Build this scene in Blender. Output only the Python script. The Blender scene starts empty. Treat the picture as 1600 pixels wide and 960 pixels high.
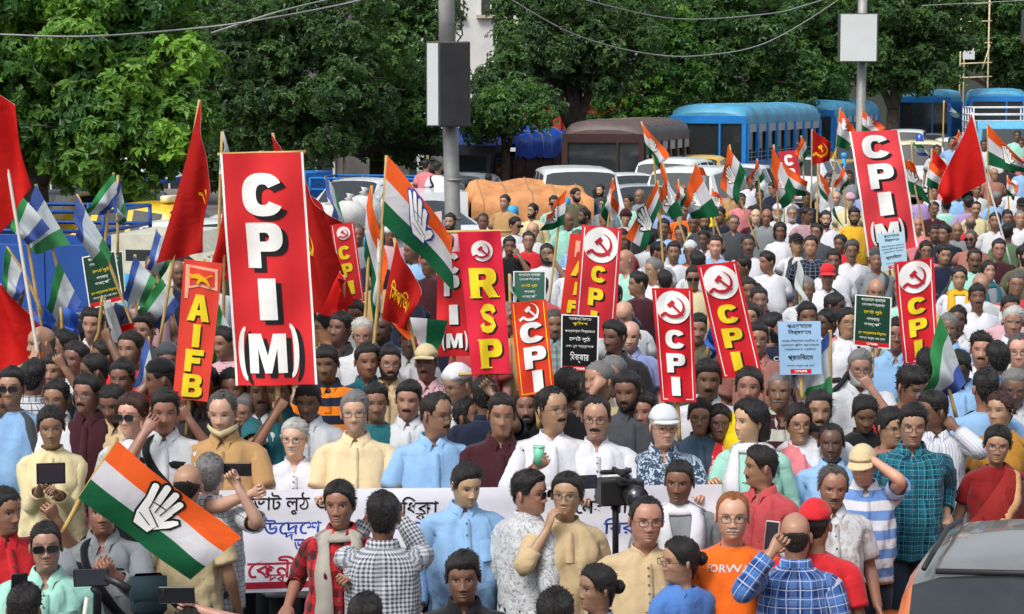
import bpy, math, random
import numpy as np
from mathutils import Vector, Matrix
pi = math.pi
SC = bpy.context.scene
COL = SC.collection
random.seed(7)
# ------------------------------------------------------------------ camera
F = 3290.0                       # focal length in photo pixels (1600 wide)
CAMZ = 3.4
PITCH = math.atan(335.0 / F)
cd = bpy.data.cameras.new('camera')
cam = bpy.data.objects.new('camera', cd)
COL.objects.link(cam)
cam.location = (0, 0, CAMZ)
cam.rotation_euler = (pi / 2 - PITCH, 0, 0)
cd.sensor_width = 36.0
cd.lens = F / 1600.0 * 36.0
cd.clip_start = 0.2
cd.clip_end = 2000
SC.camera = cam
SC.render.resolution_x, SC.render.resolution_y = 1024, 614
# ------------------------------------------------------------------ sky, sun, exposure
SUN_EL, SUN_AZ = math.radians(52), math.radians(215)   # high, behind the camera and to its left, through thin cloud
w = bpy.data.worlds.new('World')
SC.world = w
w.use_nodes = True
nt = w.node_tree
sky = nt.nodes.new('ShaderNodeTexSky')
sky.sky_type = 'NISHITA'
sky.sun_disc = False
sky.sun_elevation = SUN_EL
sky.sun_rotation = SUN_AZ
sky.air_density = 1.2
sky.dust_density = 4.0
sky.ozone_density = 1.0
hs = nt.nodes.new('ShaderNodeHueSaturation')        # thin white cloud takes the blue out of the sky
hs.inputs['Saturation'].default_value = 0.55
nt.links.new(sky.outputs[0], hs.inputs['Color'])
nt.links.new(hs.outputs[0], nt.nodes['Background'].inputs['Color'])
nt.nodes['Background'].inputs['Strength'].default_value = 0.135
sl = bpy.data.lights.new('sun', 'SUN')
sl.energy = 1.5
sl.angle = math.radians(16)
sl.color = (1.0, 0.98, 0.95)
so = bpy.data.objects.new('sun', sl)
COL.objects.link(so)
sdir = Vector((math.sin(SUN_AZ) * math.cos(SUN_EL), math.cos(SUN_AZ) * math.cos(SUN_EL), math.sin(SUN_EL)))
so.rotation_euler = sdir.to_track_quat('Z', 'Y').to_euler()
so.location = (0, 0, 40)
SC.view_settings.view_transform = 'Standard'
SC.view_settings.look = 'None'
SC.view_settings.gamma = 1
SC.view_settings.exposure = 0.42
SC.cycles.max_bounces = 6
SC.cycles.transparent_max_bounces = 10
SC.cycles.caustics_reflective = False
SC.cycles.caustics_refractive = False
# ------------------------------------------------------------------ helpers
cp_, sp_ = math.cos(PITCH), math.sin(PITCH)
def ray(px, py):
    u = (px - 800) / F; v = (480 - py) / F
    return Vector((u, cp_ + v * sp_, -sp_ + v * cp_))
def at_d(px, py, D):              # the point on a photo pixel's ray D metres ahead
    r = ray(px, py)
    return Vector((0, 0, CAMZ)) + r * (D / r.y)
def at_z(px, py, z):              # ... at height z
    r = ray(px, py)
    return Vector((0, 0, CAMZ)) + r * ((z - CAMZ) / r.z)
def ground_z(x, y):               # the carriageway dips a little towards the photographers
    k = np.interp(y, [9, 9.6, 10.2, 10.5, 10.8, 11.8], [-.43, -.37, -.33, -.25, -.16, 0]); t = min(max((2.1 - x) / .7, 0), 1)
    return float(k) * t
def smooth(e0, e1, x):
    t = np.clip((np.asarray(x, float) - e0) / (e1 - e0), 0, 1)
    return t * t * (3 - 2 * t)
def hash3(ix, iy, iz):
    n = (ix * 374761393 + iy * 668265263 + iz * 2147483647 * 3 + 1274126177) & 0xFFFFFFFF
    n = ((n ^ (n >> 13)) * 1274126177) & 0xFFFFFFFF
    return ((n ^ (n >> 16)) & 0xFFFF) / 32767.5 - 1
def noise3(P):                    # value noise, -1..1
    P = np.asarray(P, float)
    I = np.floor(P).astype(np.int64); f = P - I; f = f * f * (3 - 2 * f)
    r = 0
    for dx in (0, 1):
        for dy in (0, 1):
            for dz in (0, 1):
                wgt = (f[..., 0] if dx else 1 - f[..., 0]) * (f[..., 1] if dy else 1 - f[..., 1]) * (f[..., 2] if dz else 1 - f[..., 2])
                r = r + wgt * hash3(I[..., 0] + dx, I[..., 1] + dy, I[..., 2] + dz)
    return r
def hexc(s):                      # sRGB hex -> linear
    s = s.lstrip('#')
    if len(s) == 3: s = ''.join(c * 2 for c in s)
    c = [int(s[i:i + 2], 16) / 255 for i in (0, 2, 4)]
    return tuple(x / 12.92 if x <= .04045 else ((x + .055) / 1.055) ** 2.4 for x in c)

class MB:
    """collects vertices and faces for one mesh"""
    def __init__(s): s.V = []; s.Fs = []; s.n = 0; s.uv = []; s.col = []; s.mi = []; s.cm = 0
    def add(s, V, faces, uv=None, col=None, mi=None):
        V = np.asarray(V, float).reshape(-1, 3)
        o = s.n
        s.V.append(V); s.n += len(V)
        s.uv.append(np.zeros((len(V), 2)) if uv is None else np.asarray(uv, float).reshape(-1, 2))
        s.col.append(np.tile((0., 0, 0, 0), (len(V), 1)) if col is None else np.asarray(col, float).reshape(-1, 4))
        for f in faces: s.Fs.append([int(i) + o for i in f])
        s.mi += [s.cm if mi is None else mi] * len(faces)
        return o
    def box(s, x0, x1, y0, y1, z0, z1, M=None, mi=None):
        V = np.array([(x, y, z) for x in (x0, x1) for y in (y0, y1) for z in (z0, z1)], float)
        if M is not None: V = np.array([M @ Vector(v) for v in V])
        return s.add(V, [(0, 1, 3, 2), (4, 6, 7, 5), (0, 4, 5, 1), (2, 3, 7, 6), (0, 2, 6, 4), (1, 5, 7, 3)], mi=mi)
    def bbox(s, x0, x1, y0, y1, z0, z1, b=.02, M=None, mi=None):   # box with chamfered edges
        V = []; 
        for z, k in ((z0, b), (z0 + b, 0), (z1 - b, 0), (z1, b)):
            c = b
            xa, xb, ya, yb = x0 + k, x1 - k, y0 + k, y1 - k
            V += [(xa + c, ya, z), (xb - c, ya, z), (xb, ya + c, z), (xb, yb - c, z), (xb - c, yb, z), (xa + c, yb, z), (xa, yb - c, z), (xa, ya + c, z)]
        fs = [tuple(range(7, -1, -1)), tuple(range(24, 32))]
        for r in range(3):
            for c in range(8):
                a, b2 = r * 8 + c, r * 8 + (c + 1) % 8
                fs.append((a, b2, b2 + 8, a + 8))
        V = np.array(V, float)
        if M is not None: V = np.array([M @ Vector(v) for v in V])
        return s.add(V, fs, mi=mi)
    def tube(s, pts, rad, n=8, cap=True, mi=None, col=None):
        pts = [Vector(p) for p in pts]
        if not hasattr(rad, '__len__'): rad = [rad] * len(pts)
        V = []; U = None
        for i, p in enumerate(pts):
            T = (pts[min(i + 1, len(pts) - 1)] - pts[max(i - 1, 0)]).normalized()
            if U is None:
                U = T.orthogonal().normalized()
            U = (U - T * U.dot(T)).normalized(); W = T.cross(U)
            for k in range(n):
                a = 2 * pi * k / n
                V.append(p + (U * math.cos(a) + W * math.sin(a)) * rad[i])
        fs = []
        for r in range(len(pts) - 1):
            for k in range(n):
                a, b = r * n + k, r * n + (k + 1) % n
                fs.append((a, b, b + n, a + n))
        if cap:
            fs.append(tuple(range(n - 1, -1, -1))); fs.append(tuple(range((len(pts) - 1) * n, len(pts) * n)))
        V = np.array([tuple(v) for v in V])
        return s.add(V, fs, mi=mi, col=None if col is None else np.tile(col, (len(V), 1)))
    def grid(s, G, closed=False, uv=None, flip=False, mi=None, keep=None, col=None):
        R, C = G.shape[:2]
        fs = []
        for r in range(R - 1):
            for c in range(C if closed else C - 1):
                if keep is not None and not keep[r, c]: continue
                d = (c + 1) % C
                q = (r * C + c, (r + 1) * C + c, (r + 1) * C + d, r * C + d)
                fs.append(q[::-1] if flip else q)
        return s.add(G.reshape(-1, 3), fs, uv=None if uv is None else uv.reshape(-1, 2), mi=mi, col=None if col is None else col.reshape(-1, 4))
    def ell(s, c, r, n=10, m=7, M=None, mi=None):
        V = []; 
        for i in range(m + 1):
            a = pi * i / m
            for k in range(n):
                b = 2 * pi * k / n
                V.append((c[0] + r[0] * math.sin(a) * math.cos(b), c[1] + r[1] * math.sin(a) * math.sin(b), c[2] + r[2] * math.cos(a)))
        fs = [(i * n + k, (i + 1) * n + k, (i + 1) * n + (k + 1) % n, i * n + (k + 1) % n) for i in range(m) for k in range(n)]
        V = np.array(V, float)
        if M is not None: V = np.array([M @ Vector(v) for v in V])
        return s.add(V, fs, mi=mi)
    def mesh(s, name, mats, smooth=True):
        me = bpy.data.meshes.new(name)
        if s.n == 0: return me
        V = np.concatenate(s.V); uv = np.concatenate(s.uv); col = np.concatenate(s.col)
        used = np.zeros(len(V), bool)
        ln = np.array([len(f) for f in s.Fs]); li = np.fromiter((i for f in s.Fs for i in f), np.int64, int(ln.sum()))
        used[li] = True
        if not used.all():
            mp = np.cumsum(used) - 1; li = mp[li]; V = V[used]; uv = uv[used]; col = col[used]
        me.vertices.add(len(V)); me.vertices.foreach_set('co', V.ravel())
        me.loops.add(len(li)); me.loops.foreach_set('vertex_index', li.astype(np.int32))
        me.polygons.add(len(ln))
        me.polygons.foreach_set('loop_start', np.concatenate([[0], np.cumsum(ln)[:-1]]).astype(np.int32))
        if not isinstance(mats, (list, tuple)): mats = [mats]
        for m in mats: me.materials.append(m)
        me.polygons.foreach_set('material_index', np.array(s.mi, np.int32))
        if uv.any():
            l = me.uv_layers.new(name='UVMap'); l.data.foreach_set('uv', uv[li].astype(np.float32).ravel())
        if col.any():
            a = me.attributes.new('feat', 'FLOAT_COLOR', 'POINT'); a.data.foreach_set('color', col.astype(np.float32).ravel())
        me.update(calc_edges=True)
        if smooth is True:
            me.polygons.foreach_set('use_smooth', np.ones(len(ln), bool))
        elif smooth:
            me.polygons.foreach_set('use_smooth', np.ones(len(ln), bool)); me.set_sharp_from_angle(angle=math.radians(smooth))
        else:
            me.polygons.foreach_set('use_smooth', np.zeros(len(ln), bool))
        return me
    def build(s, name, mats, parent=None, smooth=True, color=None):
        return obj(name, s.mesh(name, mats, smooth), parent, color)
def obj(name, me, parent=None, color=None, loc=None):
    o = bpy.data.objects.new(name, me); COL.objects.link(o)
    if parent is not None: o.parent = parent
    if color is not None: o.color = (*color[:3], 1)
    if loc is not None: o.location = loc
    return o
def tag(o, label=None, cat=None, group=None, kind=None):
    if label: o['label'] = label
    if cat: o['category'] = cat
    if group: o['group'] = group
    if kind: o['kind'] = kind
    return o
def thing(name, label, cat, loc=(0, 0, 0), rz=0, group=None):
    o = bpy.data.objects.new(name, None); COL.objects.link(o)
    o.empty_display_size = .1
    o.location = loc; o.rotation_euler = (0, 0, rz)
    return tag(o, label, cat, group)

# ------------------------------------------------------------------ materials
MATS = {}
class NB:
    def __init__(s, name):
        s.m = bpy.data.materials.new(name); s.m.use_nodes = True; s.t = s.m.node_tree; s.b = s.t.nodes['Principled BSDF']
    def n(s, ty, **kw):
        x = s.t.nodes.new(ty)
        for k, v in kw.items():
            if k in x.inputs.keys(): x.inputs[k].default_value = v
            else: setattr(x, k, v)
        return x
    def l(s, a, b): s.t.links.new(a, b)
    def noise(s, scale, detail=4, rough=.55, co=None, dist=0):
        x = s.n('ShaderNodeTexNoise'); x.inputs['Scale'].default_value = scale; x.inputs['Detail'].default_value = detail
        x.inputs['Roughness'].default_value = rough; x.inputs['Distortion'].default_value = dist
        if co is None: co = s.n('ShaderNodeTexCoord').outputs['Object']
        s.l(co, x.inputs['Vector']); return x.outputs['Fac']
    def ramp(s, fac, stops, const=False):
        x = s.n('ShaderNodeValToRGB'); cr = x.color_ramp
        if const: cr.interpolation = 'CONSTANT'
        while len(cr.elements) < len(stops): cr.elements.new(1)
        for e, (p, c) in zip(cr.elements, stops): e.position = p; e.color = (*c[:3], 1)
        s.l(fac, x.inputs['Fac']); return x.outputs['Color']
    def mix(s, fac, a, b, mode='MIX'):
        x = s.n('ShaderNodeMix'); x.data_type = 'RGBA'; x.blend_type = mode
        for i, v in ((0, fac), (6, a), (7, b)):
            if hasattr(v, 'is_output'): s.l(v, x.inputs[i])
            else: x.inputs[i].default_value = v if i == 0 else (*v[:3], 1)
        return x.outputs[2]
    def math(s, op, a, b=0.0):
        x = s.n('ShaderNodeMath'); x.operation = op
        for i, v in ((0, a), (1, b)):
            if hasattr(v, 'is_output'): s.l(v, x.inputs[i])
            else: x.inputs[i].default_value = v
        return x.outputs[0]
    def bump(s, h, strength=.3, dist=.01):
        x = s.n('ShaderNodeBump'); x.inputs['Strength'].default_value = strength; x.inputs['Distance'].default_value = dist
        s.l(h, x.inputs['Height']); s.l(x.outputs['Normal'], s.b.inputs['Normal'])
    def set(s, **kw):
        for k, v in kw.items():
            k = k.replace('_', ' ')
            if hasattr(v, 'is_output'): s.l(v, s.b.inputs[k])
            else: s.b.inputs[k].default_value = (*v[:3], 1) if isinstance(v, tuple) else v
        return s
def plain(name, c, rough=.6, metal=0, var=.15, scale=8, spec=.4, coat=0, bump=0):
    if name in MATS: return MATS[name]
    if isinstance(c, str): c = hexc(c)
    b = NB(name)
    n = b.noise(scale, 5)
    lo = tuple(x * (1 - var) for x in c); hi = tuple(min(1, x * (1 + var)) for x in c)
    b.set(Base_Color=b.ramp(n, [(.3, lo), (.7, hi)]), Roughness=rough, Metallic=metal)
    b.b.inputs['Specular IOR Level'].default_value = spec
    b.b.inputs['Coat Weight'].default_value = coat
    if bump: b.bump(b.noise(scale * 4, 6), bump, .01)
    MATS[name] = b.m
    return b.m
def objcol(b): return b.n('ShaderNodeObjectInfo').outputs['Color']
def make_cloth(name, pat=None, c2=(1, 1, 1), c3=None, sc=1.0, rough=.85, bump=.55):
    """woven cloth; first colour is the object's own colour"""
    if name in MATS: return MATS[name]
    b = NB(name); c1 = objcol(b)
    tc = b.n('ShaderNodeTexCoord')
    sx = b.n('ShaderNodeSeparateXYZ'); b.l(tc.outputs['UV'], sx.inputs[0]); u, v = sx.outputs[0], sx.outputs[1]
    base = c1
    def stripe(x, period, width, off=0.0):
        f = b.math('FRACT', b.math('ADD', b.math('DIVIDE', x, period * sc), off + 50))
        return b.math('LESS_THAN', f, width)
    if pat == 'hstripe': base = b.mix(stripe(v, .12, .5), c1, c2)
    elif pat == 'thin': base = b.mix(stripe(v, .03, .3), c1, c2)
    elif pat == 'vstripe': base = b.mix(stripe(u, .02, .25), c1, c2)
    elif pat == 'gingham':
        s1 = b.math('MULTIPLY', b.math('ADD', stripe(u, .022, .5), stripe(v, .022, .5)), .5)
        base = b.mix(s1, c1, c2)
    elif pat == 'plaid':
        s1 = b.math('MULTIPLY', b.math('ADD', stripe(u, .09, .5), stripe(v, .09, .5)), .5)
        base = b.mix(s1, c1, c2)
        l = b.math('MAXIMUM', stripe(u, .045, .09, .3), stripe(v, .045, .09, .3))
        base = b.mix(b.math('MULTIPLY', l, .75), base, c3 or (1, 1, 1))
    elif pat == 'window':
        l = b.math('MAXIMUM', stripe(u, .03, .14), stripe(v, .03, .14)); base = b.mix(l, c1, c2)
    elif pat == 'floral':
        n = b.noise(22 / sc, 3, .6, tc.outputs['UV'], 1.5); base = b.mix(b.math('GREATER_THAN', n, .54), c1, c2)
    elif pat == 'dots':
        vo = b.n('ShaderNodeTexVoronoi'); vo.inputs['Scale'].default_value = 28 / sc; b.l(tc.outputs['UV'], vo.inputs['Vector'])
        base = b.mix(b.math('LESS_THAN', vo.outputs['Distance'], .3), c1, c2)
    elif pat == 'zig':
        n = b.noise(9, 2, .5, tc.outputs['UV'], 2.5); base = b.ramp(n, [(0, c2), (.45, c2), (.5, c3 or c2), (.58, hexc('e0a030')), (.62, c2)])
    n2 = b.noise(3.2, 6, .65)
    base = b.mix(.5, base, b.mix(n2, (.62, .62, .62), (1.25, 1.25, 1.25)), 'MULTIPLY')
    b.set(Base_Color=base, Roughness=rough)
    b.b.inputs['Specular IOR Level'].default_value = .2
    b.b.inputs['Sheen Weight'].default_value = .15
    big = b.noise(5.5, 4, .5, tc.outputs['Object'], .7)
    fine = b.noise(45, 3, .5, tc.outputs['Object'])
    b.bump(b.math('ADD', b.math('MULTIPLY', big, 1.0), b.math('MULTIPLY', fine, .12)), bump, .035)
    MATS[name] = b.m
    return b.m
def skin_mat():
    b = NB('skin'); c1 = objcol(b)
    at = b.n('ShaderNodeAttribute'); at.attribute_name = 'feat'
    n = b.noise(28, 4)
    base = b.mix(1.0, c1, b.mix(n, (.86, .82, .8), (1.12, 1.08, 1.05)), 'MULTIPLY')
    base = b.mix(at.outputs['Alpha'], base, at.outputs['Color'])
    b.set(Base_Color=base, Roughness=.43)
    b.b.inputs['Specular IOR Level'].default_value = .5
    b.bump(b.noise(160, 3), .12, .004)
    return b.m
def hair_mat():
    b = NB('hair'); c1 = objcol(b)
    tc = b.n('ShaderNodeTexCoord'); mp = b.n('ShaderNodeMapping'); mp.inputs['Scale'].default_value = (6, 1.2, 1)
    b.l(tc.outputs['UV'], mp.inputs[0])
    n = b.noise(60, 4, .7, mp.outputs[0])
    b.set(Base_Color=b.mix(1.0, c1, b.mix(n, (.35, .35, .35), (1.6, 1.6, 1.6)), 'MULTIPLY'), Roughness=.42)
    b.b.inputs['Specular IOR Level'].default_value = .4
    b.bump(n, .9, .006)
    return b.m
SKIN = skin_mat(); HAIR = hair_mat()
CLOTH = make_cloth('cloth')
DARKLENS = plain('dark_lens', (.012, .012, .014), .12, spec=.6)
FRAME = plain('spectacle_frame', (.03, .026, .024), .35)
def glass_mat(name, tint, a=.25, rough=.05):
    if name in MATS: return MATS[name]
    b = NB(name); out = b.t.nodes['Material Output']
    tr = b.n('ShaderNodeBsdfTransparent'); tr.inputs[0].default_value = (*tint, 1)
    gl = b.n('ShaderNodeBsdfGlossy'); gl.inputs['Roughness'].default_value = rough
    mx = b.n('ShaderNodeMixShader'); mx.inputs[0].default_value = a
    b.l(tr.outputs[0], mx.inputs[1]); b.l(gl.outputs[0], mx.inputs[2]); b.l(mx.outputs[0], out.inputs['Surface'])
    MATS[name] = b.m; return b.m
LENS = glass_mat('clear_lens', (.93, .95, .95), .12)
SHOE = plain('shoe_leather', (.03, .025, .022), .45)
# ------------------------------------------------------------------ surroundings
def asphalt():
    b = NB('asphalt'); n = b.noise(3, 6); f = b.noise(90, 3)
    c = b.mix(.5, b.ramp(n, [(.3, (.045, .045, .047)), (.7, (.085, .083, .08))]), b.ramp(f, [(.3, (.03, .03, .03)), (.7, (.13, .13, .13))]))
    b.set(Base_Color=c, Roughness=.85); b.bump(f, .5, .006); return b.m
xs_ = [-900, -60, -12, -6, -3, 0, 1, 1.4, 1.6, 1.8, 2.0, 2.2, 4, 12, 60, 900]; ys_ = [1400, 400, 120, 60, 20, 12.5, 11.8, 11.3, 10.8, 10.5, 10.2, 9.9, 9.6, 9.3, 9, 8, 4, 0, -60]
mb = MB(); mb.grid(np.array([[(x, y, ground_z(x, y) if y > 3 and abs(x) < 20 else (-.43 if y <= 3 and x < 2 and x > -20 else 0)) for x in xs_] for y in ys_], float))
tag(mb.build('road', asphalt()), kind='structure')
# line of the barrier between the march and the stopped traffic (x, y)
BAR = [(-9.5, 14.5), (-5.5, 20), (-3, 26), (0, 37), (5, 52), (11, 70), (18, 92)]
CONC = plain('pavement_slabs', (.2, .19, .18), .9, bump=.3)
mb = MB()
for (x0, y0), (x1, y1) in zip([(-40, 36), (-12, 44), (0, 61), (12, 88)], [(-12, 44), (0, 61), (12, 88), (40, 150)]):
    n = 1
    P = [(x0, y0), (x1, y1), (x1 - 10, y1 + 14), (x0 - 10, y0 + 14)]
    mb.add([(x, y, 0) for x, y in P] + [(x, y, .13) for x, y in P], [(4, 5, 6, 7), (0, 1, 5, 4), (1, 2, 6, 5), (3, 0, 4, 7)])
tag(mb.build('pavement', CONC, smooth=False), kind='structure')

# ---- leaves, limbs and trees
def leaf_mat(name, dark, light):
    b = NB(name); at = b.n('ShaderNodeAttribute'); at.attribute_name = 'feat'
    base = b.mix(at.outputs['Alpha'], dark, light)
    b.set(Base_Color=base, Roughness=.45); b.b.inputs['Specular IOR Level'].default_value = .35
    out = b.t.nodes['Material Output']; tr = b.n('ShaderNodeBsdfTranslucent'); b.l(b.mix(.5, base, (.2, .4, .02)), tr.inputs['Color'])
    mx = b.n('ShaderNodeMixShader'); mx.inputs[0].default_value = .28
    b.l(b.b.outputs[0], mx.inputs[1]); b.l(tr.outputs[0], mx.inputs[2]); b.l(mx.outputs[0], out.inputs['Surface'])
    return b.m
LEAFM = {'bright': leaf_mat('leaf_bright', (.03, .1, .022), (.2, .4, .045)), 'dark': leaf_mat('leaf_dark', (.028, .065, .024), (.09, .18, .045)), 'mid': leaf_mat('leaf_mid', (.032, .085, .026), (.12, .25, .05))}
BARK = plain('bark', (.06, .048, .038), .9, var=.4, scale=6, bump=.8)
def leaves(mb, clumps, n_per, size, rs, whorl):
    """leaf sprays over many small clumps; each leaf a folded pair of triangles"""
    V = []; Fc = []; colr = []
    nv = 0
    for (c, r, tone) in clumps:
        n = int(n_per * r * r * 4)
        d = rs.normal(size=(n, 3)); d /= np.linalg.norm(d, axis=1)[:, None]
        rad = r * (.62 + .5 * rs.random(n)); P = np.array(c) + d * rad[:, None] * np.array((1, 1, .8))
        up = d * .8 + np.array((0, -.12, .55)) + rs.normal(size=(n, 3)) * .35; up /= np.linalg.norm(up, axis=1)[:, None]
        k = whorl
        a0 = rs.random(n) * 6.28
        h = np.cross(up, np.array((.3, .9, .2))); h /= np.linalg.norm(h, axis=1)[:, None]; g = np.cross(up, h)
        tn = np.clip(tone + rs.normal(size=n) * .17, 0, 1)
        for q in range(k):
            a = a0 + 6.28 * q / k + rs.random(n) * .5
            dr = h * np.cos(a)[:, None] + g * np.sin(a)[:, None]
            sd = np.cross(up, dr)
            L = (size * (.7 + .6 * rs.random(n)))[:, None]; W = L * .3
            o = P + rs.normal(size=(n, 3)) * size * (.08 if k > 4 else .5)
            tip = o + dr * L - up * L * (.15 + .25 * rs.random(n)[:, None])
            m = o + dr * L * .45
            V.append(np.stack([o, m + sd * W + up * W * .35, tip, m - sd * W + up * W * .35], 1).reshape(-1, 3))
            colr.append(np.repeat(np.stack([tn * 0 + 1] * 3 + [tn], -1), 4, 0))
            f = nv + np.arange(n)[:, None] * 4 + np.array([[0, 1, 2, 3]]); nv += 4 * n
            Fc.append(f)
    V = np.concatenate(V); f = np.concatenate(Fc); colr = np.concatenate(colr)
    tris = np.concatenate([f[:, [0, 1, 2]], f[:, [0, 2, 3]]])
    return V, tris, colr
def leaf_mesh(name, V, tris, colr, mat):
    me = bpy.data.meshes.new(name)
    me.vertices.add(len(V)); me.vertices.foreach_set('co', V.astype(np.float32).ravel())
    me.loops.add(tris.size); me.loops.foreach_set('vertex_index', tris.astype(np.int32).ravel())
    me.polygons.add(len(tris)); me.polygons.foreach_set('loop_start', np.arange(0, tris.size, 3, dtype=np.int32))
    me.materials.append(mat)
    a = me.attributes.new('feat', 'FLOAT_COLOR', 'POINT'); a.data.foreach_set('color', colr.astype(np.float32).ravel())
    me.update(calc_edges=True); me.polygons.foreach_set('use_smooth', np.zeros(len(tris), bool)); return me
def tree(label, px, D, blobs, kind, lsize, whorl, seed, dens=46, tr=.25, tone=.3, group='street trees along the far kerb', lean=0):
    """blobs: (px, py, radius m across, radius m up, depth offset)"""
    rs = np.random.default_rng(seed); rnd = random.Random(seed)
    b0 = at_d(px, 480, D); root = thing('tree', label, 'tree', (b0.x, D, 0), 0, group)
    clumps = []; cents = []
    for (bx, by, rx, rz, dd) in blobs:
        c = at_d(bx, by, D + dd); c = Vector((c.x - b0.x, c.y - D, c.z)); cents.append((c, rx, rz))
        n = int(7.2 * rx * rz) + 5
        for q in range(n):
            a = rs.normal(size=3); a /= np.linalg.norm(a); k = rs.random() ** .4
            if a[1] > .5: a[1] *= -1
            p = (c.x + a[0] * rx * k, c.y + a[1] * rx * .8 * k, c.z + a[2] * rz * k)
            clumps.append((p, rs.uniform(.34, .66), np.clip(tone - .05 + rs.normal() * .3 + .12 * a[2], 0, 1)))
    V, t, cc = leaves(None, clumps, dens * (.8 if D > 70 else .92), lsize, rs, whorl)
    obj('crown', leaf_mesh('crown', V, t, cc, LEAFM[kind]), root)
    tb = MB(); top = cents[0][0]; fork = Vector((lean, 0, min(3.4, max(1.8, top.z * .45))))
    tb.tube([(0, 0, -.05), (.05, 0, .3), (lean * .4, .05, fork.z * .5), tuple(fork)], [tr * 1.5, tr * 1.12, tr, tr * .85], 12)
    obj('trunk', tb.mesh('trunk', BARK), root)
    for c, rx, rz in cents:
        lb = MB(); mid = fork.lerp(c, .5) + Vector((rnd.uniform(-.3, .3), rnd.uniform(-.2, .2), .35))
        lb.tube([fork - Vector((0, 0, .2)), fork.lerp(mid, .5) + Vector((.05, 0, .1)), mid, c], [tr * .6, tr * .5, tr * .36, tr * .12], 7)
        for q in range(5):
            e = c + Vector((rnd.uniform(-1, 1) * rx, rnd.uniform(-.8, .2) * rx, rnd.uniform(-.6, .8) * rz)) * .85
            lb.tube([mid.lerp(c, .4), mid.lerp(e, .6) + Vector((0, 0, .1)), e], [tr * .25, tr * .15, tr * .04], 5)
        obj('limb', lb.mesh('limb', BARK), root)
    return root
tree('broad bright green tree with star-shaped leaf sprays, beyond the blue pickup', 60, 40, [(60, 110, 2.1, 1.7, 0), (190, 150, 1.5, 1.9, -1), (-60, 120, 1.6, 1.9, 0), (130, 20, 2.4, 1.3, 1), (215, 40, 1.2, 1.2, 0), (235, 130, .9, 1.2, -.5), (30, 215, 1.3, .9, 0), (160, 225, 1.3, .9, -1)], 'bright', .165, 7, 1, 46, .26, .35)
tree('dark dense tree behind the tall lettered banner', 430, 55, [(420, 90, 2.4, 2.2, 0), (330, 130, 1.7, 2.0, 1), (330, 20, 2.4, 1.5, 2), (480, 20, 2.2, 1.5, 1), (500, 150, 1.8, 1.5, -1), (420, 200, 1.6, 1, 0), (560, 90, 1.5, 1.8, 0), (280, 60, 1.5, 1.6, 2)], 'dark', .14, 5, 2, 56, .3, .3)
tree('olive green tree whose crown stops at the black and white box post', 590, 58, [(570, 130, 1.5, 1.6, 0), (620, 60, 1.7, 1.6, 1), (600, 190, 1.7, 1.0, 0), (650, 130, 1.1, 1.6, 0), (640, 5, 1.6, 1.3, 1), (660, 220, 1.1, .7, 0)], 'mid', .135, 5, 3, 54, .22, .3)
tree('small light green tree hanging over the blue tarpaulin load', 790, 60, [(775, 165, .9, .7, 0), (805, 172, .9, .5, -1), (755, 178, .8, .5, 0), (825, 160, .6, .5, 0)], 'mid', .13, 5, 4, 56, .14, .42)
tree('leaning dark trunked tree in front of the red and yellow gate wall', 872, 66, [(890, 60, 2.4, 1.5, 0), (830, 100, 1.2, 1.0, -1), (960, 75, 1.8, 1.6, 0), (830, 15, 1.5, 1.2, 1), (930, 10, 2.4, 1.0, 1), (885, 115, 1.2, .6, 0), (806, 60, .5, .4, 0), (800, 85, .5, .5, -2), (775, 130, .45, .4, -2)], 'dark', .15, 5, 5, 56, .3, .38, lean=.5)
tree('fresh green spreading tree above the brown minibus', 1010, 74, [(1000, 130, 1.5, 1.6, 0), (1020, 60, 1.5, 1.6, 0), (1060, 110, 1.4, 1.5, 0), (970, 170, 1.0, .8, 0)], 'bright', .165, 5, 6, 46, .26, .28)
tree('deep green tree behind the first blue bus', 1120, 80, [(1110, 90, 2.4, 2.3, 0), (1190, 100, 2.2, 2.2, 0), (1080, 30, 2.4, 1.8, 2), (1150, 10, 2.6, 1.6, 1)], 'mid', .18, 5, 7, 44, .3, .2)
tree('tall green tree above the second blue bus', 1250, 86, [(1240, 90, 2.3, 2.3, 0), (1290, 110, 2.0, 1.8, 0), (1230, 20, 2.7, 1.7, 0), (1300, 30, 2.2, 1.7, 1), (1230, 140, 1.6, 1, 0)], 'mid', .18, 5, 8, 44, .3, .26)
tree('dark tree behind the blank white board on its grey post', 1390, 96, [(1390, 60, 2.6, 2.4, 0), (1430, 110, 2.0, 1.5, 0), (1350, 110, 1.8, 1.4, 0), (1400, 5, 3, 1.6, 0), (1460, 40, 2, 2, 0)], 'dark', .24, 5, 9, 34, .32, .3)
tree('pale tree at the far end behind the bamboo scaffold', 1560, 122, [(1570, 60, 2.8, 2.2, 0), (1500, 50, 2.4, 2.2, 1), (1640, 60, 2.6, 2.2, 0), (1560, 5, 3.4, 1.6, 0), (1480, 110, 1.5, 1, 0), (1590, 110, 1.7, .9, 0)], 'mid', .26, 5, 10, 32, .3, .36)  # leaf tone set lighter than the dark tree beside it
tree('dark tree filling the gap behind the bright broad tree', 240, 62, [(230, 190, 2.2, 1.6, 0), (100, 160, 2.6, 2.2, 0), (-20, 140, 2.4, 2.4, 0), (180, 60, 3, 2.4, 0), (40, 30, 3, 2, 1), (270, 240, 1.4, .8, 0), (340, 240, 1.6, .8, 0)], 'dark', .2, 5, 11, 30, .3, .2)

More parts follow.
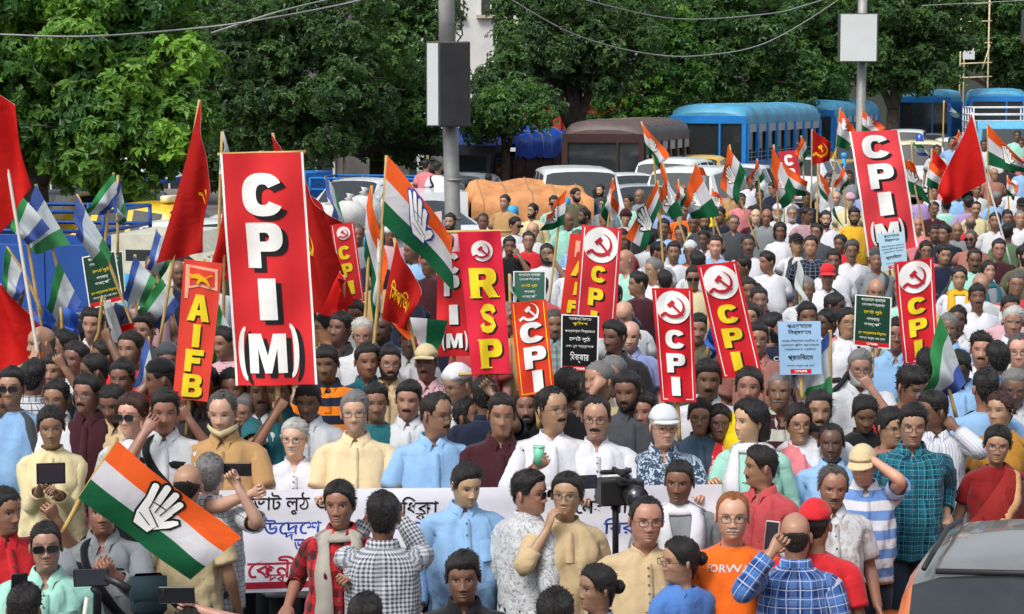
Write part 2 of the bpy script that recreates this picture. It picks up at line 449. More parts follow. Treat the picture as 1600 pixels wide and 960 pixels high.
# ---- buildings
WHITE = plain('white_wall', (.62, .62, .6), .85, var=.1, scale=1.2, bump=.1)
DWALL = plain('dark_wall', (.11, .105, .1), .9, var=.4, scale=1.1, bump=.2)  # dark grey wall, strongly mottled at random
RED = plain('red_paint', hexc('a8382c'), .7, var=.2, scale=2)
YEL = plain('yellow_paint', hexc('d0a828'), .7, var=.2)
GLASSD = plain('window_glass', (.02, .025, .03), .08, spec=.8)
GREY = plain('grey_metal', (.25, .25, .25), .5, .3)
BLUEP = plain('blue_paint', hexc('1f72b8'), .55, var=.18, scale=3)
def building(name, label, px0, px1, D, top, mat, wins, cat='building', z0=0):
    x0, x1 = at_d(px0, 480, D).x, at_d(px1, 480, D).x
    root = thing(name, label, cat, ((x0 + x1) / 2, D, 0)); hw = (x1 - x0) / 2
    b = MB(); b.box(-hw, hw, 0, 6, z0, top); obj('wall', b.mesh('wall', mat, False), root)
    for (wx0, wy0, wx1, wy1) in wins:
        a = at_d(wx0, wy1, D); c = at_d(wx1, wy0, D); ox = (x0 + x1) / 2
        f = MB(); u0, u1, z0_, z1_ = a.x - ox, c.x - ox, a.z, c.z
        for bx in ((u0 - .08, u0, z0_, z1_), (u1, u1 + .08, z0_, z1_), (u0 - .08, u1 + .08, z1_, z1_ + .08), ((u0 + u1) / 2 - .03, (u0 + u1) / 2 + .03, z0_, z1_)): f.box(bx[0], bx[1], -.1, -.002, bx[2], bx[3])
        w_ = obj('window', f.mesh('window', WHITE, False), root)
        g = MB(); g.box(u0, u1, -.04, -.006, z0_, z1_); obj('pane', g.mesh('pane', GLASSD, False), w_)
        l = MB(); l.box(u0 - .2, u1 + .2, -.28, -.003, z0_ - .14, z0_); obj('sill', l.mesh('sill', plain('sill_stone', (.45, .36, .28), .8), False), w_)
    return root
building('white_building', 'white plastered block with windows and stone ledges behind the box post', 600, 905, 92, 14, WHITE, [(752, -30, 782, 24), (838, -60, 868, 5), (690, -30, 720, 24), (790, 70, 800, 88)])
building('white_building', 'plain white wall with a shed roof behind the leaning tree', 880, 1010, 96, 5.3, plain('white_wash', (.5, .5, .5), .85, var=.12, scale=1), [])
building('shop_row', 'dark shop fronts in deep shade under the trees', -420, 640, 72, 9, DWALL, [(60, 250, 100, 300), (240, 250, 290, 305), (330, 255, 360, 300), (150, 255, 200, 300), (470, 240, 520, 280)])
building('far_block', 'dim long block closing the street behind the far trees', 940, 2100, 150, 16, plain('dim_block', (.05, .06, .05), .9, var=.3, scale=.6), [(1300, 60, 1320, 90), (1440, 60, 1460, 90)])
root = thing('gate_wall', 'red boundary wall with yellow coping and scalloped gables', 'wall', (at_d(905, 480, 78).x, 78, 0)); root.scale = (1.2, 1, 1.32)
b = MB(); b.box(-1.7, 1.9, 0, .4, 0, 2.2); obj('wall', b.mesh('wall', RED, False), root)
for x in (-1.5, -.7, .1, .9, 1.7):
    b = MB(); b.bbox(x - .13, x + .13, -.15, -.003, 0, 2.5, .02); obj('pier', b.mesh('pier', RED, False), root)
b = MB(); b.box(-1.75, 1.95, -.12, .5, 2.2, 2.42); obj('coping', b.mesh('coping', YEL, False), root)
for x in (-.3, .55, 1.3):
    b = MB(); n = 9; P = [(x + .36 * math.cos(pi * k / 8), 2.42 + .34 * math.sin(pi * k / 8)) for k in range(9)]
    b.add([(p, -.05, q) for p, q in P] + [(p, .3, q) for p, q in P], [tuple(range(9))[::-1], tuple(range(9, 18))] + [(k, k + 1, k + 10, k + 9) for k in range(8)]); obj('gable', b.mesh('gable', plain('faded_red', hexc('b0604e'), .8), False), root)
for x in (-1.1, .5, 1.3):
    b = MB(); b.box(x - .25, x + .25, -.05, -.002, .9, 1.9); obj('recess', b.mesh('recess', plain('dark_grille', (.02, .018, .016), .8), False), root)
# flood light on a mast on that wall
root = thing('floodlight_mast', 'thin mast with a small floodlight head against the white wall', 'lamp', tuple(at_d(940, 480, 84).xy) + (0,))
b = MB(); b.tube([(0, 0, 0), (0, 0, 4.3)], .035, 6); obj('mast', b.mesh('mast', GREY), root)
b = MB(); b.bbox(-.5, -.15, -.2, .1, 4.1, 4.5, .03); obj('lamp_head', b.mesh('lamp_head', plain('dark_metal', (.05, .05, .05), .5)), root)

# ---- box posts and boards
def post_board(label, cat, px, D, pw, ptop, pbot, box, faces, lean=0):
    """box = (px0, py0, px1, py1)"""
    b0 = at_d(px, 480, D); root = thing('post_board', label, cat, (b0.x, D, 0), 0)
    r = pw * D / F / 2; t = MB(); zt = at_d(px, ptop, D).z
    if lean:
        zb_ = at_d(px, box[1], D).z; u_ = MB(); u_.tube([(-lean * zb_ / zt, 0, zb_), (-lean, 0, zt)], [r * 1.04, r], 14); obj('upper_post', u_.mesh('upper_post', plain('weathered_white_post', (.55, .55, .53), .6, var=.25, scale=4)), root)
        k_ = MB(); k_.tube([(-lean + r * .9, -r, zt), (-lean * .5 + r * 1.3, -r, zb_ + .5), (r * 1.2, -r, zb_ + .1), (r * .4, -r * 1.1, zb_ - .02)], .012, 5); obj('cable', k_.mesh('cable', plain('black_cable', (.02, .02, .02), .6)), root)
        for zz in (.8, 1.6, 2.15):
            q_ = MB(); q_.tube([(0, 0, zz), (0, 0, zz + .035)], r * 1.1, 14); obj('band', q_.mesh('band', GREY), root)
    t.tube([(0, 0, 0), (lean * .0, 0, 1.2), (-lean, 0, zt)], [r * 1.06, r, r * .92], 14); obj('post', t.mesh('post', plain('galvanised_post', (.3, .3, .29), .55, .35, var=.25, scale=3)), root)
    a = at_d(box[0], box[3], D); c = at_d(box[2], box[1], D); x0, x1, z0, z1 = a.x - b0.x, c.x - b0.x, a.z, c.z
    m = MB(); m.bbox(x0, x1, -r - .32, -r - .01, z0, z1, .012); bx = obj('box_frame', m.mesh('box_frame', plain('sign_frame', (.07, .07, .07), .5), False), root)
    for (f0, f1, mat, nm) in faces:
        m = MB(); m.box(x0 + (x1 - x0) * f0 + .015, x0 + (x1 - x0) * f1 - .015, -r - .334, -r - .322, z0 + .025, z1 - .025); obj(nm, m.mesh(nm, mat, False), root)
    for q in (.25, .75):
        m = MB(); m.box(-r - .02, r + .02, -r - .02, r + .02, z0 + (z1 - z0) * q, z0 + (z1 - z0) * q + .05); obj('clamp', m.mesh('clamp', GREY, False), root)
    return root
OFFW = plain('blank_panel', (.62, .66, .66), .5, var=.06, scale=1.5)
BLKP = plain('black_panel', (.012, .013, .016), .6, var=.4, scale=5)
rt = post_board('grey post carrying a box with a white strip and a black panel', 'sign', 709, 30, 25, -160, 400, (668, 66, 735, 198), [(0, .30, OFFW, 'white_panel'), (.30, 1, BLKP, 'black_panel')], .12)
post_board('grey post carrying a blank square white board, trees behind', 'sign', 1340, 47, 15, -60, 300, (1307, 22, 1368, 98), [(0, .97, OFFW, 'white_panel')])
post_board('blank white board cut by the picture edge above the far buses', 'sign', 1606, 47, 13, -80, 300, (1593, 16, 1650, 68), [(0, 1, OFFW, 'white_panel')])
# ---- wires
WIRE = plain('cable', (.3, .3, .3), .6)
def wire(label, pts, D):
    P = [at_d(x, y, d) for (x, y), d in zip(pts, D)]
    Q = []
    for i in range(len(P) - 1):
        for k in range(6):
            t = k / 6; p0 = P[max(i - 1, 0)]; p1 = P[i]; p2 = P[i + 1]; p3 = P[min(i + 2, len(P) - 1)]
            Q.append(.5 * ((2 * p1) + (p2 - p0) * t + (2 * p0 - 5 * p1 + 4 * p2 - p3) * t * t + (3 * p1 - p0 - 3 * p2 + p3) * t ** 3))
    Q.append(P[-1]); m = MB(); m.tube(Q, .012, 5); tag(m.build('overhead_cable', WIRE), label, 'cable', 'overhead cables')
wire('long grey cable sagging across the bright broad tree', [(-120, 48), (0, 54), (140, 57), (300, 45), (400, 32), (520, 10), (620, -14)], [26, 26, 26, 27, 27, 28, 28])
wire('second cable running just above the long sagging one', [(330, 52), (430, 20), (510, 0), (600, -22)], [28, 28, 29, 29])
wire('upper cable dipping in front of the fresh green spreading tree', [(880, -14), (930, 4), (1060, 30), (1200, 22), (1260, 8), (1320, -12)], [36, 36, 38, 40, 41, 42])
wire('lower cable sagging deeply between the dark trees over the buses', [(760, -30), (800, 0), (900, 55), (1010, 84), (1100, 87), (1200, 66), (1310, 0), (1340, -30)], [34, 34, 35, 37, 38, 40, 42, 43])
wire('thin straight pale cable passing the bamboo scaffold top', [(1440, 9), (1520, 5), (1620, 0)], [60, 60, 60])
# ---- bamboo scaffold
BAMB = plain('bamboo', hexc('cdbb98'), .6, var=.25, scale=9)
o0 = at_d(1525, 480, 114); root = thing('bamboo_scaffold', 'bare bamboo scaffold tower in front of the far trees', 'scaffold', (o0.x, 114, 0))
def pp(x, y): p = at_d(x, y, 114); return (p.x - o0.x, 0, p.z)
for x in (1503, 1514, 1547):
    m = MB(); a = pp(x, -30); m.tube([(a[0], 0 if x != 1514 else .8, 0), (a[0], 0 if x != 1514 else .8, a[2])], .045, 6); obj('pole', m.mesh('pole', BAMB), root)
for y in (5, 33, 67, 98, 120):
    m = MB(); m.tube([pp(1499, y + 2), pp(1550, y)], .04, 6); obj('rail', m.mesh('rail', BAMB), root)
m = MB(); m.tube([pp(1535, 108), pp(1547, 70)], .04, 6); obj('brace', m.mesh('brace', BAMB), root)
m = MB(); a = pp(1504, 93); c = pp(1523, 72); m.box(a[0], c[0], -.05, -.02, a[2], c[2]); obj('notice_board', m.mesh('notice_board', OFFW, False), root)

# ---- barrier of railings with blue posts
BGREY = plain('barrier_grey', (.28, .3, .31), .5, .3, var=.2)
BBLUE = plain('barrier_blue', hexc('3aa0d8'), .5, var=.15)
def barrier(i, x0, y0, x1, y1, label):
    root = thing('crowd_barrier', label, 'barrier', (x0, y0, 0), math.atan2(y1 - y0, x1 - x0), 'railings between the march and the traffic')
    L = math.hypot(x1 - x0, y1 - y0)
    b = MB(); b.tube([(0, 0, .2), (0, 0, 1.02), (.05, 0, 1.06), (L - .05, 0, 1.06), (L, 0, 1.02), (L, 0, .2), (0, 0, .2)], .028, 6); obj('rail', b.mesh('rail', BGREY), root)
    b = MB(); b.box(.03, L - .03, -.006, .006, .22, 1.02); obj('panel', b.mesh('panel', plain('barrier_sheet', (.33, .36, .37), .55, .2, var=.2, scale=3), False), root)
    for k in range(int(L / .18)):
        b = MB(); x = .09 + k * .18; b.tube([(x, -.014, .22), (x, -.014, 1.03)], .012, 4); obj('bar', b.mesh('bar', BGREY), root)
    b = MB(); b.bbox(-.07, .07, -.08, .06, 0, 1.3, .015); obj('post', b.mesh('post', BBLUE), root)
    b = MB(); b.bbox(-.09, .09, -.1, .08, 1.22, 1.42, .03); obj('post_cap', b.mesh('post_cap', BBLUE), root)
    if i % 2: 
        b = MB(); b.add([(L * .35, -.03, .3), (L * .65, -.03, .3), (L * .5, -.03, .9), (L * .35, -.02, .3), (L * .65, -.02, .3), (L * .5, -.02, .9)], [(0, 1, 2), (5, 4, 3), (0, 3, 4, 1), (1, 4, 5, 2), (2, 5, 3, 0)]); obj('marker', b.mesh('marker', BBLUE, False), root)
bl = ['behind the bearded man at the far margin', 'beside the blue pickup', 'below the white van', 'in front of the green-lamp van', 'behind the tall lettered banner', 'behind the drooping tricolour', 'beneath the folded sacks', 'at the foot of the box post', 'in front of the orange tarpaulin', 'beside the white jeep', 'under the small car row', 'behind the tipped tricolours', 'before the dark-windowed estate car', 'beside the pale hatchback', 'below the first blue bus', 'below the second blue bus', 'next to the blank-board post', 'behind the far banner', 'in front of the beacon jeep', 'beside the rail-sided lorry', 'at the distant corner']
i = 0
for (x0, y0), (x1, y1) in zip(BAR, BAR[1:]):
    L = math.hypot(x1 - x0, y1 - y0); n = max(1, round(L / (3.4 if y0 < 60 else 6)))
    for k in range(n):
        a = k / n; c = (k + .96) / n
        barrier(i, x0 + (x1 - x0) * a, y0 + (y1 - y0) * a, x0 + (x1 - x0) * c, y0 + (y1 - y0) * c, 'grey sheet railing with blue post ' + (bl[i] if i < len(bl) else 'stretch %s' % i)); i += 1
# ------------------------------------------------------------------ vehicles (local frame: nose towards -Y, wheels on z = 0)
RUBBER = plain('tyre_rubber', (.02, .02, .02), .85)
RIM = plain('wheel_rim', (.4, .4, .4), .4, .6)
CARGL = plain('car_glass', (.025, .03, .032), .06, spec=.9)
BLACKT = plain('black_trim', (.02, .02, .02), .5)
HEADL = plain('head_lamp_glass', (.7, .72, .72), .1, spec=.9)
TAILL = plain('tail_lamp_glass', (.4, .02, .015), .15, spec=.8)
PLATE = plain('number_plate', (.7, .7, .66), .5)
def paint(name, hexs, rough=.3, coat=.5): return plain('paint_' + name, hexs, rough, var=.06, scale=2, coat=coat)
def wheel(root, x, y, r, w=.19):
    m = MB(); s = 1 if x > 0 else -1
    P = [(-w / 2, r * .8), (-w / 2, r * .96), (-w / 4, r), (w / 4, r), (w / 2, r * .96), (w / 2, r * .8)]
    n = 20; G = np.array([[(x + a, y + math.cos(2 * pi * k / n) * b, r + math.sin(2 * pi * k / n) * b) for k in range(n)] for a, b in P]); m.grid(G, closed=True)
    wl = obj('wheel', m.mesh('wheel', RUBBER), root)
    m = MB(); P = [(-w * .45, r * .82), (w * .3, r * .8), (w * .42, r * .7), (w * .3, r * .25), (w * .42, 0.01)]
    G = np.array([[(x + s * a, y + math.cos(2 * pi * k / n) * b, r + math.sin(2 * pi * k / n) * b) for k in range(n)] for a, b in P]); m.grid(G, closed=True); obj('rim', m.mesh('rim', RIM), wl)
CAR = {  # stations: y, half width, belt z, roof z (== belt where there is no cabin), roof half width
    'hatch': [(-1.78, .62, .62, .64, .5), (-1.7, .76, .74, .76, .6), (-1.2, .80, .88, .9, .62), (-.85, .81, .95, .98, .64), (-.25, .82, .98, 1.44, .55), (-.15, .82, .98, 1.46, .55), (.42, .82, .99, 1.49, .55), (.52, .82, .99, 1.49, .55), (1.15, .81, 1.0, 1.45, .54), (1.28, .81, 1.0, 1.42, .54), (1.62, .79, .98, 1.02, .6), (1.78, .72, .85, .88, .55)],
    'sedan': [(-2.1, .62, .6, .62, .5), (-2.0, .78, .72, .74, .6), (-1.3, .83, .88, .9, .64), (-.9, .84, .94, .97, .66), (-.15, .85, .96, 1.40, .56), (-.05, .85, .96, 1.42, .56), (.5, .85, .97, 1.43, .56), (.6, .85, .97, 1.43, .56), (1.0, .84, .97, 1.40, .55), (1.12, .84, .97, 1.37, .55), (1.6, .83, .98, 1.02, .66), (2.1, .8, .94, .97, .62), (2.2, .7, .7, .72, .55)],
    'suv': [(-2.1, .7, .8, .82, .6), (-2.0, .84, .94, .96, .66), (-1.3, .88, 1.06, 1.09, .7), (-1.0, .89, 1.1, 1.13, .72), (-.4, .9, 1.12, 1.72, .66), (-.28, .9, 1.12, 1.75, .66), (.35, .9, 1.13, 1.79, .66), (.47, .9, 1.13, 1.79, .66), (1.2, .9, 1.13, 1.79, .66), (1.32, .9, 1.13, 1.79, .66), (1.95, .89, 1.13, 1.75, .65), (2.1, .88, 1.12, 1.68, .64), (2.22, .84, 1.1, 1.14, .7)],
    'van': [(-2.2, .75, .85, .87, .6), (-2.1, .84, .98, 1.0, .66), (-1.5, .86, 1.08, 1.11, .68), (-1.3, .87, 1.12, 1.15, .7), (-.85, .87, 1.14, 1.80, .66), (-.7, .87, 1.14, 1.86, .67), (.05, .87, 1.14, 1.9, .68), (.17, .87, 1.14, 1.9, .68), (1.0, .87, 1.14, 1.9, .68), (1.12, .87, 1.14, 1.9, .68), (2.0, .87, 1.14, 1.88, .67), (2.15, .87, 1.14, 1.84, .66), (2.25, .85, 1.12, 1.16, .76)],
    'near': [(-2.1, .4, .8, .82, .3), (-2.0, .46, .9, .92, .36), (-1.3, .48, .95, .98, .36), (-1.0, .48, .97, 1.0, .36), (-.3, .5, 1.0, 1.40, .44), (-.16, .56, 1.0, 1.46, .47), (.2, .62, 1.0, 1.49, .54), (.3, .64, 1.0, 1.495, .56), (.75, .72, 1.0, 1.5, .64), (.9, .74, 1.0, 1.49, .66), (1.02, .77, 1.0, 1.47, .68), (1.7, .86, 1.0, 1.03, .76), (1.8, .8, .9, .92, .7)],
    'taxi': [(-2.05, .5, .7, .74, .4), (-1.95, .7, .84, .9, .5), (-1.3, .8, .92, 1.02, .56), (-.85, .82, .97, 1.02, .6), (-.4, .82, .98, 1.47, .54), (-.3, .82, .98, 1.5, .55), (.25, .82, .98, 1.56, .56), (.35, .82, .98, 1.56, .56), (.95, .82, .98, 1.5, .54), (1.05, .82, .97, 1.46, .53), (1.5, .8, .95, 1.0, .6), (1.95, .72, .84, .9, .5), (2.08, .55, .62, .66, .4)]}
def car(name, label, kind, pnt, loc, rz, group='vehicles halted beyond the march', roofmat=None, rails=False, extra=None):
    root = thing(name, label, {'car': 'car', 'van': 'van', 'taxi': 'taxi', 'jeep': 'jeep'}.get(name.split('_')[-1], 'car'), loc, rz, group)
    S_ = CAR[kind]; rows = []
    for (y, hw, zb, zr, rw) in S_:
        zl = .26; cab = zr - zb > .2
        h = [(hw * .86, zl), (hw * .97, zl + .1), (hw, zl + (zb - zl) * .45), (hw * .985, zb - .08), (hw * .96, zb)]
        if cab: h += [(hw * .955, zb + .012), (rw + .05, zr - .1), (rw + .01, zr - .045), (rw * .85, zr - .008), (rw * .45, zr + .012), (0, zr + .018)]
        else: h += [(hw * .93, zb + .012), (rw + .1, zb + .02), (rw, zr), (rw * .8, zr + .012), (rw * .4, zr + .02), (0, zr + .024)]
        rows.append([(-x, y, z) for x, z in h] + [(x, y, z) for x, z in h[-2::-1]])
    G = np.array(rows); R, C = G.shape[:2]; n = 11
    cabs = [s[3] - s[2] > .2 for s in S_]; c0 = cabs.index(True); c1 = R - 1 - cabs[::-1].index(True)
    keep = np.ones((R, C), bool); ws = np.zeros((R, C), bool); rw_ = ws.copy(); sd = ws.copy(); rf = ws.copy()
    ws[c0 - 1, 7:C - 8] = True; ws[c0 - 1, 6] = False
    rw_[c1, 7:C - 8] = True
    for r in range(c0, c1):
        if S_[r + 1][0] - S_[r][0] > .2: sd[r, 5] = sd[r, C - 7] = True
        rf[r, (7 if kind == 'near' else 6):(C - 8 if kind == 'near' else C - 7)] = kind != 'near' or r > c0
    keep &= ~(ws | rw_ | sd)
    if roofmat: keep &= ~rf
    b = MB(); b.grid(G, keep=keep, flip=True); 
    b.add(G[0], [tuple(range(C))[::-1]]); b.add(G[-1], [tuple(range(C))])
    body = obj('body', b.mesh('body', pnt, 40), root)
    b = MB(); b.box(-.7, .7, S_[1][0], S_[-2][0], .2, .27); obj('underbody', b.mesh('underbody', BLACKT, False), root)
    if roofmat: b = MB(); b.grid(G, keep=rf, flip=True); obj('roof', b.mesh('roof', roofmat, 40), root)
    for nm, k in (('windscreen', ws), ('rear_window', rw_)):
        b = MB(); b.grid(G, keep=k, flip=True); obj(nm, b.mesh(nm, CARGL, 40), root)
    for r in range(R):
        for c in (5, C - 7):
            if sd[r, c]:
                k = np.zeros((R, C), bool); k[r, c] = True; b = MB(); b.grid(G, keep=k, flip=True); obj('side_window', b.mesh('side_window', CARGL, False), root)
    W = max(s[1] for s in S_); y0, y1 = S_[0][0], S_[-1][0]
    for s in (-1, 1):
        for y in (y0 + .75, y1 - .72): wheel(root, s * (W - .12), y, .31)
        b = MB(); b.ell((s * S_[1][1] * .74, y0 + .09, S_[1][2] - .1), (.17, .1, .09), 10, 6); obj('headlight', b.mesh('headlight', HEADL), root)
        b = MB(); b.bbox(s * W * .78 - .1, s * W * .78 + .1, y1 - .2, y1 - .02, S_[-3][2] - .26, S_[-3][2] - .05, .02); obj('tail_light', b.mesh('tail_light', TAILL), root)
        b = MB(); b.ell((s * (S_[c0][1] + (.09 if kind != 'near' else -.02)), S_[c0 - 1][0] + .32, S_[c0][2] + .06), (.1, .05, .07), 8, 6); obj('wing_mirror', b.mesh('wing_mirror', BLACKT), root)
        b = MB(); b.tube([(s * (S_[c0 + 2][1] * .99), S_[c0][0] + .5, S_[c0][2] - .13), (s * (S_[c0 + 2][1] * 1.01), S_[c0][0] + .7, S_[c0][2] - .13)], .018, 5); obj('door_handle', b.mesh('door_handle', RIM), root)
        if rails:
            b = MB(); b.tube([(s * (S_[c0][4] - .02), S_[c0 + 1][0] + .1, S_[c0 + 1][3] + .0), (s * (S_[c0][4] - .03), S_[c0 + 1][0] + .2, S_[c0 + 1][3] + .06), (s * (S_[c0][4] - .03), S_[c1][0] - .2, S_[c1][3] + .06), (s * (S_[c0][4] - .02), S_[c1][0] - .1, S_[c1][3])], .022, 6); obj('roof_rail', b.mesh('roof_rail', BLACKT), root)
    for y, s in ((y0, -1), (y1, 1)):
        b = MB(); b.bbox(-W * .92, W * .92, y - .1, y + .1, .34, .54, .04); obj('bumper', b.mesh('bumper', BLACKT if kind in ('suv', 'van') else (RIM if kind == 'taxi' else pnt)), root)
        b = MB(); b.box(-.25, .25, y + s * .105 - .005, y + s * .105 + .005, .4, .51); obj('number_plate', b.mesh('number_plate', PLATE, False), root)
    if extra: extra(root, S_)
    return root
def beacon(c, z=1.9):
    def f(root, S_):
        b = MB(); b.tube([(0, -.3, z), (0, -.3, z + .05), (0, -.3, z + .18), (0, -.3, z + .22)], [.13, .12, .11, .04], 12); obj('beacon', b.mesh('beacon', plain('beacon_' + c, c, .2, spec=.8)), root)
    return f
def taxisign(root, S_):
    b = MB(); b.bbox(-.2, .2, -.15, .0, 1.56, 1.68, .02); obj('roof_sign', b.mesh('roof_sign', plain('roof_sign', (.7, .65, .4), .5)), root)
WHT = paint('white', 'e4e8e8'); SIL = paint('silver', 'a8adae'); DRK = paint('dark', '20242a'); YLW = paint('taxi_yellow', 'e0b428'); ORG = paint('orange', 'c86a30'); GRN = paint('grey', '6a7072')
def V(px, D): p = at_d(px, 480, D); return (p.x, D, 0)
R_ = math.radians
AX = -17          # the street runs away and to the right
car('yellow_taxi', 'rounded yellow taxi partly hidden behind the pink helmeted rider', 'taxi', YLW, V(262, 35.5), R_(68), extra=taxisign)
car('white_car', 'low white car with its dark windscreen under the tall red flag', 'hatch', WHT, V(330, 31.5), R_(AX + 50))
car('white_car', 'white car seen past the edge of the tall lettered banner', 'hatch', WHT, V(395, 33), R_(AX + 30))
car('dark_car', 'dark glossy car behind the two small blue and white flags', 'sedan', DRK, V(150, 43), R_(70))
car('silver_car', 'silver car with a dark windscreen close to the box post', 'hatch', SIL, V(694, 45), R_(AX + 75))
car('white_car', 'bright white car roof directly beside the foot of the box post', 'sedan', WHT, V(655, 39), R_(AX + 60))
car('white_van', 'big white van with tall side windows behind the orange tarpaulin', 'van', WHT, V(893, 43.5), R_(AX + 20 + 180))
car('white_car', 'small white car squeezed between the big white van and the brown minibus', 'hatch', WHT, V(985, 50), R_(AX + 30))
car('silver_car', 'greyish car with its windscreen lifted towards the tipped tricolours', 'sedan', SIL, V(1005, 45), R_(AX + 24))
car('black_estate_car', 'estate car with a wide dark rear window and an orange light strip', 'suv', WHT, V(1105, 47), R_(AX + 175))
car('white_car', 'white car behind the estate with the orange light strip', 'suv', WHT, V(1065, 53), R_(AX + 180))
car('white_car', 'white hatchback under the blue bus with a pale rear window', 'hatch', WHT, V(1165, 57), R_(AX + 178))
car('yellow_taxi', 'yellow taxi nose just past the dark glossy car', 'taxi', YLW, V(215, 41), R_(75), extra=taxisign)
car('yellow_taxi', 'yellow taxi far up the street under the second blue bus', 'taxi', YLW, V(1330, 76), R_(AX), extra=taxisign)
car('yellow_taxi', 'yellow taxi between the brown minibus and the blue bus', 'taxi', YLW, V(1094, 62), R_(AX))
car('white_car', 'white car half hidden by the small red lettered sign', 'hatch', WHT, V(1255, 62), R_(AX - 10))
car('black_taxi', 'dark taxi with a yellow roof band in front of the far cars', 'taxi', DRK, V(1398, 78), R_(AX + 2), roofmat=YLW)
car('white_van', 'white van with a red strip on its windscreen, far up the street', 'van', WHT, V(1410, 86), R_(AX + 4))
car('white_car', 'white saloon far up the street beside the maroon tailboard', 'sedan', WHT, V(1462, 84), R_(AX + 4))
car('police_jeep', 'white and yellow jeep with a blue beacon above the far banner', 'van', WHT, V(1432, 66), R_(AX + 6), roofmat=paint('cream', 'e6dcae'), extra=beacon('2848b0', 1.9))
car('white_jeep', 'second white jeep just behind the one with the blue beacon', 'van', WHT, V(1490, 70), R_(AX + 6))
for (px_, D_, lb_) in ((1450, 98, 'pale car roof under the far blue buses'), (1385, 94, 'pale car roof below the blank-board post'), (1500, 92, 'pale car beside the rail-sided lorry'), (560, 47, 'white car behind the folded sacks'), (720, 50, 'grey car behind the box post')):
    car('white_car' if px_ != 720 else 'grey_car', lb_, 'hatch', WHT if px_ != 720 else GRN, V(px_, D_), R_(AX))
# ---- orange car at the near corner: dusty dark roof with orange edges
p0 = at_z(1650, 818, 1.45)
car('orange_car', 'copper orange car with a dusty dark roof at the near corner', 'near', ORG, (p0.x - .02, p0.y - .2, 0), R_(180 - 9), group='vehicles beside the march', roofmat=plain('dusty_dark_roof', (.16, .155, .145), .24, var=.25, scale=3, coat=.6))
near_car = [o for o in COL.objects if o.get('label', '').startswith('copper orange')][0]
b = MB(); b.tube([(-.1, 1.72, 1.02), (.1, 1.5, 1.16), (.42, 1.3, 1.3)], .012, 6); obj('rear_wiper', b.mesh('rear_wiper', BLACKT), near_car)
b = MB(); b.tube([(-.6, 1.01, 1.482), (0, 1.04, 1.497), (.6, 1.01, 1.482)], .012, 6); obj('rear_seal', b.mesh('rear_seal', BLACKT), near_car)
for s_ in (-1, 1):
    b = MB(); b.tube([(s_ * .44, -.1, 1.475), (s_ * .52, .3, 1.515), (s_ * .6, .8, 1.515), (s_ * .645, 1.0, 1.49)], .012, 6); obj('roof_gutter', b.mesh('roof_gutter', BLACKT), near_car)
b = MB(); b.tube([(.0, .75, 1.5), (.0, .82, 1.56), (.0, 1.05, 1.72)], .006, 5); obj('aerial', b.mesh('aerial', BLACKT), near_car)
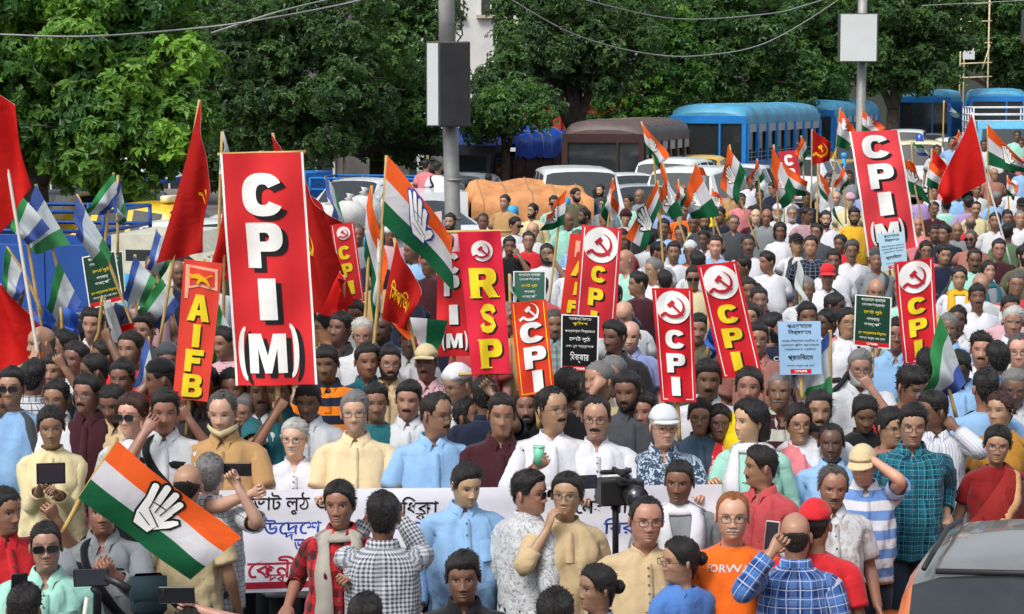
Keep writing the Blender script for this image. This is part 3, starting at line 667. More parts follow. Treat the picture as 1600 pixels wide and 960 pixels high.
# ---- buses
def bus(name, label, loc, rz, L, W, H, upper, lower, roofm, group='buses halted beyond the march', nw=6, dark=False):
    root = thing(name, label, 'bus', loc, rz, group)
    hw = W / 2; zb, z1, z2 = .45, 1.25, H - .62
    def ringp(z): pass
    # roof shell: rounded in section and at both ends
    prof = [(hw, z2), (hw, z2 + .22), (hw * .96, H - .2), (hw * .84, H - .08), (hw * .5, H - .015), (0, H)]
    rows = []
    for y, k, dz in ((-L / 2, .9, -.26), (-L / 2 + .06, .96, -.12), (-L / 2 + .25, 1, -.03), (-L / 2 + .7, 1, 0), (0, 1, 0), (L / 2 - .7, 1, 0), (L / 2 - .25, 1, -.03), (L / 2 - .06, .97, -.12), (L / 2, .93, -.26)):
        h = [(x * (k if i > 1 else 1), z if i < 2 else max(z2 + .2, z + dz)) for i, (x, z) in enumerate(prof)]
        rows.append([(-x, y, z) for x, z in h] + [(x, y, z) for x, z in h[-2::-1]])
    G = np.array(rows); b = MB(); b.grid(G, flip=True); b.add(G[0], [tuple(range(11))[::-1]]); b.add(G[-1], [tuple(range(11))]); obj('roof', b.mesh('roof', roofm, 50), root)
    for k in range(5):   # roof ribs
        y = -L / 2 + .9 + k * (L - 1.8) / 4; b = MB(); rr = np.array(rows[4]); rr[:, 1] = y
        b.tube([tuple(v + np.array((0, 0, .004))) for v in rr[2:-2]], .018, 4); obj('roof_rib', b.mesh('roof_rib', roofm), root)
    b = MB(); b.bbox(-hw, hw, -L / 2, L / 2, zb, z1, .03); obj('lower_body', b.mesh('lower_body', lower, False), root)
    b = MB(); b.box(-hw - .006, hw + .006, -L / 2 - .006, L / 2 + .006, z1 - .12, z1 + .02); obj('waist_band', b.mesh('waist_band', upper, False), root)
    b = MB(); b.box(-hw + .1, hw - .1, -L / 2 + .1, L / 2 - .1, z1, z2); obj('cabin_interior', b.mesh('cabin_interior', plain('bus_inside', (.02, .02, .02), .8), False), root)
    dy = (L - .2) / nw
    for s in (-1, 1):
        for k in range(nw + 1):
            y = -L / 2 + .1 + k * dy; b = MB(); b.box(s * hw - .05, s * hw + .05, y - .05, y + .05, z1, z2 + .02); obj('pillar', b.mesh('pillar', upper, False), root)
        for k in range(nw):
            y = -L / 2 + .1 + k * dy; b = MB(); xa = s * (hw - .02)
            b.box(xa - .012, xa + .012, y + .05, y + dy - .05, z2 - .25, z2 + .02); b.box(xa - .012, xa + .012, y + .05, y + dy - .05, z1, z1 + .03); b.box(xa - .012, xa + .012, y + dy / 2 - .012, y + dy / 2 + .012, z1, z2)
            w_ = obj('window', b.mesh('window', plain('window_alu', (.45, .46, .46), .45, .4), False), root)
            b = MB(); b.box(xa - .006, xa + .006, y + .06, y + dy * .5, z1 + .4, z2 - .22); obj('pane', b.mesh('pane', CARGL, False), w_)
            b = MB()
            for q in (.15, .3): b.tube([(s * (hw + .012), y + .05, z1 + q), (s * (hw + .012), y + dy - .05, z1 + q)], .012, 4)
            obj('guard_rail', b.mesh('guard_rail', RIM), w_)
    for s, nm in ((1, 'rear_window'), (-1, 'windscreen')):
        b = MB(); ye = s * L / 2; b.box(-hw, -hw + .14, ye - .05, ye + .002, z1, z2 + .25); b.box(hw - .14, hw, ye - .05, ye + .002, z1, z2 + .25); b.box(-hw + .14, hw - .14, ye - .05, ye + .002, z2 + .02, z2 + .25); b.box(-.03 + .4, .03 + .4, ye - .05, ye + .001, z1, z2 + .02)
        f = obj('end_frame', b.mesh('end_frame', upper, False), root)
        b = MB(); b.box(-hw + .14, hw - .14, ye - .04 if s > 0 else ye + .01, ye - .01 if s > 0 else ye + .04, z1, z2 + .02); obj(nm, b.mesh(nm, CARGL, False), f)
        b = MB(); b.box(-.3, .3, ye + s * .004 - .004, ye + s * .004 + .004, z2 + .08, z2 + .2); obj('route_board', b.mesh('route_board', plain('route_board', (.35, .33, .28), .7), False), root)
        for q in (-1, 1):
            b = MB(); b.bbox(q * (hw - .25) - .09, q * (hw - .25) + .09, ye - .03, ye + .03, .7, .86, .02); obj('tail_light' if s > 0 else 'headlight', b.mesh('lamp', TAILL if s > 0 else HEADL), root)
        b = MB(); b.bbox(-hw * .97, hw * .97, ye - .1, ye + .1, .4, .58, .03); obj('bumper', b.mesh('bumper', BLACKT), root)
    for s in (-1, 1):
        for y in (-L / 2 + 1.3, L / 2 - 1.6): wheel(root, s * (hw - .1), y, .45, .26)
    return root
BROWN = plain('brown_bus_paint', hexc('3a2422'), .45, var=.3, scale=2); BRRED = plain('bus_red_yellow', hexc('b8742c'), .5, var=.3, scale=2)
BLUB = plain('bus_blue', hexc('1e78c4'), .4, var=.15, scale=2); OCH = plain('bus_ochre', hexc('b8842e'), .5, var=.3, scale=3); BROOF = plain('bus_roof_blue', hexc('4a96b8'), .45, var=.25, scale=1.5); DROOF = plain('brown_bus_roof', hexc('5a4c48'), .5, var=.35, scale=2)
bus('minibus', 'dark brown minibus with an ochre skirt and white window blinds', (at_d(994, 480, 57).x, 60.5, 0), R_(AX + 2), 7.0, 2.25, 2.66, BROWN, BRRED, DROOF)
bus('blue_bus', 'nearest blue bus with an ochre skirt and barred side windows', (at_d(1178, 480, 68).x, 70, 0), R_(AX - 5), 9.5, 2.5, 3.05, BLUB, OCH, BROOF, nw=8)
bus('blue_bus', 'second blue bus, its tail showing above the side of the nearest one', (at_d(1300, 480, 84).x, 86, 0), R_(AX - 3), 9.5, 2.5, 3.1, BLUB, OCH, BROOF, nw=8)
bus('blue_bus', 'blue bus facing the march at the far end beside the rail-sided lorry', (at_d(1474, 480, 100).x, 104, 0), R_(AX + 2), 9.5, 2.5, 3.55, BLUB, OCH, BROOF, nw=8)
bus('blue_bus', 'blue bus cut by the picture edge at the far end', (at_d(1585, 480, 96).x, 101, 0), R_(AX + 6), 9.5, 2.5, 3.6, BLUB, OCH, BROOF, nw=8)
# ---- lorries
def lorry(name, label, loc, rz, L, W, bedz, sidez, bedm, railm, cabm, rails=3, tarp=None, group='lorries halted beyond the march', sidepanel=True, cabh=2.0):
    root = thing(name, label, 'truck', loc, rz, group); hw = W / 2; y0, y1 = -L / 2, L / 2
    cy = y0 - 1.5
    b = MB(); b.box(-.4, .4, cy, y1, bedz - .3, bedz - .1); obj('chassis', b.mesh('chassis', BLACKT, False), root)
    b = MB(); b.bbox(-hw, hw, y0, y1, bedz - .1, bedz, .01); obj('bed_floor', b.mesh('bed_floor', bedm, False), root)
    for nm, bx in (('side_board', (-hw, -hw + .05, y0, y1)), ('side_board', (hw - .05, hw, y0, y1)), ('tail_board', (-hw + .05, hw - .05, y1 - .05, y1)), ('head_board', (-hw + .05, hw - .05, y0, y0 + .05))):
        b = MB(); b.bbox(*bx, bedz, sidez, .01)
        if nm == 'side_board':
            for k in range(6):
                yy = y0 + .2 + k * (L - .4) / 5; xs = bx[0] if bx[0] < 0 else bx[1]; b.bbox(xs - .02, xs + .02, yy - .03, yy + .03, bedz, sidez, .005)
        obj(nm, b.mesh(nm, bedm, False), root)
    for k in range(rails):
        z = sidez + .18 + k * .26; b = MB(); b.tube([(-hw + .03, y0, z), (-hw + .03, y1, z), (hw - .03, y1, z), (hw - .03, y0, z), (-hw + .03, y0, z)], .028, 6); obj('rail', b.mesh('rail', railm), root)
    if rails:
        for x in (-hw + .03, hw - .03):
            for k in range(5):
                y = y0 + k * L / 4; b = MB(); b.tube([(x, y, sidez), (x, y, sidez + .2 + (rails - 1) * .26)], .028, 6); obj('stake', b.mesh('stake', railm), root)
    # cab
    prof = [(cy, .5), (cy - .02, 1.15), (cy + .18, cabh - .25), (cy + .4, cabh), (y0 - .1, cabh), (y0 - .08, .5)]
    b = MB(); b.add([(-hw * .94, y, z) for y, z in prof] + [(hw * .94, y, z) for y, z in prof], [tuple(range(6)), tuple(range(11, 5, -1))] + [(k, (k + 6), (k + 1) % 6 + 6, (k + 1) % 6) for k in range(6)]); cb = obj('cab', b.mesh('cab', cabm, False), root)
    b = MB(); b.add([(-hw * .84, cy - .012, 1.2), (hw * .84, cy - .012, 1.2), (hw * .8, cy + .16, cabh - .28), (-hw * .8, cy + .16, cabh - .28)], [(0, 1, 2, 3)]); obj('windscreen', b.mesh('windscreen', CARGL, False), cb)
    for s in (-1, 1):
        b = MB(); x = s * (hw * .94 + .004); b.add([(x, cy + .2, 1.15), (x, y0 - .3, 1.15), (x, y0 - .3, cabh - .2), (x, cy + .42, cabh - .2)], [(0, 1, 2, 3)]); obj('cab_window', b.mesh('cab_window', CARGL, False), cb)
        for y in (cy + .6, y1 - .7): wheel(root, s * (hw - .12), y, .4, .24)
        b = MB(); b.ell((s * hw * .7, cy - .02, .8), (.12, .05, .1), 8, 6); obj('headlight', b.mesh('headlight', HEADL), root)
    if tarp:
        mat, zt, folds = tarp; ridge_ = .34 if folds < .1 else .12
        nx, ny = 17, 21; G = np.zeros((ny, nx, 3))
        for j in range(ny):
            for i_ in range(nx):
                u = i_ / (nx - 1) * 2 - 1; v = j / (ny - 1)
                x = u * (hw + .08); y = y0 - .05 + (L + .15) * v
                drop = 1 if abs(u) < .72 else max(0, 1 - (abs(u) - .72) / .28 * 1.0)
                x = max(-hw - .08, min(hw + .08, u / .72 * (hw + .05))) if abs(u) < .72 else math.copysign(hw + .07, u)
                ridge = zt + ridge_ * (1 - abs(u) / .72) if abs(u) < .72 else zt
                z = ridge if abs(u) < .72 else zt - (abs(u) - .72) / .28 * (zt - sidez + .1)
                if j in (0, ny - 1): z = min(z, sidez + .25 + .15 * math.sin(i_)); 
                if j in (1, ny - 2): z = z * .9 + (sidez + .4) * .1
                G[j, i_] = (x, y, z)
        G[..., 2] += folds * noise3(G * 2.3 + 5) + folds * .5 * noise3(G * 6)
        G[..., 0] += folds * .8 * noise3(G * 3 + 9)
        b = MB(); b.grid(G); b.grid(G - np.array((0, 0, .015)), flip=True); obj('tarpaulin', b.mesh('tarpaulin', mat), root)
        for k in range(5):
            j = 2 + k * 4; b = MB(); b.tube([tuple(v + np.array((0, 0, .012))) for v in G[j]], .012, 4); obj('rope', b.mesh('rope', plain('rope', (.3, .24, .15), .9)), root)
    return root
OTARP = plain('orange_tarpaulin', hexc('c88a58'), .7, var=.3, scale=2.5, bump=.5); BTARP = plain('blue_tarpaulin', hexc('1c4fb4'), .4, var=.25, scale=3, bump=.6)
CAGE = plain('pickup_blue', hexc('204c94'), .5, var=.12, scale=2)
lorry('blue_pickup_truck', 'royal blue pickup truck with a cream cab and blue rails over its bed', (at_d(-22, 480, 28.5).x, 29.5, 0), R_(80), 3.7, 1.9, .5, 1.36, CAGE, CAGE, plain('pickup_cream', hexc('c8c6b4'), .5), rails=2, cabh=1.5)
lorry('blue_pickup_truck', 'blue railed pickup behind the folded sacks by the dark stall', (at_d(585, 480, 48).x, 49, 0), R_(-105), 2.6, 1.9, .7, 1.0, CAGE, BLUEP, BLUEP, rails=2, cabh=1.55)
lorry('tarpaulin_truck', 'lorry whose load is tied under a sagging orange tarpaulin', (at_d(818, 480, 40).x, 41.5, 0), R_(AX - 64), 2.25, 1.9, .8, 1.0, plain('worn_red_bed', hexc('7a4a40'), .7), GREY, WHT, rails=0, tarp=(OTARP, 1.38, .07), cabh=1.5)
lorry('tarpaulin_truck', 'brown slatted lorry with a bright blue tarpaulin bundle on top', (at_d(790, 480, 60).x, 63, 0), R_(AX - 8), 3.6, 2.2, .9, 1.6, plain('brown_slats', hexc('4a3a34'), .8, var=.4, scale=5), GREY, plain('lorry_cab_dark', hexc('343038'), .5), rails=0, tarp=(BTARP, 2.25, .11), cabh=1.9)
lorry('white_lorry', 'white rail-sided lorry with a pale blue cab near the picture edge', (at_d(1572, 480, 76).x, 78, 0), R_(AX + 10), 4.2, 2.2, 1.0, 1.9, plain('lorry_white', (.6, .62, .62), .5), plain('lorry_rail_white', (.65, .66, .66), .5), plain('lorry_cab_blue', hexc('58a4cc'), .5), rails=4, cabh=2.4)
# ---- roadside stall, sacks, umbrella
root = thing('roadside_stall', 'dark roadside stall with a sagging black awning under the trees', 'stall', (at_d(545, 480, 57).x, 57, 0))
G = np.array([[(x, y, 2.05 - .35 * (y + 1.2) / -2.4 * -1 - .08 * math.sin(x * 3) + .05 * math.sin(x * 7 + y * 3)) for x in np.linspace(-2.3, 2.4, 16)] for y in np.linspace(1.2, -1.2, 8)])
b = MB(); b.grid(G); b.grid(G - np.array((0, 0, .02)), flip=True); obj('awning', b.mesh('awning', plain('black_awning', (.025, .024, .022), .7, var=.4, bump=.4)), root)
for x in (-2.1, 0, 2.2):
    b = MB(); b.tube([(x, -1.1, 0), (x, -1.1, 1.75)], .04, 6); obj('pole', b.mesh('pole', BAMB), root)
b = MB(); b.bbox(-2.0, 1.9, -.7, .2, 0, 1.0, .02); obj('counter', b.mesh('counter', plain('stall_wood', (.2, .16, .1), .8, var=.3, bump=.3), False), root)
root = thing('patio_umbrella', 'white and blue edged stall umbrella behind the yellow taxi', 'umbrella', tuple(at_d(212, 480, 47).xy) + (0,))
n = 10; rows = [[(r * math.cos(2 * pi * k / n), r * math.sin(2 * pi * k / n), z - (.05 if k % 2 else 0)) for k in range(n)] for r, z in ((.03, 2.0), (.5, 1.88), (1.0, 1.66), (1.12, 1.56))]
b = MB(); b.grid(np.array(rows), closed=True); obj('canopy', b.mesh('canopy', plain('umbrella_white', (.55, .56, .55), .7)), root)
b = MB(); b.grid(np.array([rows[3], [(x * 1.01, y * 1.01, z - .1) for x, y, z in rows[3]]]), closed=True); obj('valance', b.mesh('valance', CAGE), root)
b = MB(); b.tube([(0, 0, 0), (0, 0, 2.0)], .025, 6); obj('pole', b.mesh('pole', GREY), root)
SACK = plain('white_sack', (.55, .55, .53), .8, var=.12, bump=.4)
for k, (px, py, D, lb) in enumerate([(545, 335, 38, 'largest folded white sack on the small handcart'), (568, 325, 38.4, 'upper white sack leaning on the largest one'), (515, 342, 38.2, 'squat white sack at the end of the cart'), (590, 338, 38.6, 'last white sack, nearest the drooping tricolour')]):
    c = at_d(px, py, D); root = tag(None or bpy.data.objects.new('sack', None), lb, 'sack', 'white sacks on a cart'); COL.objects.link(root); root.location = (c.x, D, c.z - .25)
    m = MB(); m.ell((0, 0, .25), (.34, .3, .27), 14, 10); v = np.concatenate(m.V); v = v + (v - np.array((0, 0, .25))) * (.25 * noise3(v * 5 + k * 7))[:, None]; m.V = [v]; obj('bag', m.mesh('bag', SACK), root)
    m = MB(); m.tube([(.0, 0, .5), (.02, 0, .56), (.03, 0, .62)], [.09, .04, .08], 8); obj('tied_neck', m.mesh('tied_neck', SACK), root)
root = thing('handcart', 'low wooden handcart carrying the white sacks', 'cart', (at_d(553, 480, 38.3).x, 38.3, 0))
z0 = at_d(553, 335, 38).z - .3
b = MB(); b.bbox(-1.0, 1.0, -.45, .5, z0 - .08, z0, .01); obj('deck', b.mesh('deck', plain('cart_wood', (.22, .17, .11), .8), False), root)
for s in (-.6, .6): wheel(root, s, 0, max(.25, z0 / 2), .06)
# ------------------------------------------------------------------ people
# figure frame: facing -Y, feet at z = 0, standing height 1.66
CHIN, HH = 1.436, .226
HZ = [-.075, -.06, -.045, -.03, -.012, 0, .015, .04, .07, .105, .14, .17, .195, .212, .222, .2262]
HA = [.062, .058, .056, .055, .053, .0515, .0535, .0615, .0685, .073, .0755, .0715, .059, .039, .018, .002]
HF = [.045, .045, .043, .043, .062, .083, .091, .0925, .092, .0915, .095, .088, .069, .046, .021, .002]
HB = [.066, .064, .062, .061, .062, .065, .069, .075, .083, .095, .1, .094, .073, .047, .021, .002]
HN = [2, 2, 2, 2, 1.9, 1.85, 1.9, 2.1, 2.2, 2.25, 2.25, 2.2, 2.1, 2, 2, 2]
LOD = {0: dict(N=68, hz=sorted(set([round(x, 4) for x in list(np.arange(-.075, 0, .015)) + list(np.arange(0, .036, .006)) + list(np.arange(.034, .07, .0027)) + list(np.arange(.07, .096, .005)) + list(np.arange(.096, .134, .0021)) + list(np.arange(.137, .2, .009)) + [.205, .212, .218, .222, .225, .2262]])), arm=6, fs=6),
       1: dict(N=36, hz=[-.075, -.045, -.02, 0, .012, .024, .034, .039, .044, .05, .056, .063, .069, .076, .085, .095, .101, .106, .111, .117, .124, .131, .14, .155, .17, .185, .198, .21, .219, .225, .2262], arm=5, fs=4),
       2: dict(N=24, hz=[-.075, -.03, 0, .02, .037, .05, .063, .075, .09, .104, .113, .126, .145, .17, .19, .21, .222, .2262], arm=4, fs=4)}
def thetas(N):
    t = np.linspace(-pi, pi, N, endpoint=False)
    return t - .42 * np.sin(t)
def gauss(x, s): return np.exp(-(x / s) ** 2)
def head_grid(lod, fp):
    N = LOD[lod]['N']; th = thetas(N); z = np.array(LOD[lod]['hz'])[::-1]
    T, Z = np.meshgrid(th, z)
    ip = lambda tb: np.interp(Z, HZ, tb)
    a, bf, bb, n = ip(HA), ip(HF), ip(HB), ip(HN)
    up = smooth(-.01, .03, Z)
    a = a * (1 + (fp['w'] - 1) * up); jaw = gauss(Z - .03, .035); a = a * (1 + fp['jaw'] * jaw)
    if fp['fem']:
        nk = smooth(.012, -.02, Z) * smooth(-.09, -.05, Z); a = a * (1 - .16 * nk); bb = bb * (1 - .1 * nk)
    bf = bf + (fp['jaw'] * .02) * gauss(Z + .01, .015)
    s, c = np.sin(T), np.cos(T)
    X = a * np.sign(s) * np.abs(s) ** (2 / n)
    Yb = np.where(c > 0, -bf * np.abs(c) ** (2 / n), bb * np.abs(c) ** (2 / n))
    Y = Yb.copy()
    fr = smooth(0, .35, c)
    ax = np.abs(X)
    nz = fp['nose']
    A = np.interp(Z, [.054, .060, .066, .072, .08, .092, .105, .117, .13], [0, .006, .017, .022, .0195, .014, .0085, .005, .0015]) * nz
    wd = np.interp(Z, [.06, .075, .095, .12], [.0165, .0145, .0115, .011])
    d = A * gauss(X, wd)
    d += .008 * nz * gauss(ax - .0145, .007) * gauss(Z - .0665, .007)
    d -= .0105 * gauss(ax - .031, .0155) * gauss(Z - .108, .0105)
    d += .0052 * gauss(ax - .0315, .0105) * gauss(Z - .1065, .0058)
    d += .0045 * gauss(ax - .03, .02) * gauss(Z - .127, .0065)
    d -= .003 * gauss(X, .012) * gauss(Z - .124, .008)
    Zr = Z; Z = Z - fp['smile'] * X ** 2 * 7 * gauss(Z - .04, .012)
    d += .0045 * gauss(X, .017) * gauss(Z - .0455, .0038) + .0058 * gauss(X, .015) * gauss(Z - .0345, .0042)
    d -= .0042 * gauss(X, .021) * gauss(Z - .0402, .0019) + .0025 * gauss(X, .02) * gauss(Z - .026, .004)
    Z = Zr; ag = fp['age']
    tt = np.clip((.068 - Z) / .034, 0, 1); d -= ag * .0026 * gauss(ax - (.0185 + .013 * tt), .0028) * smooth(.03, .036, Z) * smooth(.072, .066, Z)
    d += ag * .0022 * gauss(ax - .031, .012) * gauss(Z - .0935, .0035)
    d -= ag * .0011 * (gauss(Z - .142, .0018) + gauss(Z - .150, .0018) + gauss(Z - .158, .0018)) * gauss(X, .035)
    d += .0055 * gauss(X, .016) * gauss(Z - .012, .01)
    d += .0045 * gauss(ax - .046, .016) * gauss(Z - .08, .016) - .003 * gauss(ax - .05, .016) * gauss(Z - .048, .014)
    d += fp['fat'] * (.006 * gauss(ax - .045, .025) * gauss(Z - .045, .03))
    Y = Y - d * fr
    Y = Y + .012 * smooth(.0, -.075, Z)
    # face paint: feature colour and eye-socket shade + how much of it
    col = np.zeros(T.shape + (4,))
    def paint(c3, m):
        m = np.clip(m * (c > .15), 0, 1)
        k = (m > col[..., 3] * .9)
        for i in range(3): col[..., i] = np.where(k, c3[i], col[..., i])
        col[..., 3] = np.maximum(col[..., 3], m)
    sk = np.array(fp['skin'])
    if lod < 2:
        Zs = Z - fp['smile'] * X ** 2 * 7
        paint(sk * (.5, .38, .36), .85 * gauss(X, .020) ** 2 * (np.exp(-((Zs - .0405) / .0075) ** 4)))
        paint((.035, .02, .016), .9 * gauss(X, .021) * gauss(Zs - .0402, .0013 + .0016 * max(0, fp['smile'] - .5)))
        e = ((ax - .0315) / .0145) ** 2 + ((Z - .1065) / .0046) ** 2
        paint(sk * .42, .55 * gauss(ax - .0315, .021) * gauss(Z - .1085, .0095))  # socket shade painted into the skin colour around the eyes
        paint((.4, .35, .32), .8 * (e < 1))
        col[..., :3] = np.where((((e < 1.0) & (np.abs(ax - .0315 - np.sign(X) * fp['gaze'] * .003) < .0062)))[..., None], np.array((.02, .012, .008)), col[..., :3])
        col[..., 3] = np.where((e < 1) & (np.abs(ax - .0315 - np.sign(X) * fp['gaze'] * .003) < .0062) & (c > .15), 1.0, col[..., 3])
        paint((.02, .014, .012), 1.0 * gauss(ax - .032, .0175) * gauss(Z - .1118 + 40 * (ax - .032) ** 2 * .25, .0023))
    else:
        paint((.035, .022, .016), .75 * gauss(ax - .0315, .012) * gauss(Z - .108, .007))
        paint((.06, .03, .025), .6 * gauss(X, .02) * gauss(Z - .04, .006))
    bw = .128 + .004 * gauss(ax - .034, .015) - fp.get('browdrop', 0)
    paint(np.array(fp['brow']), 1.0 * np.exp(-((ax - .033) / .0195) ** 4) * gauss(Z - bw, .0042 if lod < 2 else .006))
    if fp['stub'] > 0:
        jawm = smooth(.062, .048, Z) * smooth(-.02, .0, Z) + gauss(X, .03) * gauss(Z - .054, .008)
        jawm = np.maximum(jawm, smooth(.105, .095, Z) * smooth(.01, .05, Z) * gauss(ax - .068, .014))
        m = np.clip(jawm, 0, 1) * fp['stub'] * (1 - gauss(X, .018) * gauss(Z - .04, .007))
        k = m > col[..., 3]
        for i in range(3): col[..., i] = np.where(k, np.array(fp['stubc'])[i], col[..., i])
        col[..., 3] = np.maximum(col[..., 3], m * (c > -.2))
    if fp['bindi']:
        k = (X ** 2 + (Z - .137) ** 2 < .0045 ** 2) & (c > .5)
        col[k] = (.35, .01, .02, 1)
    return np.stack([X, Y, Z + CHIN], -1), T, Z, col
def rot_head(P, yaw, pitch, roll=0):
    P = np.asarray(P, float); sh = P.shape; Q = P.reshape(-1, 3).copy()
    piv = np.array((0, .02, CHIN - .02))
    wgt = smooth(CHIN - .07, CHIN - .005, Q[:, 2])
    d = Q - piv
    ya = yaw * wgt; pa = pitch * wgt; ra = roll * wgt
    y2 = d[:, 1] * np.cos(pa) - d[:, 2] * np.sin(pa); z2 = d[:, 1] * np.sin(pa) + d[:, 2] * np.cos(pa)   # +pitch looks down
    x2 = d[:, 0] * np.cos(ra) + z2 * np.sin(ra); z3 = -d[:, 0] * np.sin(ra) + z2 * np.cos(ra)
    x3 = x2 * np.cos(ya) - y2 * np.sin(ya); y3 = x2 * np.sin(ya) + y2 * np.cos(ya)
    return (np.stack([x3, y3, z3], -1) + piv).reshape(sh)
# torso tables  z, half width, front depth, back depth
TB_M = np.array([(1.40, .060, .050, .062), (1.385, .076, .054, .066), (1.368, .1, .062, .072), (1.345, .135, .078, .085), (1.30, .176, .1, .1), (1.25, .176, .112, .1), (1.15, .165, .115, .095), (1.05, .156, .115, .09), (.98, .16, .115, .095), (.9, .172, .118, .115), (.84, .168, .11, .115), (.80, .16, .1, .105)])
SH_M = np.array([(1.398, .070, .060, .074), (1.385, .096, .07, .082), (1.368, .13, .083, .092), (1.345, .166, .1, .104), (1.30, .188, .118, .114), (1.25, .191, .132, .116), (1.15, .187, .140, .116), (1.05, .186, .142, .116), (.95, .19, .143, .124), (.85, .196, .142, .134), (.76, .2, .142, .138)])
def torso_grid(tab, zs, N, fem, fat, h0=1.0):
    th = thetas(N); T, Z = np.meshgrid(th, zs)
    o = tab[::-1]
    a = np.interp(Z, o[:, 0], o[:, 1]) * (1 - .035 * smooth(1.385, 1.33, Z)); bf = np.interp(Z, o[:, 0], o[:, 2]); bb = np.interp(Z, o[:, 0], o[:, 3])
    if fem:
        a = a * (1 - .1 * smooth(1.2, 1.34, Z) * smooth(1.42, 1.36, Z)) * (1 - .06 * gauss(Z - 1.08, .08)) * (1 + .05 * gauss(Z - .88, .12))
    bel = gauss(Z - 1.02, .17) * smooth(1.32, 1.2, Z)
    a = a * (1 + .16 * fat * bel); bf = bf + .075 * fat * bel; bb = bb + .015 * fat * bel
    s, c = np.sin(T), np.cos(T); n = 2.35
    X = a * np.sign(s) * np.abs(s) ** (2 / n)
    Y = np.where(c > 0, -bf * np.abs(c) ** (2 / n), bb * np.abs(c) ** (2 / n))
    if fem: Y = Y - .03 * gauss(np.abs(X) - .075, .05) * gauss(Z - 1.2, .06) * (c > 0)
    Y = Y + .012
    return np.stack([X, Y, Z], -1), T, Z
def ik(S, Wt, L1, L2, pole):
    d = Wt - S; L = d.length
    mx = (L1 + L2) * .995
    if L > mx: Wt = S + d * (mx / L); d = Wt - S; L = mx
    if L < abs(L1 - L2) + .05: L = abs(L1 - L2) + .05; d = d.normalized() * L; Wt = S + d
    x = (L1 * L1 - L2 * L2 + L * L) / (2 * L); h = math.sqrt(max(1e-6, L1 * L1 - x * x))
    dn = d.normalized(); p = pole - dn * pole.dot(dn)
    if p.length < 1e-4: p = Vector((0, 1, 0))
    return S + dn * x + p.normalized() * h, Wt
def arm_pose(kind, sgn):
    """wrist target, pole direction for the elbow, grip, palm normal"""
    down = (Vector((sgn * .27, -.06, .83)), Vector((sgn * .3, 1, 0)), .3, Vector((-sgn, 0, 0)))
    P = {'down': down,
         'rod': (Vector((sgn * .17, -.37, 1.1)), Vector((sgn * .8, .6, -.6)), 1.0, Vector((0, .5, -1))),
         'clasp': (Vector((sgn * .07, -.27, 1.02)), Vector((sgn * .9, .4, -.5)), .7, Vector((-sgn * .6, .6, 0))),
         'phone': (Vector((sgn * .07, -.34, 1.36)), Vector((sgn * 1, 0, -.8)), .8, Vector((-sgn, .3, 0))),
         'face': (Vector((sgn * .11, -.19, 1.43)), Vector((sgn * .6, -.4, -1)), .3, Vector((-sgn * .3, 1, 0))),
         'cheek': (Vector((sgn * .125, -.14, 1.375)), Vector((sgn * .7, -.4, -1)), .35, Vector((-sgn * 1, .4, 0))),
         'crown': (Vector((sgn * .1, -.1, 1.64)), Vector((sgn * 1, -.6, .2)), .6, Vector((0, .4, -1))),
         'up': (Vector((sgn * .28, -.22, 1.62)), Vector((sgn * 1, 0, -.5)), 1.0, Vector((0, 1, 0))),
         'chest': (Vector((sgn * .02, -.24, 1.18)), Vector((sgn * .9, .2, -.8)), .8, Vector((0, 1, 0)))}
    return P.get(kind, down)
def arm_rings(G, T, Z, sgn, zr, tr, path, rads, upto=None):
    """hole in a torso grid and its boundary loop; returns (keep mask, loop idx, path params)"""
def bezpath(S, E, W, k):
    pts = []
    for i in range(k): pts.append(S.lerp(E, .08 + .72 * i / (k - 1)))
    for i in (1, 2, 3):
        t = i / 4; a = S.lerp(E, .82); b = E.lerp(W, .18)
        pts.append(a * (1 - t) ** 2 + E * 2 * t * (1 - t) + b * t * t)
    for i in range(k): pts.append(E.lerp(W, .22 + .78 * i / (k - 1)))
    return pts
def limb_hole(G, T, Z, sgn, z0, z1, t0=58, t1=122):
    R, N = Z.shape
    rows = [r for r in range(R) if z0 - 1e-6 <= Z[r, 0] <= z1 + 1e-6]
    td = np.degrees(T[0]) * sgn
    cols = [c for c in range(N) if t0 <= td[c] <= t1]
    r0, r1, c0, c1 = rows[0], rows[-1], cols[0], cols[-1]
    keep = np.ones((R, N), bool); keep[r0:r1, c0:c1] = False
    loop = [(r0, c) for c in range(c0, c1)] + [(r, c1) for r in range(r0, r1)] + [(r1, c) for c in range(c1, c0, -1)] + [(r, c0) for r in range(r1, r0, -1)]
    return keep, loop
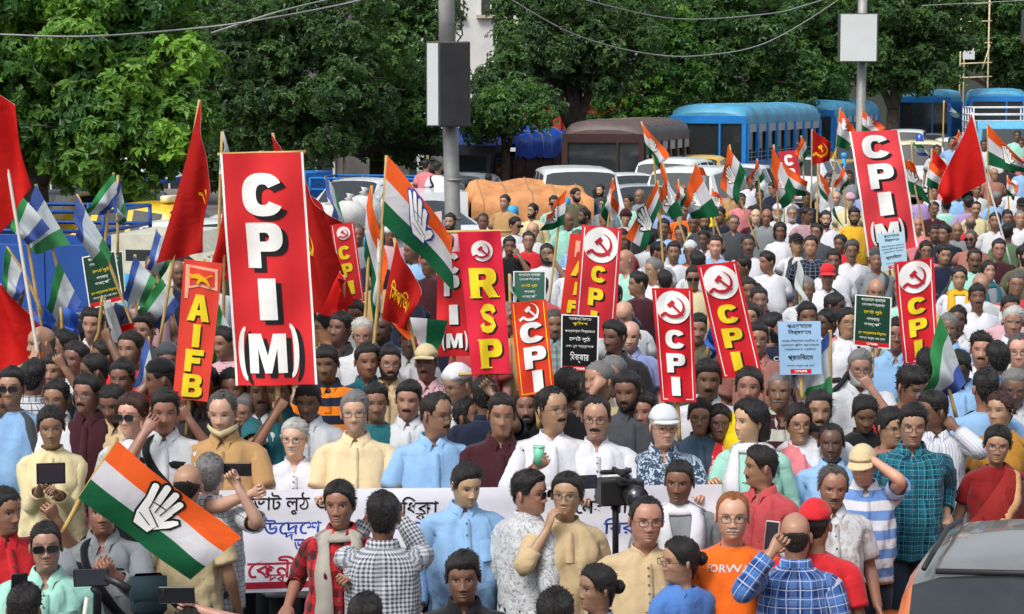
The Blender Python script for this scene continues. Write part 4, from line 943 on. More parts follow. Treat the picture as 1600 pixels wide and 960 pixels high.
def limb(mb, base, G, loop, S, pts, rads, T0, uvsc=1, lip=None, rn=None, wob=0, seed=0, hand=None):
    """continue a tube of rings from a hole's boundary along pts"""
    N = G.shape[1]
    L = np.array([G[r, c] for r, c in loop]); idx = [base + r * N + c for r, c in loop]
    U = Vector((0, -1, 0)); W = Vector(T0).cross(U)
    d = L - np.array(S)
    phi = np.arctan2(d @ np.array(W), d @ np.array(U))
    M = len(loop); prev = idx; Tp = Vector(T0); out = []; uvs = []; dist = 0
    allp = [Vector(pts[0]) + Vector(T0) * .006, Vector(pts[0]) + (pts[1] - pts[0]) * .3] + list(pts[1:])
    rads = [rads[0] * .97, rads[0]] + list(rads[1:])
    for i, p in enumerate(allp):
        Tn = (allp[min(i + 1, len(allp) - 1)] - allp[max(i - 1, 0)]).normalized()
        if i < 2: Tn = Vector(T0).slerp((pts[1] - pts[0]).normalized(), (.38, .72)[i]) if Vector(T0).dot((pts[1] - pts[0]).normalized()) > -.99 else Tn
        q = Tp.rotation_difference(Tn); U = q @ U; W = q @ W; Tp = Tn
        r = rads[i]
        ang = phi
        R = np.outer(np.cos(ang), np.array(U)) + np.outer(np.sin(ang), np.array(W))
        rr = np.full(M, r)
        if wob: rr = rr + wob * noise3(np.stack([np.cos(ang) * 1.3 + seed, np.sin(ang) * 1.3, np.full(M, dist * 22.0)], -1))
        V = np.array(p) + R * rr[:, None]
        if i == 0:
            V = V * .55 + L * .45 + np.array(T0) * .012
        out.append(V); uvs.append(np.stack([ang * .055, np.full(M, -dist + 1.3)], -1))
        if i + 1 < len(allp): dist += (allp[i + 1] - p).length
    frame = (U.copy(), W.copy(), Tp.copy(), phi)
    return out, uvs, idx, frame
def stitch(mb, idx, rings, uvs=None, close=False, col=None):
    V = np.concatenate(rings); M = len(idx)
    o = mb.n; fs = []
    first = [o + k for k in range(M)]
    for k in range(M):
        j = (k + 1) % M
        fs.append((idx[k] - o, k, j, idx[j] - o))
    for r in range(len(rings) - 1):
        for k in range(M):
            j = (k + 1) % M
            fs.append((r * M + k, (r + 1) * M + k, (r + 1) * M + j, r * M + j))
    if close: fs.append(tuple((len(rings) - 1) * M + k for k in range(M - 1, -1, -1)))
    mb.add(V, fs, uv=None if uvs is None else np.concatenate(uvs), col=col)
def finger(mb, p, d, n, L, r, curl, fs):
    pts = [p]; dd = d.copy(); ax = d.cross(n)
    for i, k in enumerate((.46, .3, .24)):
        dd = Matrix.Rotation(curl * (1 if i else .8), 3, ax) @ dd
        pts.append(pts[-1] + dd * (L * k))
    pts.append(pts[-1] + dd * r * .5)
    mb.tube([p - d * .02] + pts, [r, r * 1.04, r, r * .92, r * .82, r * .45], fs)
def add_hand(mb, frame, Wp, d, pn, sgn, grip, fs):
    """palm rings (returned for stitching) and separate fingers rooted in the palm"""
    U, W, Tp, phi = frame
    q = Tp.rotation_difference(d); U = q @ U; W = q @ W
    pn = (pn - d * pn.dot(d)); pn = pn.normalized() if pn.length > 1e-3 else d.orthogonal().normalized()
    wv = d.cross(pn).normalized()
    al = math.atan2(wv.dot(W), wv.dot(U))
    rings = []
    for s, rw, rn in ((.012, .025, .019), (.035, .033, .016), (.065, .039, .0135), (.088, .038, .012), (.096, .031, .008)):
        a = phi - al
        n2 = d.cross(wv)
        R = np.outer(np.cos(a) * rw, np.array(wv)) + np.outer(np.sin(a) * rn, np.array(n2))
        rings.append(np.array(Wp + d * s) + R)
    k = Wp + d * .088
    cu = .25 + 1.1 * grip
    for i, (o, L) in enumerate(((.03, .07), (.0105, .08), (-.0095, .076), (-.029, .06))):
        finger(mb, k + wv * o * 1.0, (d + wv * o * 3 * (1 - grip)).normalized(), pn, L, .0077 if i < 3 else .0068, cu * (1 + .08 * i), fs)
    side = wv if wv.z > 0 or abs(wv.z) < .2 else -wv
    side = wv
    finger(mb, Wp + d * .03 + wv * .03, (d * .75 + side * .75 + pn * .3).normalized(), (pn * .8 - side * .4).normalized(),   .06, .0088, .2 + .45 * grip, fs)
    return rings
HAIRL = {'normal': ([0, 28, 48, 60, 70, 80, 92, 106, 120, 145, 180], [.178, .176, .164, .142, .108, .104, .13, .118, .075, .04, .032]),
         'reced': ([0, 20, 40, 56, 70, 80, 92, 106, 120, 145, 180], [.196, .2, .199, .172, .116, .106, .13, .118, .075, .04, .032]),
         'low': ([0, 28, 48, 60, 70, 80, 92, 106, 120, 145, 180], [.165, .163, .154, .13, .104, .1, .126, .115, .07, .03, .02]),
         'fem': ([0, 28, 48, 60, 70, 80, 95, 110, 130, 150, 180], [.182, .173, .155, .13, .11, .096, .09, .07, .03, .0, -.01])}
HT = {'short': (.009, .005), 'crop': (.0045, .003), 'side': (.0145, .007), 'curly': (.022, .012), 'messy': (.018, .008), 'quiff': (.023, .006), 'bald': (0, 0), 'horse': (.0, .01), 'thin': (.008, .008), 'bun': (.014, .011), 'tied': (.014, .01), 'long': (.018, .018), 'bob': (.024, .024)}
HC = {'k': (.012, .010, .009), 's': (.075, .07, .065), 'g': (.19, .185, .18), 'w': (.5, .49, .46), 'b': (.045, .018, .012), 'o': (.28, .1, .03), 'd': (.03, .022, .018)}
SKT = [hexc('d2ae96'), hexc('c29c84'), hexc('aa846e'), hexc('926e5b'), hexc('785948'), hexc('5c4539')]
def hair_shell(mb, HG, T, Z, mfun, tfun, lod, seed, rough=.0025, lowfade=.02):
    """offset shell over the part of the head where mfun > 0"""
    m = mfun(T, Z); 
    C = np.array((0, .01, CHIN + .1))
    D = HG - C; D[..., 2] *= .75
    D = D / np.maximum(1e-6, np.linalg.norm(D, axis=-1, keepdims=True))
    nz = noise3(HG * 55 + seed * 7.1) * .6 + noise3(HG * 130 + seed) * .6
    t = tfun(T, Z) * (1 + .22 * noise3(HG * 22 + seed)) * smooth(0, lowfade, m) + rough * nz * smooth(0, .012, m)
    t = np.where(m > 0, np.maximum(t, .0008), -.004)
    P = HG + D * t[..., None]
    R, N = m.shape
    k = m > 0
    keep = np.zeros((R, N), bool)
    keep[:-1] = k[:-1] | k[1:] 
    keep[:-1] |= np.roll(k[:-1], -1, 1) | np.roll(k[1:], -1, 1)
    uv = np.stack([T * .12, Z], -1)
    return P, keep, uv
def build_person(spec, lod):
    """returns list of (part name, mesh, colour slot) in the figure frame; spec is a dict of plain values"""
    N = LOD[lod]['N']; rnd = random.Random(spec['seed']); fem = spec['fem']; fat = spec['fat']; seed = spec['seed'] % 97
    fsd = LOD[lod]['fs']
    sk = spec['skin']
    hairc = HC[spec['hc']]
    fp = dict(smile=rnd.uniform(-.7, .9), age=1.0 if spec['hc'] in 'gws' else (.15 if fem else rnd.uniform(.2, .7)), browdrop=rnd.uniform(-.002, .003), fem=fem, w=rnd.uniform(.94, 1.04) + .03 * fat, jaw=rnd.uniform(-.03, .1) * (0.2 if fem else 1) - (.06 if fem else 0), nose=rnd.uniform(.85, 1.15) * (.85 if fem else 1), fat=fat + rnd.uniform(-.5, .8), skin=sk,
              brow=hairc if spec['hc'] not in 'wob' else ((.3, .29, .27) if spec['hc'] == 'w' else (.03, .02, .015)), stub=spec['stub'], stubc=tuple(.45 * s + .25 * h for s, h in zip(sk, hairc)), bindi=spec['bindi'], gaze=rnd.uniform(-.6, .6))
    yaw, pitch, roll = math.radians(spec['y'] - spec['b']), math.radians(spec['p']), math.radians(spec['roll'])
    HG, T, Z, col = head_grid(lod, fp)
    RH = lambda P: rot_head(P, yaw, pitch, roll)
    parts = []
    # ---- body: head, neck and torso in one grid, arms and legs continue from it
    mb = MB()
    tz = {0: [1.38, 1.365, 1.345, 1.30, 1.26, 1.15, 1.0, .86], 1: [1.375, 1.345, 1.30, 1.26, 1.15, 1.0, .9, .86], 2: [1.36, 1.33, 1.26, 1.1, .95, .86]}[lod]
    hb = HG[Z[:, 0] > -.05] if False else HG
    TG, T2, Z2 = torso_grid(TB_M - np.array((0, .012, .012, .018)) * (TB_M[:, :1] < 1.33), np.array(tz), N, fem, fat * .6)
    head = RH(HG)
    # tuck the lowest neck ring onto the torso
    G = np.concatenate([head, TG]); TT = np.concatenate([T, T2]); ZZ = np.concatenate([Z + CHIN, Z2])
    colG = np.concatenate([col, np.zeros(T2.shape + (4,))])
    holes = []; keep = np.ones(TT.shape, bool)
    shx = .154 - (.016 if fem else 0); shz = 1.315
    arms = []
    for sgn in (-1, 1):
        kp, loop = limb_hole(G, TT, ZZ, sgn, 1.255, 1.37)
        keep &= kp; holes.append(loop)
    base = mb.grid(G, closed=True, keep=keep, col=colG)
    # crown cap
    mb.add(np.zeros((0, 3)), [])
    mb.Fs.append([base + c for c in range(N)]); mb.mi.append(0)
    for k, sgn in enumerate((-1, 1)):
        S = Vector((sgn * shx, .014, shz))
        kind = spec['arms'][k]
        if isinstance(kind, str): wt, pole, grip, pn = arm_pose(kind, sgn)
        else:
            wt = Vector(kind); up = wt.z > 1.25
            pole = Vector((sgn * .7, .1, -1)) if up else Vector((sgn * .35, 1, -.55)); grip = 1.0; pn = Vector((0, 1, .0)) if up else Vector((0, .6, -.8))
        if wt.z > 1.3: S.z += .022
        E, wt = ik(S, wt, .285, .25, pole)
        arms.append((S, E, wt))
        pts = bezpath(S + Vector((sgn * .006, 0, 0)), E, wt, LOD[lod]['arm'])
        K = len(pts); f = np.linspace(0, 1, K)
        th = (.9 if fem else 1) * (1 + .12 * fat)
        rads = np.interp(f, [0, .2, .45, .52, .62, .85, 1], np.array([.042, .043, .038, .037, .039, .029, .025]) * th)
        rings, uvs, idx, fr = limb(mb, base, G, holes[k], S, pts, rads, (sgn, 0, 0))
        d = (wt - E).normalized()
        if kind in ('down',): d = (d + Vector((0, -.25, 0))).normalized()
        if kind == 'cheek': d = (d * .2 + Vector((-sgn * .22, .12, .9))).normalized()
        if kind in ('face',): d = (d * .3 + Vector((-sgn * .5, .25, .75))).normalized()
        if kind in ('crown',): d = (Vector((-sgn * .75, .3, .1))).normalized()
        if kind == 'rod': d = (d + Vector((0, -.2, -.35))).normalized()
        hr = add_hand(mb, fr, wt, d, pn, sgn, grip, fsd)
        stitch(mb, idx, rings + hr, close=True)
    # legs
    rb = G.shape[0] - 1
    legpts(mb, base + rb * N, G[rb], N, [(z, r) for z, r in ((.7, .085), (.5, .06), (.3, .056), (.12, .04), (.06, .042))], spec['stance'])
    # ears
    for sgn in (-1, 1):
        ex = np.interp(.1, HZ, HA) * fp['w']
        e = MB(); M = Matrix.Translation((sgn * (ex + .006), .012, CHIN + .098)) @ Matrix.Rotation(sgn * .45, 4, 'Z') @ Matrix.Rotation(-.15, 4, 'X')
        e.ell((0, 0, 0), (.0075, .019, .031), 8, 6, M); e.ell((sgn * .005, -.004, .004), (.004, .009, .016), 6, 4, M)
        V = RH(np.concatenate(e.V)); mb.add(V, e.Fs)
    parts.append(('body', mb.mesh('body', SKIN), 'skin'))
    # ---- hair
    st = spec['hair']; hl = spec['hl']
    if st != 'bald' and not spec['wrap']:
        L = HAIRL[hl]; top, side = HT[st]
        jit = rnd.uniform(-.004, .004)
        pside = rnd.choice((-1, 1))
        def mfun(T, Z):
            ad = np.abs(np.degrees(T)); h = np.interp(ad, *L) + jit + .004 * noise3(np.stack([T * 6, Z * 0 + seed, Z * 30], -1))
            m = Z - h
            if st == 'horse': m = np.minimum(np.where(ad > 58, Z - np.interp(ad, *HAIRL['normal']), -1), .132 + .01 * np.cos(T * 2) + .008 * noise3(np.stack([T * 5, Z * 0 + seed, Z * 0], -1)) - Z)
            return m
        def tfun(T, Z):
            k = smooth(.12, .19, Z); t = side * (1 - k) + top * k
            if st == 'horse': t = .004 + 0 * Z
            if spec['cap']: t = np.where(Z > .135, np.minimum(t, .003), t)
            if st in ('side', 'quiff', 'messy', 'curly'):
                t = t * (1 + .35 * np.clip(np.cos(T), -.3, 1) * k + .25 * pside * np.sin(T) * k)
            if st in ('bun', 'tied', 'long', 'bob'): t = t * (1 - .45 * gauss(np.sin(T) - .06, .1) * (np.cos(T) > 0) * k)
            return t
        P, kp, uv = hair_shell(None, HG.copy(), T, Z, mfun, tfun, lod, seed, rough={'curly': .006, 'messy': .004}.get(st, .0028))
        hb = MB(); o = hb.grid(RH(P), closed=True, keep=kp, uv=uv)
        if st != 'horse': hb.Fs.append([o + c for c in range(N)]); hb.mi.append(0)
        if lod < 2 and not spec['cap']:      # loose tufts that break the outline
            mm = mfun(T, Z); ok = np.argwhere((mm > .006) & (Z < .2235)); wild = st in ('messy', 'curly', 'quiff')
            BV = []; BF = []; BU = []
            for q in range(460 if lod == 0 else 90):
                r, c = ok[rnd.randrange(len(ok))]
                p = Vector(P[r, c]); dirn = (p - Vector((0, .01, CHIN + .09))).normalized()
                front = max(0, -dirn.y)
                tang = Vector((pside * (.9 if dirn.z > .3 else .0) + rnd.uniform(-.5, .5), .75 + rnd.uniform(-.4, .4), -1.1 if dirn.z < .45 else -.1)) if not wild else Vector((rnd.uniform(-1, 1), rnd.uniform(-1, 1), rnd.uniform(-1, .6)))
                tang = tang - dirn * tang.dot(dirn)
                if tang.length < 1e-3: continue
                tang.normalize()
                sd = tang.cross(dirn) * (.0022 if lod == 0 else .0045)
                ln = rnd.uniform(.016, .034) if top > .01 else .01
                lift = rnd.uniform(.001, .0045) * (2.2 if wild else 1); o_ = len(BV)
                m_ = p + tang * ln * .5 + dirn * (lift + .001); e_ = p + tang * ln + dirn * (lift * (1.2 if wild else .2) - ln * ln * 2.2)
                BV += [tuple(p - sd - dirn * .002), tuple(p + sd - dirn * .002), tuple(m_ + sd * .8), tuple(m_ - sd * .8), tuple(e_)]
                BF += [(o_, o_ + 1, o_ + 2, o_ + 3), (o_ + 3, o_ + 2, o_ + 4)]; h_ = rnd.random() * 3; BU += [(h_, 0), (h_, .01), (h_ + .01, .05), (h_, .05), (h_, .1)]
            if BV: hb.add(RH(np.array(BV)), BF, uv=np.array(BU))
        if st == 'bun':
            e = MB(); e.ell((0, .125, CHIN + .1), (.04, .035, .038), 12, 8); V = np.concatenate(e.V); V += (.004 * noise3(V * 90))[:, None] * np.array((1, 1, 1)); hb.add(RH(V), e.Fs)
        if st in ('tied', 'long', 'bob'):
            ks = {'tied': [(0, .09, .09, .04), (0, .125, .05, .036), (0, .13, -.03, .03), (.01, .12, -.12, .026), (.01, .115, -.22, .018), (0, .115, -.3, .006)],
                  'long': [(0, .05, .12, .085), (0, .07, .06, .088), (0, .08, 0, .088), (0, .095, -.06, .085), (0, .11, -.13, .078), (0, .115, -.2, .06), (0, .115, -.26, .02)],
                  'bob': [(0, .03, .12, .09), (0, .045, .07, .096), (0, .055, .03, .094), (0, .06, -.01, .08), (0, .06, -.03, .03)]}[st]
            pts = [(x, y, CHIN + z) for x, y, z, r in ks]
            e = MB(); e.tube(pts, [r for *_, r in ks], 14); V = np.concatenate(e.V)
            V[:, 1] = .08 + (V[:, 1] - .08) * .62
            V += (.006 * noise3(V * np.array((60, 60, 14.)) + seed))[:, None] * np.array((1, 1, 0)); hb.add(RH(V), e.Fs, uv=V[:, [0, 2]])
        parts.append(('hair', hb.mesh('hair', HAIR), 'hair'))
    def facial(name, mfun, t, slot, rough=.0022):
        P, kp, uv = hair_shell(None, HG.copy(), T, Z, mfun, lambda T, Z: t + 0 * Z, lod, seed + 3, rough, .008)
        fb = MB(); fb.grid(RH(P), closed=True, keep=kp, uv=uv * 3); parts.append((name, fb.mesh(name, HAIR), slot))
    X = HG[..., 0]
    if spec['mo']:
        facial('moustache', lambda T, Z: np.where((np.cos(T) > .4), .008 - np.abs(Z - (.0525 - .16 * np.abs(X) * .9)) - np.maximum(0, np.abs(X) - .027) * 1.2, -1), .0065, 'beard')
    if spec['bd']:
        bz = spec['bd']
        def bm(T, Z):
            ad = np.abs(np.degrees(T)); up_ = np.interp(ad, [0, 22, 40, 60, 78, 90], [.03, .034, .052, .07, .11, .115])
            m = np.minimum(up_ - Z, (92 - ad) * .001)
            mouth = .0075 - np.hypot(np.maximum(0, np.abs(X) - .017), (Z - .039)) 
            m = np.minimum(m, np.where(np.cos(T) > .5, -mouth, 1)); return np.minimum(m, Z + .012)
        facial('beard', bm, .007 * bz, 'beard', .003)
    if spec['gl'] or spec['sg']:
        gb = MB(); fy = -.113
        lensb = MB()
        for sgn in (-1, 1):
            pts = []; big = 1.15 if spec['sg'] else 1
            for q in range(17):
                a = 2 * pi * q / 16; cx = sgn * .0335
                pts.append((cx + .0245 * big * math.copysign(abs(math.cos(a)) ** .6, math.cos(a)), fy + 9 * (abs(cx) * .5) ** 2, CHIN + .1055 + .0165 * big * math.copysign(abs(math.sin(a)) ** .6, math.sin(a))))
            gb.tube(pts, .0017 if spec['gl'] else .0022, 5 if lod == 0 else 4, False)
            lensb.add(np.array(pts[:16]), [tuple(range(16)) if sgn > 0 else tuple(range(16))])
            gb.tube([(sgn * .058, fy + .004, CHIN + .112), (sgn * .0755 * fp['w'], fy + .03, CHIN + .113), (sgn * .0785 * fp['w'], -.0, CHIN + .113), (sgn * .078 * fp['w'], .02, CHIN + .1)], .0016, 4)
        gb.tube([(-.0095, fy, CHIN + .11), (0, fy - .003, CHIN + .113), (.0095, fy, CHIN + .11)], .0016, 4)
        if spec['mono'] or lod == 2 or True:
            gb.V = [RH(v) for v in gb.V]; lensb.V = [RH(v) for v in lensb.V]
        parts.append(('glasses', gb.mesh('glasses', FRAME), None))
        parts.append(('lens', lensb.mesh('lens', DARKLENS if spec['sg'] else LENS, False), None))
    if spec['cap']:
        ty = spec['cap']
        lim = {'cap': .150, 'skull': .152, 'flat': .145, 'wrap': .12}[ty]
        P, kp, uv = hair_shell(None, HG.copy(), T, Z, lambda T, Z: Z - (lim + (.018 * np.cos(T) if ty != 'flat' else .01 * np.cos(T))), lambda T, Z: (.017 if ty != 'wrap' else .028) + .006 * smooth(.19, .22, Z) + 0 * T, lod, seed, .001, .004)
        cb = MB(); o = cb.grid(RH(P), closed=True, keep=kp, uv=uv); cb.Fs.append([o + c for c in range(N)]); cb.mi.append(0)
        if ty in ('cap', 'flat'):
            n = 13; br = .075 if ty == 'cap' else .035; V = []
            for r_ in (0, .5, 1):
                for q in range(n):
                    a = math.radians(-62 + 124 * q / (n - 1)); rx, ry = .083, .105
                    V.append((math.sin(a) * rx * (1 + .08 * r_), -math.cos(a) * ry - r_ * br * math.cos(a) ** .8, CHIN + lim + .014 + .006 - .012 * r_ - .02 * (math.sin(a) ** 2) * (1 if ty == 'cap' else .3)))
            G1 = RH(np.array(V)).reshape(3, n, 3); cb.grid(G1, flip=True); cb.grid(G1 - np.array((0, 0, .005)))
        parts.append(('cap', cb.mesh('cap', spec.get('capmat') or CLOTH), 'cap'))
    # ---- top
    top = spec['top']
    if top:
        low = {'hs': .76, 'fs': .76, 'ts': .79, 'polo': .79, 'ku': .55, 'kurti': .45, 'sar': 1.0, 'vest': .8}[top]
        tab = SH_M.copy()
        step = {0: .025, 1: .04, 2: .075}[lod]
        zs = np.array(sorted(set([1.398, 1.385, 1.368, 1.345, 1.32, 1.288, 1.255] + list(np.round(np.arange(low, 1.24, step), 4))), reverse=True)) if lod < 2 else np.array([1.398, 1.37, 1.345, 1.255, 1.15, 1.05, .95, .85, low])
        zs = np.array(sorted(set(z for z in zs if z >= low), reverse=True))
        SG, ST, SZ = torso_grid(tab, zs, N, fem, fat)
        if top in ('ku', 'kurti'):
            fl = smooth(.95, .5, SZ)
            SG[..., 0] *= 1 + .2 * fl; SG[..., 1] *= 1 + .15 * fl
        Nn = SG.copy(); Nn[..., 2] = 0; Nn /= np.maximum(1e-6, np.linalg.norm(Nn, axis=-1, keepdims=True))
        fold = noise3(np.stack([ST * 3.2 + seed, SZ * 7, SG[..., 1] * 0 + seed], -1)) * .014 + noise3(np.stack([ST * 6.5 + SZ * 9, SZ * 16, 0 * SZ + seed + 9], -1)) * .008
        fold += .005 * np.sin(SZ * 60 + 5 * np.abs(ST) + seed) * smooth(1.12, .95, SZ) * smooth(.2, 1.0, np.abs(ST)) * smooth(.75, .9, SZ)
        fold += .004 * np.sin((SZ * 42 - np.abs(ST) * 7)) * gauss(np.abs(ST) - 1.0, .5) * gauss(SZ - 1.2, .1)
        if top in ('ku', 'kurti'): fold += .012 * np.sin(ST * 7 + seed) * smooth(.95, .6, SZ)
        if top in ('hs', 'fs', 'polo', 'ku'):
            SG[..., 2] -= spec['vneck'] * np.exp(-(ST / .3) ** 2) * smooth(1.30, 1.385, SZ); SG[..., 1] -= .012 * np.exp(-(ST / .3) ** 2) * smooth(1.30, 1.385, SZ)
        SG = SG + Nn * (fold * smooth(1.39, 1.33, SZ))[..., None]
        uv = np.stack([ST * .165, SZ], -1)
        sb = MB(); keep = np.ones(ST.shape, bool); loops = []
        for sgn in (-1, 1):
            kp, loop = limb_hole(SG, ST, SZ, sgn, 1.25, 1.372); keep &= kp; loops.append(loop)
        o = sb.grid(SG, closed=True, keep=keep, uv=uv)
        # hem and neck turned in
        for row, dz, k in ((len(zs) - 1, .012, .96), (0, -.012, .93)):
            ring = SG[row].copy(); ring[:, :2] = (ring[:, :2] - (0, .012)) * k + (0, .012); ring[:, 2] += dz
            oo = sb.add(ring, [], uv=uv[row]); a, b = (o + row * N, oo) if row else (oo, o)
            for c in range(N): sb.Fs.append([a + c, b + c, b + (c + 1) % N, a + (c + 1) % N]); sb.mi.append(0)
        slv = spec['slv'] if spec['slv'] else {'hs': .82, 'fs': 1.92, 'ts': .72, 'polo': .72, 'ku': 1.9, 'kurti': 1.45, 'sar': .6, 'vest': .2}[top]
        for k, sgn in enumerate((-1, 1)):
            S, E, W = arms[k]; S = S + Vector((sgn * .012, 0, .0))
            kk = {0: 9, 1: 6, 2: 3}[lod]
            full = bezpath(S + Vector((sgn * .008, 0, 0)), E, W, kk)
            acc = [0]
            for a, b in zip(full, full[1:]): acc.append(acc[-1] + (b - a).length)
            lim = acc[-1] * slv / 2
            pts = [p for p, a in zip(full, acc) if a <= lim + .01]
            if len(pts) < 2: pts = full[:2]
            f = np.array(acc[:len(pts)]) / acc[-1]
            th = (.88 if fem else 1) * (1 + .1 * fat)
            rr = np.array([.062, .062, .061, .054, .049, .040]) if slv > 1 else np.array([.062, .065, .069, .07, .068, .068])
            rads = list(np.interp(f, [0, .15, .4, .55, .8, 1], rr * th))
            rings, uvs, idx, fr = limb(sb, o, SG, loops[k], S, pts, rads, (sgn, 0, 0), wob=.0065 if lod == 0 else .004, seed=seed + k)
            cin = rings[-1]; cc = cin.mean(0); rings.append(cc + (cin - cc) * .86 - np.array((pts[-1] - pts[-2]).normalized()) * .012); uvs.append(uvs[-1])
            stitch(sb, idx, rings, uvs)
        nm = {'hs': 'shirt', 'fs': 'shirt', 'ts': 't_shirt', 'polo': 'polo_shirt', 'ku': 'kurta', 'kurti': 'kurti', 'sar': 'blouse', 'vest': 'vest'}[top]
        parts.append((nm, sb.mesh(nm, spec['mat'] or CLOTH), 'top'))
        def surf(th, z, off=.004):
            tc = ST[0]; th = (th + pi) % (2 * pi) - pi
            r = int(np.clip(np.searchsorted(-SZ[:, 0], -z) - 1, 0, len(zs) - 2)); fr_ = (SZ[r, 0] - z) / (SZ[r, 0] - SZ[r + 1, 0]); fr_ = min(max(fr_, -.3), 1.3)
            c = int(np.clip(np.searchsorted(tc, th) - 1, 0, N - 1)); c2 = (c + 1) % N; t2 = tc[c2] if c2 else pi
            fc = (th - tc[c]) / max(1e-6, t2 - tc[c])
            p = (SG[r, c] * (1 - fc) + SG[r, c2] * fc) * (1 - fr_) + (SG[r + 1, c] * (1 - fc) + SG[r + 1, c2] * fc) * fr_
            n = np.array((p[0], p[1] - .012, .0)); n = n / max(1e-6, np.linalg.norm(n))
            if z > 1.3: n = n * .6 + np.array((0, 0, (z - 1.3) * 8)); n /= np.linalg.norm(n)
            return p + n * off
        def strip(name, path, mat, slot, off=.006, thick=True):
            """band laid over the torso: path of (theta deg, z, half width)"""
            pq = np.array(path, float); ns = max(len(path), 22); ti = np.linspace(0, len(path) - 1, ns); path = [tuple(np.interp(q, range(len(pq)), pq[:, k]) for k in range(3)) for q in ti]
            L = []; R = []
            for i, (t, z, hw) in enumerate(path):
                a = path[max(i - 1, 0)]; b = path[min(i + 1, len(path) - 1)]
                dx = math.radians(b[0] - a[0]) * .17; dz = b[1] - a[1]; ln = math.hypot(dx, dz) or 1
                nx, nz = -dz / ln * hw / .17, dx / ln * hw
                L.append(surf(math.radians(t) - nx, z - nz, off)); R.append(surf(math.radians(t) + nx, z + nz, off))
            L, R = np.array(L), np.array(R)
            M = (L + R) / 2; nrm = M - np.array((0, .012, 0)); nrm[:, 2] = 0; nrm /= np.maximum(1e-6, np.linalg.norm(nrm, axis=1, keepdims=True))
            w_ = max(p_[2] for p_ in path)
            G1 = np.stack([L - nrm * .006, L + nrm * .001, M + nrm * (.004 if w_ < .03 else .008), R + nrm * .001, R - nrm * .006], 1)
            z_ = np.array([p_[1] for p_ in path]); uv1 = np.stack([np.tile([0, .01, .05, .1, .11], (len(path), 1)), np.tile(z_[:, None], (1, 5))], -1)
            bb = MB(); bb.grid(G1, uv=uv1)
            me = bb.mesh(name, mat); parts.append((name, me, slot))
        if lod < 2 and top in ('hs', 'fs', 'polo', 'ku', 'kurti'):
            # collar: band with folded flaps (kurtas only the band)
            cb = MB(); n = 29 if lod == 0 else 15; gap = 7
            rows = []; vn = spec['vneck']
            for q in range(n):
                a = math.radians(gap + (360 - 2 * gap) * q / (n - 1)); s_, c_ = math.sin(a), math.cos(a)
                aa = a if a < pi else 2 * pi - a
                dp = vn * math.exp(-(aa / .34) ** 2); fr_ = max(0, c_)
                rx, ry = .064, .06
                def pt(sc, z, fwd=0, sx=0): return (s_ * rx * sc + sx * (1 if a < pi else -1), .012 - c_ * ry * sc - fwd, z)
                zb = 1.392 - .010 * fr_ - dp; zt = 1.434 - .022 * fr_ - dp * .9
                if top in ('ku', 'kurti'): rows.append([pt(1.02, zb - .01, dp * .3), pt(.99, zt - .012, dp * .3), pt(1.05, zt - .012, dp * .3), pt(1.14, zb - .008, dp * .35)])
                else:
                    tipk = math.exp(-((aa - math.radians(gap)) / .2) ** 2)
                    rows.append([pt(1.0, zb, dp * .3), pt(1.0, zt, dp * .3), pt(1.1, zt + .003, dp * .3), pt(1.26, (zb + zt) / 2 + .006, dp * .3 + .004, .008 * tipk), pt(1.42, zb - .006 - .03 * tipk, dp * .35 + .010, .026 * tipk)])
            Gc = np.array(rows); cb.grid(Gc, uv=np.stack([Gc[..., 0], Gc[..., 2]], -1)); cb.grid(Gc - np.array((0, 0, .003)), flip=True)
            parts.append(('collar', cb.mesh('collar', spec['mat'] or CLOTH), 'top'))
            z0 = {'hs': low + .01, 'fs': low + .01, 'polo': 1.22, 'ku': 1.12, 'kurti': 1.2}[top]
            zz = np.linspace(1.372 - spec['vneck'] * .6, z0, 14 if lod == 0 else 6)
            strip('placket', [(0, z, .014) for z in zz], spec['mat'] or CLOTH, 'top', .0055)
            if lod == 0 and top in ('hs', 'fs', 'ku'):
                strip('pocket', [(34, z, .05) for z in np.linspace(1.235, 1.12, 6)], spec['mat'] or CLOTH, 'top', .006)
                bt_ = MB()
                for z in np.linspace(1.33, max(z0, 1.0), 6):
                    c_ = surf(0, z, .011); bt_.add([c_ + np.array((.0065 * math.cos(q * pi / 4), -.002, .0065 * math.sin(q * pi / 4))) for q in range(8)], [tuple(range(8))])
                parts.append(('buttons', bt_.mesh('buttons', BUTTON, False), None))
        elif lod < 2 and top in ('ts',):
            cb = MB(); n = 24; pts = []
            for q in range(n + 1):
                a = 2 * pi * q / n; pts.append((math.sin(a) * .068, .008 - math.cos(a) * .064, 1.396 - .012 * max(0, math.cos(a))))
            cb.tube(pts, .007, 5, False); parts.append(('neckband', cb.mesh('neckband', CLOTH), 'top'))
        for nm_, path, cl, off, pat in spec['sashes']:
            parts.append((nm_, None, cl)); parts.pop()
            strip(nm_, path, pat or CLOTH, cl, off)
        if spec['print']:
            txt, zc, hgt, cl = spec['print']
            me0 = text_mesh(txt, hgt, bold=.02)
            V = np.zeros(len(me0.vertices) * 3); me0.vertices.foreach_get('co', V); V = V.reshape(-1, 3)
            V2 = np.array([surf(x / .17, zc + y, .004) for x, y, _ in V]); me0.vertices.foreach_set('co', V2.ravel()); me0.update()
            me0.materials.clear(); me0.materials.append(CLOTH); parts.append(('print', me0, cl))
